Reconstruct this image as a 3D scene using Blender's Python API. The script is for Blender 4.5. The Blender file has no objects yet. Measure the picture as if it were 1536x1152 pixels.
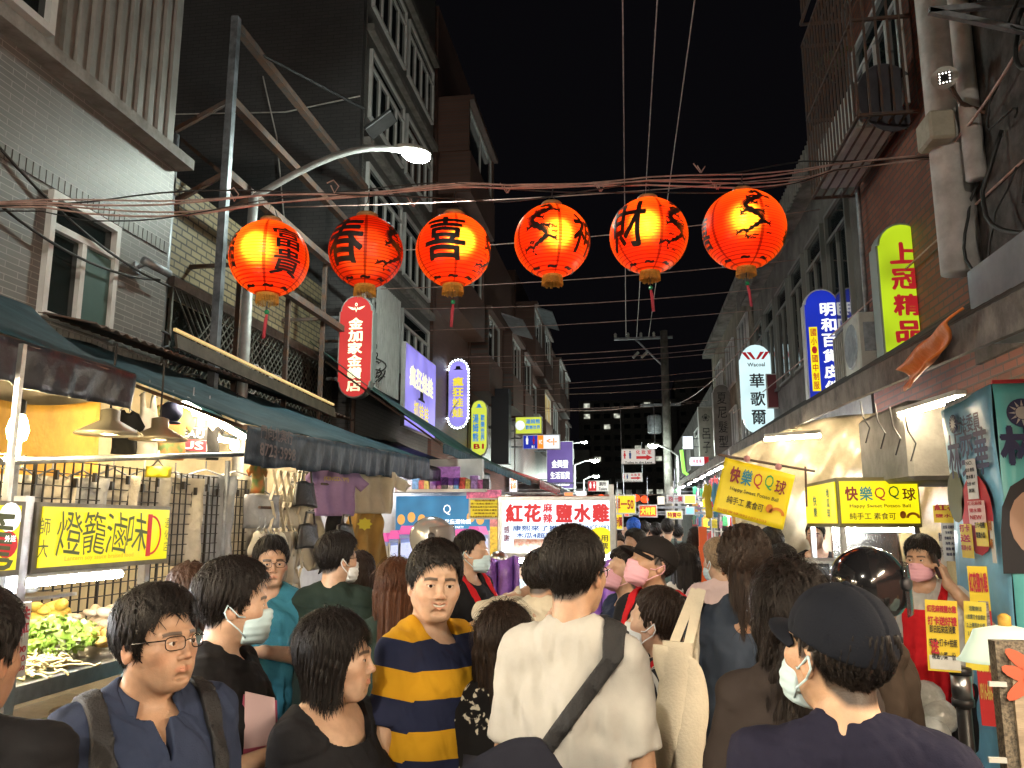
import bpy, bmesh, math, random
import numpy as np
from mathutils import Vector, Matrix
R = math.radians
rnd = random.Random(7)
SC = bpy.context.scene
COL = SC.collection
# ------------------------------------------------------------------ camera geometry (photo 1536x1152)
YAW, PITCH, FPX = R(8.4), R(9.9), 1197.0
CAM = Vector((0, 0, 1.75))
_r = Vector((math.cos(YAW), math.sin(YAW), 0))
_f = Vector((-math.sin(YAW)*math.cos(PITCH), math.cos(YAW)*math.cos(PITCH), math.sin(PITCH)))
_u = _r.cross(_f)
def ray(px, py): return _r*((px-768)/FPX) + _u*((576-py)/FPX) + _f
def PX(px, py, x): d = ray(px, py); return CAM + d*(x/d.x)
def PY(px, py, y): d = ray(px, py); return CAM + d*(y/d.y)
def PD(px, py, D):
    d = ray(px, py); return CAM + d*(D/math.hypot(d.x, d.y))
V = Vector
# ------------------------------------------------------------------ materials
_mats = {}
def mat(name, col=(.5,.5,.5), rough=.6, metal=0, em=None, es=1.0, var=0, vs=6, bump=0, bs=30, spec=.5,
        alpha=1, trans=0, coat=0, stretch=(1,1,1), col2=None, detail=5, sheen=0, emvar=0):
    if name in _mats: return _mats[name]
    m = bpy.data.materials.new(name); m.use_nodes = True
    nt = m.node_tree; N = nt.nodes; L = nt.links
    b = N['Principled BSDF']
    b.inputs['Base Color'].default_value = (*col, 1); b.inputs['Roughness'].default_value = rough
    b.inputs['Metallic'].default_value = metal; b.inputs['Specular IOR Level'].default_value = spec
    b.inputs['Alpha'].default_value = alpha; b.inputs['Transmission Weight'].default_value = trans
    b.inputs['Coat Weight'].default_value = coat; b.inputs['Sheen Weight'].default_value = sheen
    if var or bump or col2 or emvar:
        tc = N.new('ShaderNodeTexCoord'); mp = N.new('ShaderNodeMapping'); mp.inputs['Scale'].default_value = stretch
        L.new(tc.outputs['Object'], mp.inputs[0])
    if var or col2:
        n = N.new('ShaderNodeTexNoise'); n.inputs['Scale'].default_value = vs; n.inputs['Detail'].default_value = detail
        n.inputs['Roughness'].default_value = .65
        L.new(mp.outputs[0], n.inputs['Vector'])
        rp = N.new('ShaderNodeValToRGB'); rp.color_ramp.elements[0].position = .36; rp.color_ramp.elements[1].position = .64
        c2 = col2 or tuple(c*(1-var) for c in col)
        c1 = col if col2 else tuple(min(1, c*(1+var*.6)) for c in col)
        rp.color_ramp.elements[0].color = (*c2, 1); rp.color_ramp.elements[1].color = (*c1, 1)
        L.new(n.outputs['Fac'], rp.inputs[0]); L.new(rp.outputs[0], b.inputs['Base Color'])
        mr = N.new('ShaderNodeMapRange'); mr.inputs[3].default_value = min(1, rough*1.25); mr.inputs[4].default_value = rough*.8
        L.new(n.outputs['Fac'], mr.inputs[0]); L.new(mr.outputs[0], b.inputs['Roughness'])
    if bump:
        n2 = N.new('ShaderNodeTexNoise'); n2.inputs['Scale'].default_value = bs; n2.inputs['Detail'].default_value = 6
        L.new(mp.outputs[0], n2.inputs['Vector'])
        bp = N.new('ShaderNodeBump'); bp.inputs['Strength'].default_value = min(1, bump); bp.inputs['Distance'].default_value = .02
        L.new(n2.outputs['Fac'], bp.inputs['Height']); L.new(bp.outputs[0], b.inputs['Normal'])
    if em is not None:
        if es < 2: es = es/2**EXPO*1.12      # strengths are written for the picture, lamps excepted
        b.inputs['Emission Color'].default_value = (*em, 1); b.inputs['Emission Strength'].default_value = es
        if emvar:   # lamps behind a lit face: a soft uneven glow of the sheet itself
            n3 = N.new('ShaderNodeTexNoise'); n3.inputs['Scale'].default_value = 1.7; n3.inputs['Detail'].default_value = 1
            L.new(mp.outputs[0], n3.inputs['Vector'])
            m3 = N.new('ShaderNodeMapRange'); m3.inputs[1].default_value = .3; m3.inputs[2].default_value = .7
            m3.inputs[3].default_value = es*(1-emvar); m3.inputs[4].default_value = es*(1+emvar)
            L.new(n3.outputs['Fac'], m3.inputs[0]); L.new(m3.outputs[0], b.inputs['Emission Strength'])
    _mats[name] = m
    return m
def lit(name, col, es=1.0, emvar=.12): return mat(name, tuple(c*.10 for c in col), .35, em=col, es=es, emvar=emvar)
EXPO = 0.38
# ------------------------------------------------------------------ objects
_org = {}
def world_org(o):
    return _org.get(o.name, V((0,0,0)))
def tag(o, label, cat, group=None, kind=None):
    if label: o['label'] = label
    if cat: o['category'] = cat
    if group: o['group'] = group
    if kind: o['kind'] = kind
    return o
def thing(name, label, cat, loc=(0,0,0), group=None, rz=0):
    o = bpy.data.objects.new(name, None); COL.objects.link(o); o.location = loc; o.rotation_euler = (0,0,rz)
    o.empty_display_size = .1
    _org[o.name] = V(loc)
    return tag(o, label, cat, group)
def dup(root, loc, label=None, rz=None, scale=None, group=None):
    def cp(o, par):
        c = o.copy(); COL.objects.link(c)
        if par is not None: c.parent = par
        for ch in o.children: cp(ch, c)
        return c
    r = cp(root, None); r.location = loc
    if rz is not None: r.rotation_euler = (0,0,rz)
    if scale: r.scale = (scale,)*3
    if label: r['label'] = label
    if group: r['group'] = group
    return r
def link_mesh(name, me, mats, parent=None, loc=None):
    for m in (mats if isinstance(mats, (list, tuple)) else [mats]): me.materials.append(m)
    o = bpy.data.objects.new(name, me); COL.objects.link(o)
    if parent is not None: o.parent = parent; _org[o.name] = world_org(parent)
    if loc is not None: o.location = loc
    return o
class MB:
    def __init__(s): s.v = []; s.f = []; s.mi = []; s.c = 0
    def add(s, vs, fs, mi=None):
        n = len(s.v); s.v.extend([tuple(p) for p in vs]); s.f.extend([tuple(i+n for i in f) for f in fs])
        s.mi.extend([s.c if mi is None else mi]*len(fs)); return s
    def box(s, c, d, rot=None):
        hx, hy, hz = d[0]/2, d[1]/2, d[2]/2
        P = [V((x,y,z)) for x in (-hx,hx) for y in (-hy,hy) for z in (-hz,hz)]
        if rot is not None: P = [rot @ p for p in P]
        c = V(c)
        return s.add([p+c for p in P], [(0,1,3,2),(4,6,7,5),(0,4,5,1),(2,3,7,6),(0,2,6,4),(1,5,7,3)])
    def bb(s, a, b): # two corners
        a, b = V(a), V(b); return s.box((a+b)/2, [abs(x) for x in (b-a)])
    def bar(s, a, b, w, h=None, up=(0,0,1)):
        a, b = V(a), V(b); d = b-a; L = d.length
        if L < 1e-6: return s
        d.normalize(); up = V(up)
        if abs(d.dot(up)) > .98: up = V((1,0,0)) if abs(d.x) < .9 else V((0,1,0))
        sd = d.cross(up).normalized(); u2 = sd.cross(d)
        M = Matrix((sd, d, u2)).transposed()
        return s.box((a+b)/2, (w, L, h or w), M)
    def tube(s, pts, r, n=6, caps=True):
        pts = [V(p) for p in pts]; m = len(pts); vs = []; rr = r if isinstance(r, (list,tuple)) else [r]*m
        pu = None
        for i, p in enumerate(pts):
            d = (pts[min(i+1,m-1)]-pts[max(i-1,0)]).normalized()
            if pu is None: pu = V((0,0,1)) if abs(d.z) < .9 else V((1,0,0))
            sd = d.cross(pu).normalized(); pu = sd.cross(d)
            vs += [p+(sd*math.cos(2*math.pi*k/n)+pu*math.sin(2*math.pi*k/n))*rr[i] for k in range(n)]
        fs = [(i*n+k, i*n+(k+1)%n, (i+1)*n+(k+1)%n, (i+1)*n+k) for i in range(m-1) for k in range(n)]
        if caps: fs += [tuple(range(n-1,-1,-1)), tuple((m-1)*n+k for k in range(n))]
        return s.add(vs, fs)
    def lathe(s, prof, n=24, c=(0,0,0), rot=None, sx=1, sy=1):
        c = V(c); vs = []
        for r, z in prof:
            for k in range(n):
                a = 2*math.pi*k/n; p = V((r*math.cos(a)*sx, r*math.sin(a)*sy, z))
                vs.append((rot @ p if rot is not None else p)+c)
        m = len(prof)
        fs = [(i*n+k, i*n+(k+1)%n, (i+1)*n+(k+1)%n, (i+1)*n+k) for i in range(m-1) for k in range(n)]
        if prof[0][0] > 1e-4: fs.append(tuple(range(n-1,-1,-1)))
        if prof[-1][0] > 1e-4: fs.append(tuple((m-1)*n+k for k in range(n)))
        return s.add(vs, fs)
    def ell(s, c, r, n=12, m=8, rot=None):
        prof = [(max(math.sin(math.pi*i/m),1e-5), -math.cos(math.pi*i/m)) for i in range(m+1)]
        c = V(c); vs = []
        for q, z in prof:
            for k in range(n):
                a = 2*math.pi*k/n; p = V((q*math.cos(a)*r[0], q*math.sin(a)*r[1], z*r[2]))
                vs.append((rot @ p if rot is not None else p)+c)
        return s.add(vs, [(i*n+k, i*n+(k+1)%n, (i+1)*n+(k+1)%n, (i+1)*n+k) for i in range(m) for k in range(n)])
    def prism(s, poly, o, rx, up, d):   # outline in (rx,up), extruded d towards the viewer
        o, rx, up = V(o), V(rx), V(up); nrm = rx.cross(up).normalized(); n = len(poly)
        a = [o+rx*x+up*y for x, y in poly]; b = [p+nrm*d for p in a]
        return s.add(a+b, [tuple(range(n-1,-1,-1)), tuple(range(n,2*n))]+[(i,(i+1)%n,n+(i+1)%n,n+i) for i in range(n)])
    def sheet(s, fn, nu, nv, th=0):
        P = [[V(fn(i/nu, j/nv)) for j in range(nv+1)] for i in range(nu+1)]
        vs = [p for row in P for p in row]; W = nv+1
        fs = [(i*W+j,(i+1)*W+j,(i+1)*W+j+1,i*W+j+1) for i in range(nu) for j in range(nv)]
        if th:
            n0 = len(vs); N = []
            for i in range(nu+1):
                for j in range(nv+1):
                    du = P[min(i+1,nu)][j]-P[max(i-1,0)][j]; dv = P[i][min(j+1,nv)]-P[i][max(j-1,0)]
                    nn = du.cross(dv); N.append(nn.normalized() if nn.length > 1e-9 else V((0,0,1)))
            vs = vs+[p-n_*th for p, n_ in zip(vs, N)]
            fs = fs+[tuple(n0+k for k in reversed(f)) for f in fs]
            e = [i*W for i in range(nu+1)]+[nu*W+j for j in range(1,nv+1)]+[i*W+nv for i in range(nu-1,-1,-1)]+[j for j in range(nv-1,0,-1)]
            fs += [(e[(k+1)%len(e)], e[k], n0+e[k], n0+e[(k+1)%len(e)]) for k in range(len(e))]
        return s.add(vs, fs)
    def build(s, name, mats, parent=None, smooth=False, bevel=0, local=False):
        if not s.v: return None
        me = bpy.data.meshes.new(name)
        loc = None
        if parent is not None:
            o = V((0,0,0)) if local else world_org(parent)
        else:
            A = np.array(s.v); o = V(((A[:,0].min()+A[:,0].max())/2, (A[:,1].min()+A[:,1].max())/2, A[:,2].min())); loc = o
        me.from_pydata([(p[0]-o.x, p[1]-o.y, p[2]-o.z) for p in s.v], [], s.f)
        me.polygons.foreach_set('material_index', s.mi)
        if bevel:
            bm = bmesh.new(); bm.from_mesh(me); bmesh.ops.recalc_face_normals(bm, faces=bm.faces)
            bmesh.ops.bevel(bm, geom=bm.edges[:], offset=bevel, segments=1, affect='EDGES', profile=.5); bm.to_mesh(me); bm.free()
        if smooth: me.polygons.foreach_set('use_smooth', [True]*len(me.polygons))
        me.update()
        ob = link_mesh(name, me, mats, parent, loc)
        if loc is not None: _org[ob.name] = loc
        return ob
# ------------------------------------------------------------------ lettering
_tc = {}
def _text(st, bold=0):
    k = (st, round(bold, 3))
    if k in _tc: return _tc[k]
    cu = bpy.data.curves.new('t', 'FONT'); cu.body = st; cu.resolution_u = 2
    ob = bpy.data.objects.new('t', cu); COL.objects.link(ob)
    dg = bpy.context.evaluated_depsgraph_get(); dg.update()
    me = bpy.data.meshes.new_from_object(ob.evaluated_get(dg))
    vs = np.array([v.co[:] for v in me.vertices]) if len(me.vertices) else np.zeros((0,3))
    fs = [tuple(p.vertices) for p in me.polygons]
    bpy.data.objects.remove(ob); bpy.data.curves.remove(cu); bpy.data.meshes.remove(me)
    if len(vs):
        vs = vs-(vs.min(0)+vs.max(0))/2
        if bold > .008:      # heavier strokes: shifted layers, each a hair in front of the last
            n = len(vs); L = [vs]; F2 = list(fs)
            for i in range(6):
                a = i*math.pi/3; L.append(vs+np.array([math.cos(a)*bold, math.sin(a)*bold, 0])); L[-1][:,2] = (i+1)*.00025; F2 += [tuple(q+n*(i+1) for q in f) for f in fs]
            vs = np.concatenate(L); fs = F2
        lo, hi = vs.min(0), vs.max(0); _tc[k] = (vs, fs, hi[0]-lo[0], hi[1]-lo[1])
    else: _tc[k] = (vs, fs, 1, 1)
    return _tc[k]
def put_text(mb, st, o, rx, up, w, h, bold=.02, off=.004, jit=0, keep=False, mi=None):
    """centre o, unit vectors rx/up; the glyph run is fitted into w x h"""
    vs, fs, tw, th = _text(st, bold)
    if not len(vs): return
    sx, sy = w/tw, h/th
    if keep: sx = sy = min(sx, sy)
    o, rx, up = V(o), V(rx), V(up); n = rx.cross(up).normalized()
    out = []
    for x, y, z in vs:
        a, b = x*sx, y*sy
        if jit: a, b = a+jit*h*math.sin(7*b/h+3*a/h+1), b+jit*h*math.sin(6*a/h+2)
        out.append(o+rx*a+up*b+n*(off+z))
    mb.add(out, fs, mi)
def vtext(mb, st, o, rx, up, w, h, gap=.12, **k):
    """characters stacked downwards in a w x h column centred at o"""
    n = len(st); ch = h/n; o, up = V(o), V(up)
    for i, c in enumerate(st):
        if c == ' ': continue
        put_text(mb, c, o+up*(h/2-ch*(i+.5)), rx, up, w, ch*(1-gap), **k)
def htext(mb, st, o, rx, up, w, h, gap=.1, **k):
    n = len(st); cw = w/n; o, rx = V(o), V(rx)
    for i, c in enumerate(st):
        if c == ' ': continue
        put_text(mb, c, o+rx*(-w/2+cw*(i+.5)), rx, up, cw*(1-gap), h, **k)
def lines_text(mb, lines, o, rx, up, w, lh, fill=.7, **k):
    up = V(up); o = V(o)
    for i, l in enumerate(lines):
        if l.strip(): put_text(mb, l, o-up*(lh*i), rx, up, w*min(1, .4+.6*len(l)/max(len(x) for x in lines)), lh*fill, **k)
XR, ZU = V((1,0,0)), V((0,0,1))
def frame_of(ang): # viewer-facing plane turned ang (0 = faces -Y, along the street)
    return V((math.cos(ang), math.sin(ang), 0))
def bulb(loc, power, col=(1,.8,.5), r=.04):
    l = bpy.data.lights.new('bulb_light', 'POINT'); l.energy = power; l.color = col; l.shadow_soft_size = r
    o = bpy.data.objects.new('bulb_light', l); COL.objects.link(o); o.location = loc; return o
# ================================================================== figure engine: distance fields + surface nets
f4 = np.float32
def axis(lo, hi, fine, hf, hc):
    """grid coordinates from lo to hi: step hc, refined in intervals [(a,b,h)]"""
    xs = [lo]; x = lo
    while x < hi:
        h = hc
        for a, b, hh in fine:
            if a-hc < x+1e-6 < b: h = min(h, hh if x >= a-hh else max(hh, min(hc, a-x+1e-4)))
        x += h; xs.append(x)
    return np.array(xs, f4)
class Vol:
    def __init__(s, ax, ay, az):
        s.a = (ax, ay, az); s.F = np.full((len(ax), len(ay), len(az)), 1.0, f4); s.m = .04
    def like(s): return Vol(*s.a)
    def _sl(s, lo, hi):
        r = []
        for a, l, h in zip(s.a, lo, hi): r.append(slice(max(0, int(np.searchsorted(a, l-s.m))-1), min(len(a), int(np.searchsorted(a, h+s.m))+1)))
        return tuple(r)
    def pts(s, sl): return s.a[0][sl[0]][:,None,None], s.a[1][sl[1]][None,:,None], s.a[2][sl[2]][None,None,:]
    def put(s, sl, d, k, op):
        A = s.F[sl]
        if A.size == 0: return
        if op == 'u':
            if k: h = np.clip(.5+.5*(A-d)/k, 0, 1); s.F[sl] = A+(d-A)*h-k*h*(1-h)
            else: s.F[sl] = np.minimum(A, d)
        elif op == 's':
            d = -d
            if k: h = np.clip(.5-.5*(A-d)/k, 0, 1); s.F[sl] = A+(d-A)*h+k*h*(1-h)
            else: s.F[sl] = np.maximum(A, d)
    def ell(s, c, r, k=.02, fr=None, op='u'):
        o, M = fr if fr else (np.zeros(3), np.eye(3))
        c = np.array(c, float); w = o+M@c; b = np.sqrt(((M*np.array(r))**2).sum(1))+k
        sl = s._sl(w-b, w+b); x, y, z = s.pts(sl)
        x, y, z = x-w[0], y-w[1], z-w[2]
        q = [(x*M[0,i]+y*M[1,i]+z*M[2,i]) for i in range(3)]
        k0 = np.sqrt((q[0]/r[0])**2+(q[1]/r[1])**2+(q[2]/r[2])**2)
        k1 = np.sqrt((q[0]/r[0]**2)**2+(q[1]/r[1]**2)**2+(q[2]/r[2]**2)**2)+1e-6
        s.put(sl, (k0*(k0-1)/k1).astype(f4), k, op)
    def cap(s, a, b, ra, rb, k=.02, fr=None, op='u', sq=(1,1,1), cut=None):
        a = np.array(a, float); b = np.array(b, float)
        if fr: a = fr[0]+fr[1]@a; b = fr[0]+fr[1]@b
        rm = max(ra, rb)+k
        sl = s._sl(np.minimum(a,b)-rm, np.maximum(a,b)+rm); x, y, z = s.pts(sl)
        ab = b-a; L2 = max((ab**2).sum(), 1e-9)
        x, y, z = x-a[0], y-a[1], z-a[2]
        t0 = (x*ab[0]+y*ab[1]+z*ab[2])/L2; t = np.clip(t0, 0, 1)
        d = np.sqrt(((x-t*ab[0])/sq[0])**2+((y-t*ab[1])/sq[1])**2+((z-t*ab[2])/sq[2])**2)-(ra+(rb-ra)*t)
        if cut is not None: d = np.maximum(d, (t0-cut)*math.sqrt(L2))
        s.put(sl, d.astype(f4), k, op)
    def fn(s, lo, hi, f, k=0, op='u', fr=None):
        sl = s._sl(lo, hi); x, y, z = s.pts(sl)
        if fr:
            o, M = fr; x, y, z = x-o[0], y-o[1], z-o[2]
            x, y, z = [(x*M[0,i]+y*M[1,i]+z*M[2,i]) for i in range(3)]
        s.put(sl, np.broadcast_to(f(x, y, z), s.F[sl].shape).astype(f4), k, op)
    def noise(s, amp, sc, seed, lo=None, hi=None):
        sl = s._sl(lo, hi) if lo is not None else (slice(None),)*3
        x, y, z = s.pts(sl); rg = np.random.RandomState(seed); d = 0
        for i in range(5):
            kx, ky, kz = (rg.randn(3)*np.array(sc)); p, q = rg.rand(2)*6.28
            w = .7*np.sin(kz*.6*z+kx*.5*x+q)
            d = d+np.sin(kx*x+ky*y+kz*z+p+1.6*w)
        s.F[sl] += (amp*(.45*d-.5*np.abs(np.sin(d)))).astype(f4)
def nets(vol):
    F = vol.F; S = F < 0; nx, ny, nz = F.shape
    C = np.zeros((nx-1, ny-1, nz-1), np.int8)
    for i in (0,1):
        for j in (0,1):
            for k in (0,1): C += S[i:nx-1+i, j:ny-1+j, k:nz-1+k]
    I, J, K = np.nonzero((C > 0) & (C < 8)); n = len(I)
    if not n: return np.zeros((0,3)), np.zeros((0,4), int)
    vid = np.full(C.shape, -1, np.int32); vid[I,J,K] = np.arange(n)
    P = np.zeros((n,3)); W = np.zeros(n); ax, ay, az = vol.a
    cs = [(i,j,k) for i in (0,1) for j in (0,1) for k in (0,1)]
    for a in cs:
        for b in cs:
            if sum(abs(p-q) for p, q in zip(a,b)) != 1 or a > b: continue
            fa = F[I+a[0],J+a[1],K+a[2]]; fb = F[I+b[0],J+b[1],K+b[2]]
            m = (fa < 0) != (fb < 0); t = np.where(m, fa/np.where(m, fa-fb, 1), 0)
            pa = np.stack([ax[I+a[0]], ay[J+a[1]], az[K+a[2]]], 1); pb = np.stack([ax[I+b[0]], ay[J+b[1]], az[K+b[2]]], 1)
            P += np.where(m[:,None], pa+(pb-pa)*t[:,None], 0); W += m
    P /= W[:,None]
    Q = []
    for d in range(3):
        A = S[:-1] if d == 0 else S[:,:-1] if d == 1 else S[:,:,:-1]
        B = S[1:] if d == 0 else S[:,1:] if d == 1 else S[:,:,1:]
        i, j, k = np.nonzero(A != B)
        lim = [(i > 0) & (i < nx-1) if d != 0 else i >= 0, (j > 0) & (j < ny-1) if d != 1 else j >= 0, (k > 0) & (k < nz-1) if d != 2 else k >= 0]
        m = lim[0] & lim[1] & lim[2]; i, j, k = i[m], j[m], k[m]; s = A[i,j,k]
        if d == 0: q = [vid[i,j-1,k-1], vid[i,j,k-1], vid[i,j,k], vid[i,j-1,k]]
        elif d == 1: q = [vid[i-1,j,k-1], vid[i-1,j,k], vid[i,j,k], vid[i,j,k-1]]
        else: q = [vid[i-1,j-1,k], vid[i,j-1,k], vid[i,j,k], vid[i-1,j,k]]
        q = np.stack(q, 1); q[~s] = q[~s][:, ::-1]; Q.append(q)
    return P, np.concatenate(Q)
def np_mesh(name, P, Q, mats, parent, attrs=None, smooth=True):
    if len(Q) == 0: return None
    me = bpy.data.meshes.new(name)
    me.vertices.add(len(P)); me.vertices.foreach_set('co', P.astype(f4).ravel())
    w = Q.shape[1]
    me.loops.add(Q.size); me.loops.foreach_set('vertex_index', Q.astype(np.int32).ravel())
    me.polygons.add(len(Q)); me.polygons.foreach_set('loop_start', np.arange(0, Q.size, w, dtype=np.int32))
    me.polygons.foreach_set('use_smooth', np.full(len(Q), smooth))
    for nm, arr in (attrs or {}).items():
        if arr.ndim == 2:
            at = me.color_attributes.new(nm, 'FLOAT_COLOR', 'POINT'); at.data.foreach_set('color', np.concatenate([arr, np.ones((len(arr),1))], 1).astype(f4).ravel())
        else:
            at = me.attributes.new(nm, 'FLOAT', 'POINT'); at.data.foreach_set('value', arr.astype(f4))
    me.update(calc_edges=True); me.validate()
    return link_mesh(name, me, mats, parent)
def rot(yaw=0, pitch=0, roll=0):
    return np.array(Matrix.Rotation(R(yaw),3,'Z') @ Matrix.Rotation(R(-pitch),3,'X') @ Matrix.Rotation(R(roll),3,'Y'))
# ------------------------------------------------------------------ body materials
def skin_mat():
    if 'skin' in _mats: return _mats['skin']
    m = mat('skin', (.5,.3,.2), .42, bump=.12, bs=260, spec=.45)
    nt = m.node_tree; a = nt.nodes.new('ShaderNodeAttribute'); a.attribute_name = 'Col'
    b = nt.nodes['Principled BSDF']
    n = nt.nodes.new('ShaderNodeTexNoise'); n.inputs['Scale'].default_value = 38; n.inputs['Detail'].default_value = 5
    tc = nt.nodes.new('ShaderNodeTexCoord'); nt.links.new(tc.outputs['Object'], n.inputs['Vector'])
    mr = nt.nodes.new('ShaderNodeMapRange'); mr.inputs[3].default_value = .70; mr.inputs[4].default_value = 1.22
    nt.links.new(n.outputs['Fac'], mr.inputs[0])
    mx = nt.nodes.new('ShaderNodeVectorMath'); mx.operation = 'SCALE'; nt.links.new(a.outputs['Color'], mx.inputs[0]); nt.links.new(mr.outputs[0], mx.inputs['Scale'])
    nt.links.new(mx.outputs[0], b.inputs['Base Color'])
    b.inputs['Subsurface Weight'].default_value = .12; b.inputs['Subsurface Radius'].default_value = (.9,.35,.2); b.inputs['Subsurface Scale'].default_value = .012
    return m
def hair_mat(col, name):
    if name in _mats: return _mats[name]
    m = mat(name, col, .5, spec=.2); nt = m.node_tree; N = nt.nodes; L = nt.links; b = N['Principled BSDF']
    tc = N.new('ShaderNodeTexCoord'); mp = N.new('ShaderNodeMapping'); mp.inputs['Scale'].default_value = (90,90,7)
    L.new(tc.outputs['Object'], mp.inputs[0]); n = N.new('ShaderNodeTexNoise'); n.inputs['Scale'].default_value = 3; n.inputs['Detail'].default_value = 4
    L.new(mp.outputs[0], n.inputs['Vector'])
    bp = N.new('ShaderNodeBump'); bp.inputs['Strength'].default_value = .7; bp.inputs['Distance'].default_value = .006
    L.new(n.outputs['Fac'], bp.inputs['Height']); L.new(bp.outputs[0], b.inputs['Normal'])
    rp = N.new('ShaderNodeValToRGB'); rp.color_ramp.elements[0].color = (*[c*.45 for c in col],1); rp.color_ramp.elements[1].color = (*[min(1,c*1.25) for c in col],1)
    rp.color_ramp.elements[0].position = .35; rp.color_ramp.elements[1].position = .7
    L.new(n.outputs['Fac'], rp.inputs[0]); L.new(rp.outputs[0], b.inputs['Base Color'])
    return m
BLACKH, BROWNH, BLONDH, DKBROWN = (.014,.011,.010), (.085,.032,.014), (.30,.22,.14), (.028,.017,.012)
def cloth_mat(name, col, kind=None, cols=None):
    if name in _mats: return _mats[name]
    m = mat(name, col, .9, var=.07, vs=9, bump=.12, bs=300, spec=.1)
    nt = m.node_tree; N = nt.nodes; L = nt.links; b = N['Principled BSDF']
    if kind == 'stripes':   # attribute-driven bands, list of (position, colour)
        a = N.new('ShaderNodeAttribute'); a.attribute_name = 'Band'
        rp = N.new('ShaderNodeValToRGB'); rp.color_ramp.interpolation = 'CONSTANT'
        e = rp.color_ramp.elements
        while len(e) < len(cols): e.new(.5)
        for i, (p, c) in enumerate(cols): e[i].position = p
        for i, (p, c) in enumerate(cols): e[i].color = (*c, 1)
        L.new(a.outputs['Fac'], rp.inputs[0])
        L.new(rp.outputs[0], b.inputs['Base Color'])
    elif kind == 'thin':
        a = N.new('ShaderNodeAttribute'); a.attribute_name = 'Band'
        mm = N.new('ShaderNodeMath'); mm.operation = 'MULTIPLY'; mm.inputs[1].default_value = cols[0]; L.new(a.outputs['Fac'], mm.inputs[0])
        fr = N.new('ShaderNodeMath'); fr.operation = 'FRACT'; L.new(mm.outputs[0], fr.inputs[0])
        rp = N.new('ShaderNodeValToRGB'); rp.color_ramp.interpolation = 'CONSTANT'; rp.color_ramp.elements[0].color = (*cols[1],1)
        rp.color_ramp.elements[1].position = .5; rp.color_ramp.elements[1].color = (*cols[2],1)
        L.new(fr.outputs[0], rp.inputs[0]); L.new(rp.outputs[0], b.inputs['Base Color'])
    elif kind == 'floral':
        tc = N.new('ShaderNodeTexCoord'); v = N.new('ShaderNodeTexVoronoi'); v.inputs['Scale'].default_value = 26
        n = N.new('ShaderNodeTexNoise'); n.inputs['Scale'].default_value = 30
        L.new(tc.outputs['Object'], n.inputs['Vector']); mx = N.new('ShaderNodeMixRGB'); mx.inputs[0].default_value = .09
        L.new(tc.outputs['Object'], mx.inputs[1]); L.new(n.outputs['Color'], mx.inputs[2]); L.new(mx.outputs[0], v.inputs['Vector'])
        rp = N.new('ShaderNodeValToRGB'); rp.color_ramp.elements[0].position = .24; rp.color_ramp.elements[0].color = (.62,.56,.44,1)
        rp.color_ramp.elements[1].position = .33; rp.color_ramp.elements[1].color = (.012,.011,.011,1)
        L.new(v.outputs['Distance'], rp.inputs[0]); L.new(rp.outputs[0], b.inputs['Base Color'])
    return m
# ------------------------------------------------------------------ head field
def head_fields(B, fr, hs, o):
    S = lambda *a: tuple(x*hs for x in a)
    e = lambda c, r, k, op='u': B.ell(S(*c), S(*r), k*hs, fr, op)
    c_ = lambda a, b, ra, rb, k, op='u', sq=(1,1,1): B.cap(S(*a), S(*b), ra*hs, rb*hs, k*hs, fr, op)
    fat = o.get('fat', 0); fine = o.get('face', 0)
    e((0,-.016,.033), (.078,.097,.088), .01)
    e((0,.018,-.026), (.059+fat,.066,.080), .03)
    e((0,.050,-.090), (.027+fat,.028,.022), .032)
    for s in (1,-1):
        c_((s*(.042+fat),.000,-.046), (s*.022,.054,-.090), .016+fat*.6, .014, .03)
        e((s*.041,.054,-.022), (.023+fat*.5,.024,.022), .03)
        e((s*.026,.066,-.058), (.018+fat*.4,.016,.020), .026)
        c_((s*.012,.086,.017), (s*.045,.066,.018), .008, .007, .018)
        e((s*.078,-.008,-.012), (.007,.018,.030), .006)
        e((s*.084,-.002,-.008), (.005,.009,.016), .005, 's')
    if fine:
        for s in (1,-1):
            e((s*.030,.095,.000), (.018,.014,.0095), .012, 's')
        c_((0,.083,.008), (0,.0975,-.028), .0062, .0082, .014, sq=(1,1,1))
        e((0,.1000,-.0335), (.0098,.0085,.0080), .007)
        for s in (1,-1):
            e((s*.0125,.0915,-.0375), (.0070,.0080,.0062), .006)
            e((s*.0060,.0975,-.0425), (.0030,.0045,.0022), .002, 's')
            e((s*.030,.0735,-.0020), (.0165,.0150,.0125), .006)           # lids
            e((s*.0305,.0905,-.0032), (.0130,.010,.0036 if o.get('narrow', 1) else .0040), .0016, 's')
        sm = o.get('smile', 0)
        if sm:
            for s in (1,-1):
                c_((0,.0875,-.0595), (s*.029,.0735,-.0465), .0046, .0030, .006)
                c_((0,.0855,-.0725), (s*.027,.0730,-.0500), .0056, .0032, .006)
                c_((s*.026,.079,-.040), (s*.034,.066,-.062), .006, .005, .010)
                e((s*.040,.066,-.036), (.019,.015,.015), .014)
            [c_((0,.0900,-.0650), (s*.025,.0795,-.0540), .0056, .0028, .002, 's') for s in (1,-1)]
        else:
            for s in (1,-1):
                c_((0,.0875,-.0600), (s*.024,.0765,-.0630), .0036, .0022, .006)
                c_((0,.0862,-.0690), (s*.022,.0760,-.0648), .0044, .0024, .006)
            [c_((0,.0890,-.0646), (s*.024,.0790,-.0640), .0012, .0012, .002, 's') for s in (1,-1)]
        e((0,.079,-.082), (.020,.010,.007), .012, 's')
    else:
        c_((0,.082,.006), (0,.104,-.030), .008, .012, .014)
        e((0,.080,-.064), (.022,.014,.011), .012)
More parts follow.
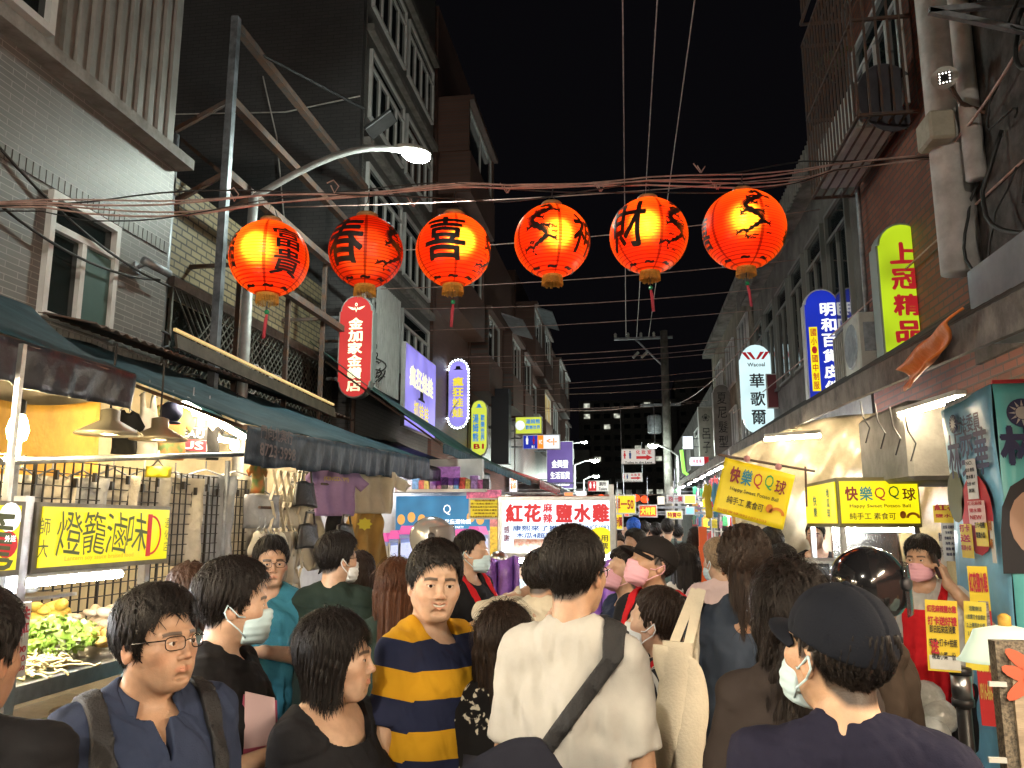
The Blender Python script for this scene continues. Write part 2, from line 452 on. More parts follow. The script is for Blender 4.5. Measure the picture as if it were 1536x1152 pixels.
def head_colors(P, fr, hs, o, base):
    q = ((P-fr[0])@fr[1])/hs; x, y, z = q.T
    c = np.tile(np.array(base, float), (len(P), 1)); ax = np.abs(x)
    def blend(m, col): m = np.clip(m, 0, 1)[:,None]; c[:] = c*(1-m)+np.array(col)*m
    near = (z < .14) & (z > -.13) & (ax < .1) & (np.abs(y) < .13)
    g = lambda cx, cy, cz, rx, ry, rz: np.exp(-(((ax-cx)/rx)**2+((y-cy)/ry)**2+((z-cz)/rz)**2))
    redd = tuple(b*k for b, k in zip(base, (1.05,.80,.74)))
    blend(near*.55*(g(.045,.06,-.035,.022,.03,.02)+g(0,.105,-.036,.013,.02,.013)+g(.08,0,-.01,.012,.03,.035)), redd)
    if o.get('beard'): blend(near*(y > .0)*.22*np.clip(g(.0,.05,-.088,.06,.07,.028)+g(0,.09,-.050,.022,.03,.007), 0, 1), (.14,.11,.09))
    if o.get('face'):
        br = np.clip(1.6-((z-(.0185+.06*(ax-.03)*(ax < .03)-.22*np.maximum(ax-.036,0)))/.0044)**2, 0, 1)*(ax > .011)*(ax < .050)*(y > .05)
        blend(br*.88, (.016,.012,.010))
        lip = np.array(base)*np.array((1.0,.52,.50)) if not o.get('fem') else np.array(base)*np.array((1.05,.42,.42))
        lz = -.0640+(.010 if o.get('smile') else .0)*(ax/.022)**2*.8
        ml = np.clip(1.5-((z-lz)/(.0095 if o.get('smile') else .0066))**2-(ax/.026)**4, 0, 1)*(y > .066)
        blend(ml*.5, lip)
        if o.get('smile'): blend((y < .083)*(ax < .017)*(np.abs(z+.065) < .005)*(y > .06), (.05,.01,.01))
        ld = np.clip(1.5-((z+.0003)/.0012)**2, 0, 1)*(np.abs(ax-.0305) < .0135)*(y > .075)
        blend(ld*.75, (.02,.014,.012))
    return c
ZL = {  # hairlines: lower limit of the hair as a function of head-frame y (front = +y)
 'short': ([-.12,-.07,-.035,-.015,.008,.022,.030,.048,.068,.085,.12], [-.072,-.074,-.055,-.012,-.018,-.020,.012,.040,.066,.078,.085]),
 'fade':  ([-.12,-.07,-.035,-.015,.008,.022,.030,.048,.068,.085,.12], [-.072,-.072,-.052,-.008,-.014,-.010,.018,.044,.070,.080,.088]),
 'long':  ([-.12,-.05,-.02,.01,.03,.045,.062,.085,.12], [-.12,-.12,-.12,-.12,-.10,-.02,.055,.075,.085]),
 'bob':   ([-.12,-.05,-.02,.01,.035,.050,.062,.085,.12], [-.10,-.10,-.095,-.085,-.045,.000,.050,.072,.080]),
}
def hair_field(vol, fr, hs, o, seed):
    st = o['hair']; base = {'pony':'short','bun':'short','wavy':'long'}.get(st, st)
    ys, zs = ZL[base]; fringe = o.get('fringe', 0)
    th = .003 if o.get('capped') else o.get('hth', {'short':.011,'fade':.007,'long':.010,'bob':.012,'pony':.008,'bun':.009,'wavy':.014}[st])
    e = lambda c, r, k, op='u': vol.ell(tuple(hs*x for x in c), tuple(hs*x for x in r), k*hs, fr, op)
    e((0,-.016,.036+th*.25), (.079+th*.75,.098+th*.8,.089+th), .004)
    if st in ('short',) and o.get('top', 1): e((0,.012,.078), (.064,.078,.052), .03)   # fuller top
    if fringe: e((0,.060,.055), (.062,.040,.036), .02)
    if base in ('long','bob') : e((0,-.012,-.030), (.088,.092,.090), .03)
    ctr = fr[0]; b = .16*hs
    def cut(x, y, z):
        y2 = y/hs; zl = np.interp(y2, ys, zs)-fringe*np.clip((y2-.05)/.02, 0, 1)*1.0
        part = o.get('part', 0)
        zl = zl+.003*np.sin(x/hs*150+seed)*np.clip((y2-.02)/.03,0,1)+part*np.clip(x/hs*.5,-.03,.03)*np.clip((y2-.04)/.02,0,1)
        return -(zl*hs-z)     # keep where z > zl
    sl = vol._sl(ctr-b, ctr+b); x, y, z = vol.pts(sl); M = fr[1]; x, y, z = x-ctr[0], y-ctr[1], z-ctr[2]
    x, y, z = [(x*M[0,i]+y*M[1,i]+z*M[2,i]) for i in range(3)]
    cw = x/hs; 
    phi = np.arctan2(x, y+.05*hs+0*z); rg = np.random.RandomState(seed)
    A = vol.F[sl]
    d = np.maximum(A, -cut(x, y, z)*.8)
    am = .0022 if o.get('res', 0) else .003
    amp = am*(2.2 if st == 'wavy' else 1.25)
    d = d+amp*(np.sin(phi*23+5*np.sin(z*30/hs+phi*3))*.6+np.sin(phi*41+z*60+2*np.sin(z*23)))
    vol.F[sl] = d.astype(f4)
    L = o.get('hlen', .25)
    down = np.array([0,0,-1.0])
    def strandcap(a, b, ra, rb, k=.02, sq=(1,1,1)): vol.cap(a, b, ra, rb, k, None, 'u', sq)
    W = lambda x, y, z: fr[0]+fr[1]@(np.array([x,y,z])*hs)
    if base == 'long':
        n = 9
        for i in range(n):
            t = (i/(n-1)-.5)*2; a0 = t*1.9
            p = W(math.sin(a0)*.072, -.014-math.cos(a0)*.078, -.02); le = L*(1+.12*math.sin(i*2.3+seed))
            if abs(t) > .8: le *= o.get('frontlen', .75)
            q = p+down*le+np.array([rg.randn()*.008, 0, 0])+fr[1]@np.array([t*.012,-.012,0])
            strandcap(p, q, .024, .010 if st != 'wavy' else .017, .02)
        zlo = fr[0][2]-L-.05; lo = fr[0]-.2; lo[2] = zlo; hi = fr[0]+.2; hi[2] = fr[0][2]-.02
        sl = vol._sl(lo, hi); x, y, z = vol.pts(sl); x = x-fr[0][0]; y = y-fr[0][1]
        ph = np.arctan2(x, y)
        if st == 'wavy': dd = .006*np.sin(z*60+4*np.sin(ph*3))+.004*np.sin(ph*15+z*70)
        else: dd = .0022*np.sin(ph*30+3*np.sin(z*8))+.002*np.sin(ph*17+1.5)
        vol.F[sl] += (dd+0*x*y*z).astype(f4)
    if st == 'pony':
        p0 = W(0,-.108,.030); vol.ell(p0, (.026,.026,.028), .02)
        p1 = p0+np.array([0,0,-.02])+fr[1]@np.array([0,-.03,0]); p2 = p1+np.array([.01,0,-L*.5]); p3 = p2+np.array([.0,.0,-L*.55])
        vol.cap(p0, p1, .022, .034, .02); vol.cap(p1, p2, .036, .034, .02); vol.cap(p2, p3, .033, .012, .02)
        lo = np.minimum(p1,p3)-.08; hi = np.maximum(p1,p3)+.08; sl = vol._sl(lo, hi); x, y, z = vol.pts(sl)
        vol.F[sl] += (.004*np.sin((x-p1[0])*260+4*np.sin(z*25))+.004*np.sin(y*210+z*40)).astype(f4)
    if st == 'bun':
        p0 = W(0,-.105,.0); p1 = W(0,-.14,-.06); p2 = p1+np.array([0,0,-.1])
        vol.cap(p0, p1, .024, .032, .02); vol.cap(p1, p2, .03, .010, .02)
def strands(parent, P, Q, fr, hs, o, seed, m):
    """thin tapered locks lying on the hair surface"""
    n = o.get('nstr', 0)
    if not n or not len(Q): return
    if o.get('capped'): Q = Q[((P[Q].mean(1)-fr[0])@fr[1])[:,2] < .0]
    rg = np.random.RandomState(seed+5); st = o['hair']
    fc = P[Q].mean(1); nr = np.cross(P[Q[:,1]]-P[Q[:,0]], P[Q[:,3]]-P[Q[:,0]]); ar = np.linalg.norm(nr, axis=1)+1e-12; nr = nr/ar[:,None]
    nr = -nr if ((fc-fc.mean(0))*nr).sum() < 0 else nr
    pick = rg.choice(len(Q), n, p=ar/ar.sum()); p = fc[pick]; N = nr[pick]
    q = (p-fr[0])@fr[1]/hs
    fwd = fr[1][:,1]; rt = fr[1][:,0]; up = fr[1][:,2]
    top = np.clip((q[:,2]-.05)/.05, 0, 1)[:,None]
    sweep = o.get('sweep', .5)
    if st in ('short','fade'):
        flow = top*(fwd[None]*.9+rt[None]*sweep)+(1-top)*(-up[None]+fwd[None]*np.where(q[:,1] > 0, .5, -.3)[:,None])
        L = .035 if st == 'short' else .014
    elif st in ('pony','bun'):
        back = fr[0]+fr[1]@np.array([0,-.108,.03])*hs; flow = np.where(q[:,2:3] > -.03, back-p, np.array([[0,0,-1.]])); L = .05
    else:
        flow = np.where(q[:,2:3] > .06, (p-(fr[0]+fr[1]@np.array([0,.0,.1])*hs))*1.0-up[None]*.02, np.array([[0,0,-1.0]])); L = .09 if st != 'bob' else .05
    flow = flow/(np.linalg.norm(flow, axis=1)[:,None]+1e-9)+rg.randn(n,3)*(.13 if st in ('short','fade','wavy') else .05)
    L = L*hs*(.6+.8*rg.rand(n))[:,None]; w = (.0008+.0011*rg.rand(n))[:,None]; seg = 6
    def normal(p):
        q = (p-fr[0])@fr[1]/hs; low = np.clip((-.02-q[:,2:3])/.05, 0, 1)
        g = np.stack([q[:,0]/.095**2, (q[:,1]+.016)/.115**2, (q[:,2]-.04)/.105**2], 1); g /= np.linalg.norm(g, axis=1)[:,None]+1e-9
        h = np.stack([q[:,0]/.09**2, (q[:,1]+.03)/.1**2, 0*q[:,0]], 1); h /= np.linalg.norm(h, axis=1)[:,None]+1e-9
        m = g*(1-low)+h*low; m /= np.linalg.norm(m, axis=1)[:,None]; return m@fr[1].T
    gv = np.array([[0,0,-1.]])*(.25 if st in ('short','fade') else .6)
    cur = p.copy(); pts = []; rr = rg.rand(n)[:,None]; ph = rg.rand(n)[:,None]*6; cv = o.get('curl', 0)
    side = None; dr = flow
    for k in range(seg+1):
        t = k/seg; n2 = normal(cur) if k else N
        dr = dr+gv/seg; dr = dr-n2*((dr*n2).sum(1)[:,None])*.97; dr = dr/(np.linalg.norm(dr, axis=1)[:,None]+1e-9)
        side = np.cross(dr, n2); lift = .0012+(.0035 if st != 'wavy' else .008)*t*rr
        c = cur+n2*lift+side*cv*np.sin(t*5+cur[:,2:3]*60)*.01
        ww = w*(1-t)**.6+.0001; pts += [c-side*ww, c+side*ww]; cur = cur+dr*L/seg
    A = np.stack(pts, 1).reshape(-1, 3); b = np.arange(n)[:,None]*(2*(seg+1))
    Fq = np.concatenate([b+np.array([[2*k,2*k+1,2*k+3,2*k+2]]) for k in range(seg)])
    return A, Fq
def hand(B, wrist, fwd, palm, s=1.0, curl=.35, side=1, spread=.12, grip=None):
    """palm + five separate fingers; fwd = finger direction, palm = palm normal, side=+1 thumb on fwd x palm side"""
    f = np.array(fwd, float); f /= np.linalg.norm(f); pn = np.array(palm, float); pn -= f*(pn@f); pn /= np.linalg.norm(pn); sd = np.cross(f, pn)*side
    w = np.array(wrist, float)
    c = w+f*.048*s
    for t in (-.026,-.009,.009,.026): B.cap(w+f*.008*s+sd*t*.6*s, w+f*.085*s+sd*t*s, .014*s, .0118*s, .010)
    for t, l in ((.028,.072),(.0095,.080),(-.0095,.074),(-.027,.058)):
        a = w+f*.088*s+sd*t*s; ang = curl*.7; d = f*math.cos(ang)+pn*math.sin(ang)+sd*t*spread*10*.1
        p = a; r = .0092*s
        for j, k in enumerate((.45,.31,.24)):
            q = p+d*l*k*s; B.cap(p, q, r, r*.92, .003); p = q; r *= .9; ang += curl*1.1; d = f*math.cos(ang)+pn*math.sin(ang)
    a = w+f*.028*s+sd*.024*s; d = sd*.75+f*.62+pn*.30*(1+curl); d /= np.linalg.norm(d)
    b = a+d*.042*s; B.cap(a, b, .0135*s, .011*s, .010)
    d2 = f*.9+pn*(.2+curl*.6)+sd*.15; d2 /= np.linalg.norm(d2); e = b+d2*.030*s; B.cap(b, e, .0105*s, .0095*s, .004)
    d3 = f*.8+pn*(.3+curl)-sd*.1; d3 /= np.linalg.norm(d3); B.cap(e, e+d3*.024*s, .0095*s, .0078*s, .004)
def eye_mat():
    if 'eyeball' in _mats: return _mats['eyeball']
    m = mat('eyeball', (.7,.68,.64), .12); nt = m.node_tree; N = nt.nodes; L = nt.links
    tc = N.new('ShaderNodeTexCoord'); sp = N.new('ShaderNodeVectorMath'); sp.operation = 'LENGTH'
    mp = N.new('ShaderNodeMapping'); mp.inputs['Scale'].default_value = (1,0,1); L.new(tc.outputs['Object'], mp.inputs[0]); L.new(mp.outputs[0], sp.inputs[0])
    rp = N.new('ShaderNodeValToRGB'); e = rp.color_ramp.elements; rp.color_ramp.interpolation = 'LINEAR'
    mu = N.new('ShaderNodeMath'); mu.operation = 'MULTIPLY'; mu.inputs[1].default_value = 100; L.new(sp.outputs['Value'], mu.inputs[0]); L.new(mu.outputs[0], rp.inputs[0])
    e[0].position = 0; e[0].color = (.002,.002,.002,1); e[1].position = .27; e[1].color = (.003,.002,.002,1)
    for p, c in ((.30,(.035,.016,.008)), (.56,(.025,.012,.007)), (.63,(.62,.58,.55))):
        q = e.new(p); q.color = (*c, 1)
    L.new(rp.outputs[0], N['Principled BSDF'].inputs['Base Color']); return m
# ------------------------------------------------------------------ a person
NPERS = [0]
def person(px, top, D, label, fa=180, ba=None, S=None, hp=0, hr=0, b=1.0, sh=1.0, hs=1.0, res=.009, group=None,
           hair='short', hcol=BLACKH, o=None, skin=(.47,.285,.185), lean=0, side=0, fem=0, belly=0,
           shirt=None, pants=None, armR=None, armL=None, mask=None, straps=None, apron=None, wear=None, elong=0):
    seed = NPERS[0]*7+3; NPERS[0] += 1
    o = dict(o or {}); o.update(hair=hair, fem=fem, capped=bool(wear and 'cap' in wear))
    tp = PD(px, top, D); S = tp.z if S is None else S
    dz = 0
    th = .018 if hair in ('short','bob') else .012
    if wear and 'cap' in wear: th = .012
    if hair == 'helmet' or (wear and 'helmet' in wear): th = .045
    Sb = S-th                                                  # crown of the skull
    view = V((tp.x, tp.y, 0)).normalized(); rgt = V((view.y, -view.x, 0))
    ba = fa if ba is None else ba
    fd = -view*math.cos(R(fa))+rgt*math.sin(R(fa))
    hz = math.atan2(fd.y, fd.x)-math.pi/2
    bt = ba-fa                                                 # the body turned relative to the head (fa grows counter-clockwise seen from above)
    MB_ = rot(bt)
    hc = Sb-.122*hs                                            # head centre height
    lean_v = MB_@np.array([math.sin(R(side)), math.sin(R(lean)), 0])*(.36*S)
    root = thing('person', label, 'person', (tp.x, tp.y, 0), group, hz)
    st = Sb/1.70
    if lean: st = (Sb+.36*1.7*(1-math.cos(R(lean))))/1.70
    # joints in the body frame, origin under the head; the pelvis sits back by the lean
    sw = .156*sh*(.9 if fem else 1)
    off = -lean_v
    def J(x, y, z, t): # t=0 pelvis .. 1 shoulders
        return MB_@np.array([x, y, 0])+np.array([0,0,z])+off*(1-t)
    zs = min(.805*st*1.70, hc-.188*hs); zp = .525*st*1.7
    neckb = J(0,-.030,zs+.055,1); hcen = np.array([0, .012, hc]); hfr = (hcen, rot(0, -hp, hr))
    fine = o.get('face', 0)
    hres = o.get('hres', .0045 if fine else max(.0055, res*.7))
    arms = []
    for sd, spec in ((1, armR), (-1, armL)):
        shd = J(sd*sw, -.012, zs, 1)
        if spec is None: spec = ((sd*(sw+.035), -.03, zs-.285*st), (sd*(sw+.03), .045, zs-.53*st), dict(curl=.4))
        if spec == 'none': arms.append(None); continue
        el, wr, hd = spec[0], spec[1], (spec[2] if len(spec) > 2 else {})
        el = J(el[0], el[1], el[2], .9); wr = J(wr[0], wr[1], wr[2], .9)
        arms.append((sd, shd, el, wr, hd))
    allp = np.array([p for a in arms if a for p in a[1:4]]+[hcen, J(0,0,zp,0)])
    lo = allp.min(0)-.13; hi = allp.max(0)+.13; lo[:2] = np.minimum(lo[:2], -.24); hi[:2] = np.maximum(hi[:2], .24)
    pelv = J(0,0,0,0); lo[:2] = np.minimum(lo[:2], pelv[:2]-.22); hi[:2] = np.maximum(hi[:2], pelv[:2]+.24)
    lo[2] = -.02; hi[2] = max(hi[2], S+.03)
    HI = .135*hs
    fx = [(-HI, HI, hres)]; fy = [(hcen[1]-.14*hs, hcen[1]+.14*hs, hres)]; fz = [(hc-.14*hs, S+.03, hres), (zs-.10 if fine else zs-.02, hc, min(res,.0045 if fine or o.get('near') else .007))]
    if fine:
        ff = .0022
        fx.append((-.055,.055,ff)); fy.append((hcen[1]+.05, hcen[1]+.13, ff)); fz.append((hc-.085, hc+.03, ff))
    for a in arms:
        if a and a[4].get('show'):
            h_ = .0045; w_ = a[3]; fx.append((w_[0]-.12, w_[0]+.12, h_)); fy.append((w_[1]-.12, w_[1]+.12, h_)); fz.append((w_[2]-.12, w_[2]+.12, h_))
    axx, ayy, azz = axis(lo[0], hi[0], fx, 0, res*1.4), axis(lo[1], hi[1], fy, 0, res*1.4), axis(lo[2], hi[2], fz+[(zp-.1, hi[2], res*1.3)], 0, .022)
    B = Vol(axx, ayy, azz); B.m = max(.035, res*3)
    def torso(T, e, low, kk=.06):
        fb = lambda t: (np.zeros(3)+off*(1-t), MB_)
        T.ell((0,0,zp+.0), (.155*b+e,.105*b+e,.13), kk, fb(0))
        T.ell((0,.012+belly*.3,zp+.16*st), (.140*b+e,.100*b+belly+e,.16), kk, fb(.35))
        T.ell((0,.002,zs-.15*st), (.160*b*sh+e,.108*b+e,.20*st), kk, fb(.8))
        if fem: 
            for s in (1,-1): T.ell((s*.07,.085,zs-.17*st), (.060+e,.052+e,.062), .04, fb(.8))
        else: T.ell((0,.03,zs-.10*st), (.145*b*sh+e,.092+e,.10), .05, fb(.9))
        T.cap(J(-sw*.88,-.012,zs-.004,1), J(sw*.88,-.012,zs-.004,1), .046+e*.8, .046+e*.8, .05)
        T.cap(J(-.05,-.045,zs+.040,1), J(.05,-.045,zs+.040,1), .032+e*.6, .032+e*.6, .03)
        for s in (1,-1): T.cap(J(s*.035,-.03,zs+.066,1), J(s*sw*.85,-.015,zs+.012,1), .034+e*.5, .040+e*.6, .04)
    torso(B, -.010 if shirt else 0, 0)
    nr = (.051 if not fem else .045)*b**.5
    B.cap(neckb-np.array([0,0,.04]), hfr[0]+hfr[1]@np.array([0,-.022,-.055])*hs, nr*1.08, nr, .03)
    for a in arms:
        if not a: continue
        sd, shd, el, wr, hd = a
        ar = (.045 if not fem else .038)*b**.5
        B.cap(shd, el, ar*1.08, ar*.86, .03); m = el+(wr-el)*.3
        B.cap(el, m, ar*.86, ar*.90, .02); B.cap(m, wr, ar*.90, ar*.60, .02)
        fw = hd.get('fwd'); fw = MB_@np.array(fw) if fw is not None else (wr-el)
        pm = hd.get('palm'); pm = MB_@np.array(pm) if pm is not None else MB_@np.array([-sd*1.0,0,0])
        fwn = fw/np.linalg.norm(fw)
        B.cap(wr-fwn*.01, wr+fwn*.02, ar*.60, .018, .012)
        hand(B, wr, fw, pm, .95 if not fem else .86, hd.get('curl', .35), hd.get('thumb', sd))
    # legs
    for s in (1,-1):
        hp_ = J(s*.085,0,zp-.02,0); kn = J(s*.095,.02,.275*1.7*st,0); an = J(s*.10,-.01,.085,0)
        B.cap(hp_, kn, .080*b, .052, .05); B.cap(kn, an, .050, .034, .03)
        B.cap(an+MB_@np.array([0,-.03,-.045]), an+MB_@np.array([0,.13,-.052]), .034, .030, .02)
    H = hfr
    head_fields(B, hfr, hs, o)
    P, Q = nets(B)
    cols = head_colors(P, hfr, hs, o, skin)
    if hair != 'none' and hair in ('short','fade','pony','bun'):      # scalp under the roots
        q = ((P-hfr[0])@hfr[1])/hs; ys, zl = ZL['short' if hair != 'fade' else 'fade']; near = (np.abs(q[:,0]) < .1) & (q[:,2] > -.09) & (q[:,1] < .1) & (q[:,1] > -.13)
        m = np.clip((q[:,2]-np.interp(q[:,1], ys, zl)+.004)/.012, 0, 1)*near*(np.abs(q[:,0]) < .0815)
        cols = cols*(1-m[:,None]*.93)+np.array(hcol)*m[:,None]*.93
    np_mesh('body', P, Q, skin_mat(), root, {'Col': cols})
    tz = lambda p: hfr[0]+hfr[1]@(np.array(p)*hs)
    if fine:
        gz = o.get('gaze', (0,0))
        for s in (1,-1):
            mb = MB(); mb.ell((0,0,0), (.0118*hs,)*3, 14, 10, Matrix.Rotation(R(90),3,'X'))
            e = mb.build('eye', eye_mat(), root, smooth=True, local=True)
            e.location = tz((s*.030,.0762,-.0028)); e.rotation_euler = Matrix(hfr[1].tolist()).to_euler()
            e.rotation_euler.rotate_axis('Z', R(gz[0])); e.rotation_euler.rotate_axis('X', R(gz[1]))
        if o.get('smile'):
            mb = MB(); mb.sheet(lambda u, v: tz(((u-.5)*.042, .0872-9*((u-.5)*.042)**2, -.0612-.0050*v+9*((u-.5)*.042)**2)), 12, 2, .002)
            mb.build('teeth', mat('teeth', (.72,.68,.58), .25), root, smooth=True, local=True)
    # hair ----------------------------------------------------------
    if hair != 'none':
        L = o.get('hlen', .25)
        hx = .16*hs+.02; r_ = o.get('hairres', .0042 if fine or o.get('near') else .0062)
        zlo = hc-.13*hs-(L if hair in ('long','wavy') else 0)-(L if hair in ('pony',) else 0)-(.1 if hair == 'bun' else 0)
        hv = Vol(axis(-hx,hx,[],0,r_), axis(hcen[1]-.23,hcen[1]+.15,[],0,r_), axis(zlo, hc+.17*hs, [(hc-.12,hc+.2,r_)],0,max(r_,.008)))
        hair_field(hv, hfr, hs, o, seed)
        if o['capped']: hv.F = np.maximum(hv.F, hv.a[2][None,None,:]-(hc+.045*hs)).astype(f4)
        HP, HQ = nets(hv)
        hm = hair_mat(hcol, 'hair_'+'_'.join('%d' % (c*1000) for c in hcol))
        s_ = strands(root, HP, HQ, hfr, hs, o, seed, hm) if len(HQ) else None
        if s_ is not None: HQ = np.concatenate([HQ, s_[1]+len(HP)]); HP = np.concatenate([HP, s_[0]])
        np_mesh('hair', HP, HQ, hm, root)
    # shirt -----------------------------------------------------------
    if shirt:
        e = shirt.get('e', .012); T = B.like(); T.m = .05
        torso(T, e, 0, .07)
        hem = shirt.get('hem', zp-.06)
        if shirt.get('loose', 1): T.ell((0,.0,zp+.10*st), (.158*b+e*1.3,.112*b+belly*.8+e*1.5,.34), .08, (off*.7, MB_))
        sl_ = shirt.get('sleeve', .62)
        band = None
        for a in arms:
            if not a or not sl_: continue
            sd, shd, el, wr, hd = a; sr = (.053 if not fem else .046)*b**.5*shirt.get('sw',1)
            if sl_ <= 1: T.cap(shd, el, sr, sr*1.10, .035, cut=sl_)
            else:
                T.cap(shd, el, sr*.95, sr*.86, .035); T.cap(el, wr, sr*.86, sr*.72, .03, cut=sl_-1)
        w = shirt.get('wr', 1)
        T.noise(.0050*w, (15,15,22), seed+1, lo, hi)
        T.noise(.0032*w, (38,38,30), seed+2, lo, hi); T.noise(.0014*w, (90,90,70), seed+9, lo, hi)
        xx, yy, zz = T.pts((slice(None),)*3); rg = np.random.RandomState(seed)      # long drag folds falling from the shoulders and gathering at the waist
        an = np.arctan2(xx-off[0]*.4, yy-off[1]*.4); dn = np.clip((zs-.05-zz)/.35, 0, 1)
        T.F = T.F+(w*.0055*dn*np.sin(an*(7+rg.randint(3))+zz*9*np.sign(np.sin(an+.4))+rg.rand()*6)*(1+.6*np.sin(an*3+zz*14))).astype(f4)
        # neck opening and hem
        nk = shirt.get('neck', 'crew'); nx = neckb+MB_@np.array([0,.01,.0])
        rad = {'crew':nr*1.10+.004,'v':nr*1.1+.004,'polo':.066,'wide':.105,'high':.060,'tank':.105}[nk]*(.93 if fem and nk != 'wide' else 1)
        T.cap(nx-np.array([0,0,.012 if nk != 'wide' else .03])+MB_@np.array([0,.034,0]), nx+np.array([0,0,.35])-MB_@np.array([0,.04,0]), rad, rad, .004, op='s')
        if nk in ('v','polo'):
            dpt = .085 if nk == 'v' else .10
            def vee(x, y, z): 
                zz = z-(nx[2]-dpt); return np.maximum(np.abs(x)-np.maximum(zz,0)*(.42 if nk == 'v' else .22), -(y)+.02)*.7
            T.fn(nx-np.array([.15,.2,dpt]), nx+np.array([.15,.2,.1]), vee, .003, 's', (np.zeros(3), MB_))
        T.F = np.maximum(T.F, (hem-T.a[2])[None,None,:])
        TP, TQ = nets(T)
        # bands follow height on the trunk and arm length on the sleeves
        bz = TP[:,2].copy(); wgt = np.zeros(len(TP))
        for a in arms:
            if not a: continue
            sd, shd, el, wr, hd = a; ab = el-shd; L2 = ab@ab; t = ((TP-shd)@ab)/L2
            dd = np.linalg.norm(TP-shd-np.clip(t,0,1)[:,None]*ab, axis=1)
            out = ((TP-shd)@(MB_@np.array([sd,0,0.0])))
            k = np.clip((out+.01)/.03, 0, 1)*(dd < .09); bz = bz*(1-k)+(zs-.0-t*np.sqrt(L2)*.98)*k
        np_mesh('shirt', TP, TQ, shirt['mat'], root, {'Band': (bz-zp)/(zs+.1-zp)})
        fld = T
        if nk == 'polo':
            mb = MB()
            for s in (1,-1):
                def col(u, v, s=s):
                    a = -math.pi/2+s*u*2.5; rr = .060+.034*v+.01*max(0,u-.6)*v
                    dn = .030*(1-v)-.004*v-.075*max(0,u-.62)*(1+v*.8)
                    p = nx+MB_@np.array([math.cos(a)*rr, math.sin(a)*rr*1.05+.010, dn+.012]); return p
                mb.sheet(col, 14, 3, .004*s)
            mb.build('collar', shirt['mat'], root, smooth=True, local=True)
    else: fld = B
    def overlay(name, m, th, f, fld=fld):   # a layer th thick on the shirt where f(x,y,z) < 0, body frame coordinates
        O = B.like(); x, y, z = O.pts((slice(None),)*3)
        M = MB_; X = x*M[0,0]+y*M[1,0]+z*0; Y = x*M[0,1]+y*M[1,1]+z*0
        g = np.broadcast_to(f(X, Y, z+0*x), O.F.shape); O.F = np.maximum(fld.F-th, g).astype(f4)
        P_, Q_ = nets(O); return np_mesh(name, P_, Q_, m, root)
    # trousers ---------------------------------------------------------
    pt = pants or {}
    Tn = B.like(); Tn.m = .05; e = pt.get('e', .014)
    Tn.ell((0,0,zp+.01), (.158*b+e,.108*b+e,.135), .05, (off, MB_))
    ln = pt.get('len', .07)
    for s in (1,-1):
        hp_ = J(s*.085,0,zp-.02,0); kn = J(s*.095,.02,.275*1.7*st,0); an = J(s*.10,-.01,.085,0)
        Tn.cap(hp_, kn, .086*b+e, .062+e, .05); Tn.cap(kn, an, .060+e, .048+e, .03)
    Tn.noise(.005, (10,10,18), seed+3, lo, hi)
    Tn.F = np.maximum(Tn.F, (ln-Tn.a[2])[None,None,:])
    if shirt: Tn.F = np.maximum(Tn.F, (Tn.a[2]-(zp+.02))[None,None,:])
    P_, Q_ = nets(Tn); np_mesh('shorts' if ln > .3 else 'trousers', P_, Q_, pt.get('mat') or cloth_mat('dark_trousers', (.025,.026,.032)), root)
    for s in (1,-1):
        mb = MB(); an = J(s*.10,-.01,.0,0)
        sl = lambda u, w, h: an+MB_@np.array([w, u, h])
        mb.ell(an+MB_@np.array([0,.05,.045]), (.046,.135,.045), 14, 8, Matrix(MB_.tolist()))
        mb.box(an+MB_@np.array([0,.05,.012]), (.088,.27,.022), Matrix(MB_.tolist()))
        mb.build('shoe', mat('dark_shoe', (.03,.03,.035), .5), root, smooth=True, local=True)
    # apron / straps ----------------------------------------------------
    ztop = zs-.06
    if apron:
        wst = zs-.30
        overlay('apron', apron, .010, lambda X, Y, Z: np.maximum(np.maximum(np.abs(X)-(.105+np.clip((wst-Z)*.9, 0, .12)), Z-ztop), np.maximum(.02-Y, (zp-.32)-Z)))
        overlay('apron_strap', apron, .009, lambda X, Y, Z: np.maximum(np.abs(np.abs(X)-.092-np.clip((Z-ztop)*.1,-.0,.1))-.019, (ztop-.01)-Z))
    for sp in (straps or []):   # (x at shoulder, x low front, x low back, half width, bottom z, material, name)
        x0, xf, xb, hw, zb, m, nm = sp
        def band_(X, Y, Z):
            t = np.clip((zs+.02-Z)/.42, 0, 1.3); xc = np.where(Y > -.012, x0+(xf-x0)*t, x0+(xb-x0)*t); return np.maximum(np.abs(X-xc)-hw, (zb)-Z)
        overlay(nm, m, .012, band_)
    fr_ = lambda: hfr
    # mask ---------------------------------------------------------------
    if mask:
        r_ = .0045 if o.get('near') or fine else .006
        c0 = tz((0,.06,-.06)); mv = Vol(axis(c0[0]-.12,c0[0]+.12,[],0,r_), axis(c0[1]-.12,c0[1]+.12,[],0,r_), axis(c0[2]-.11,c0[2]+.11,[],0,r_))
        E_ = lambda c, r, k: mv.ell(tuple(hs*x for x in c), tuple(hs*x for x in r), k, hfr)
        E_((0,.048,-.066), (.068+o.get('fat',0),.062,.062), .01); E_((0,.092,-.030), (.018,.022,.018), .03); E_((0,.070,-.095), (.032,.030,.024), .02)
        M = hfr[1]; x, y, z = mv.pts((slice(None),)*3); x, y, z = x-hfr[0][0], y-hfr[0][1], z-hfr[0][2]
        X_, Y_, Z_ = [(x*M[0,i]+y*M[1,i]+z*M[2,i])/hs for i in range(3)]
        mv.F = mv.F+(.0014*np.sin(Z_*330)*np.ones_like(mv.F)).astype(f4)
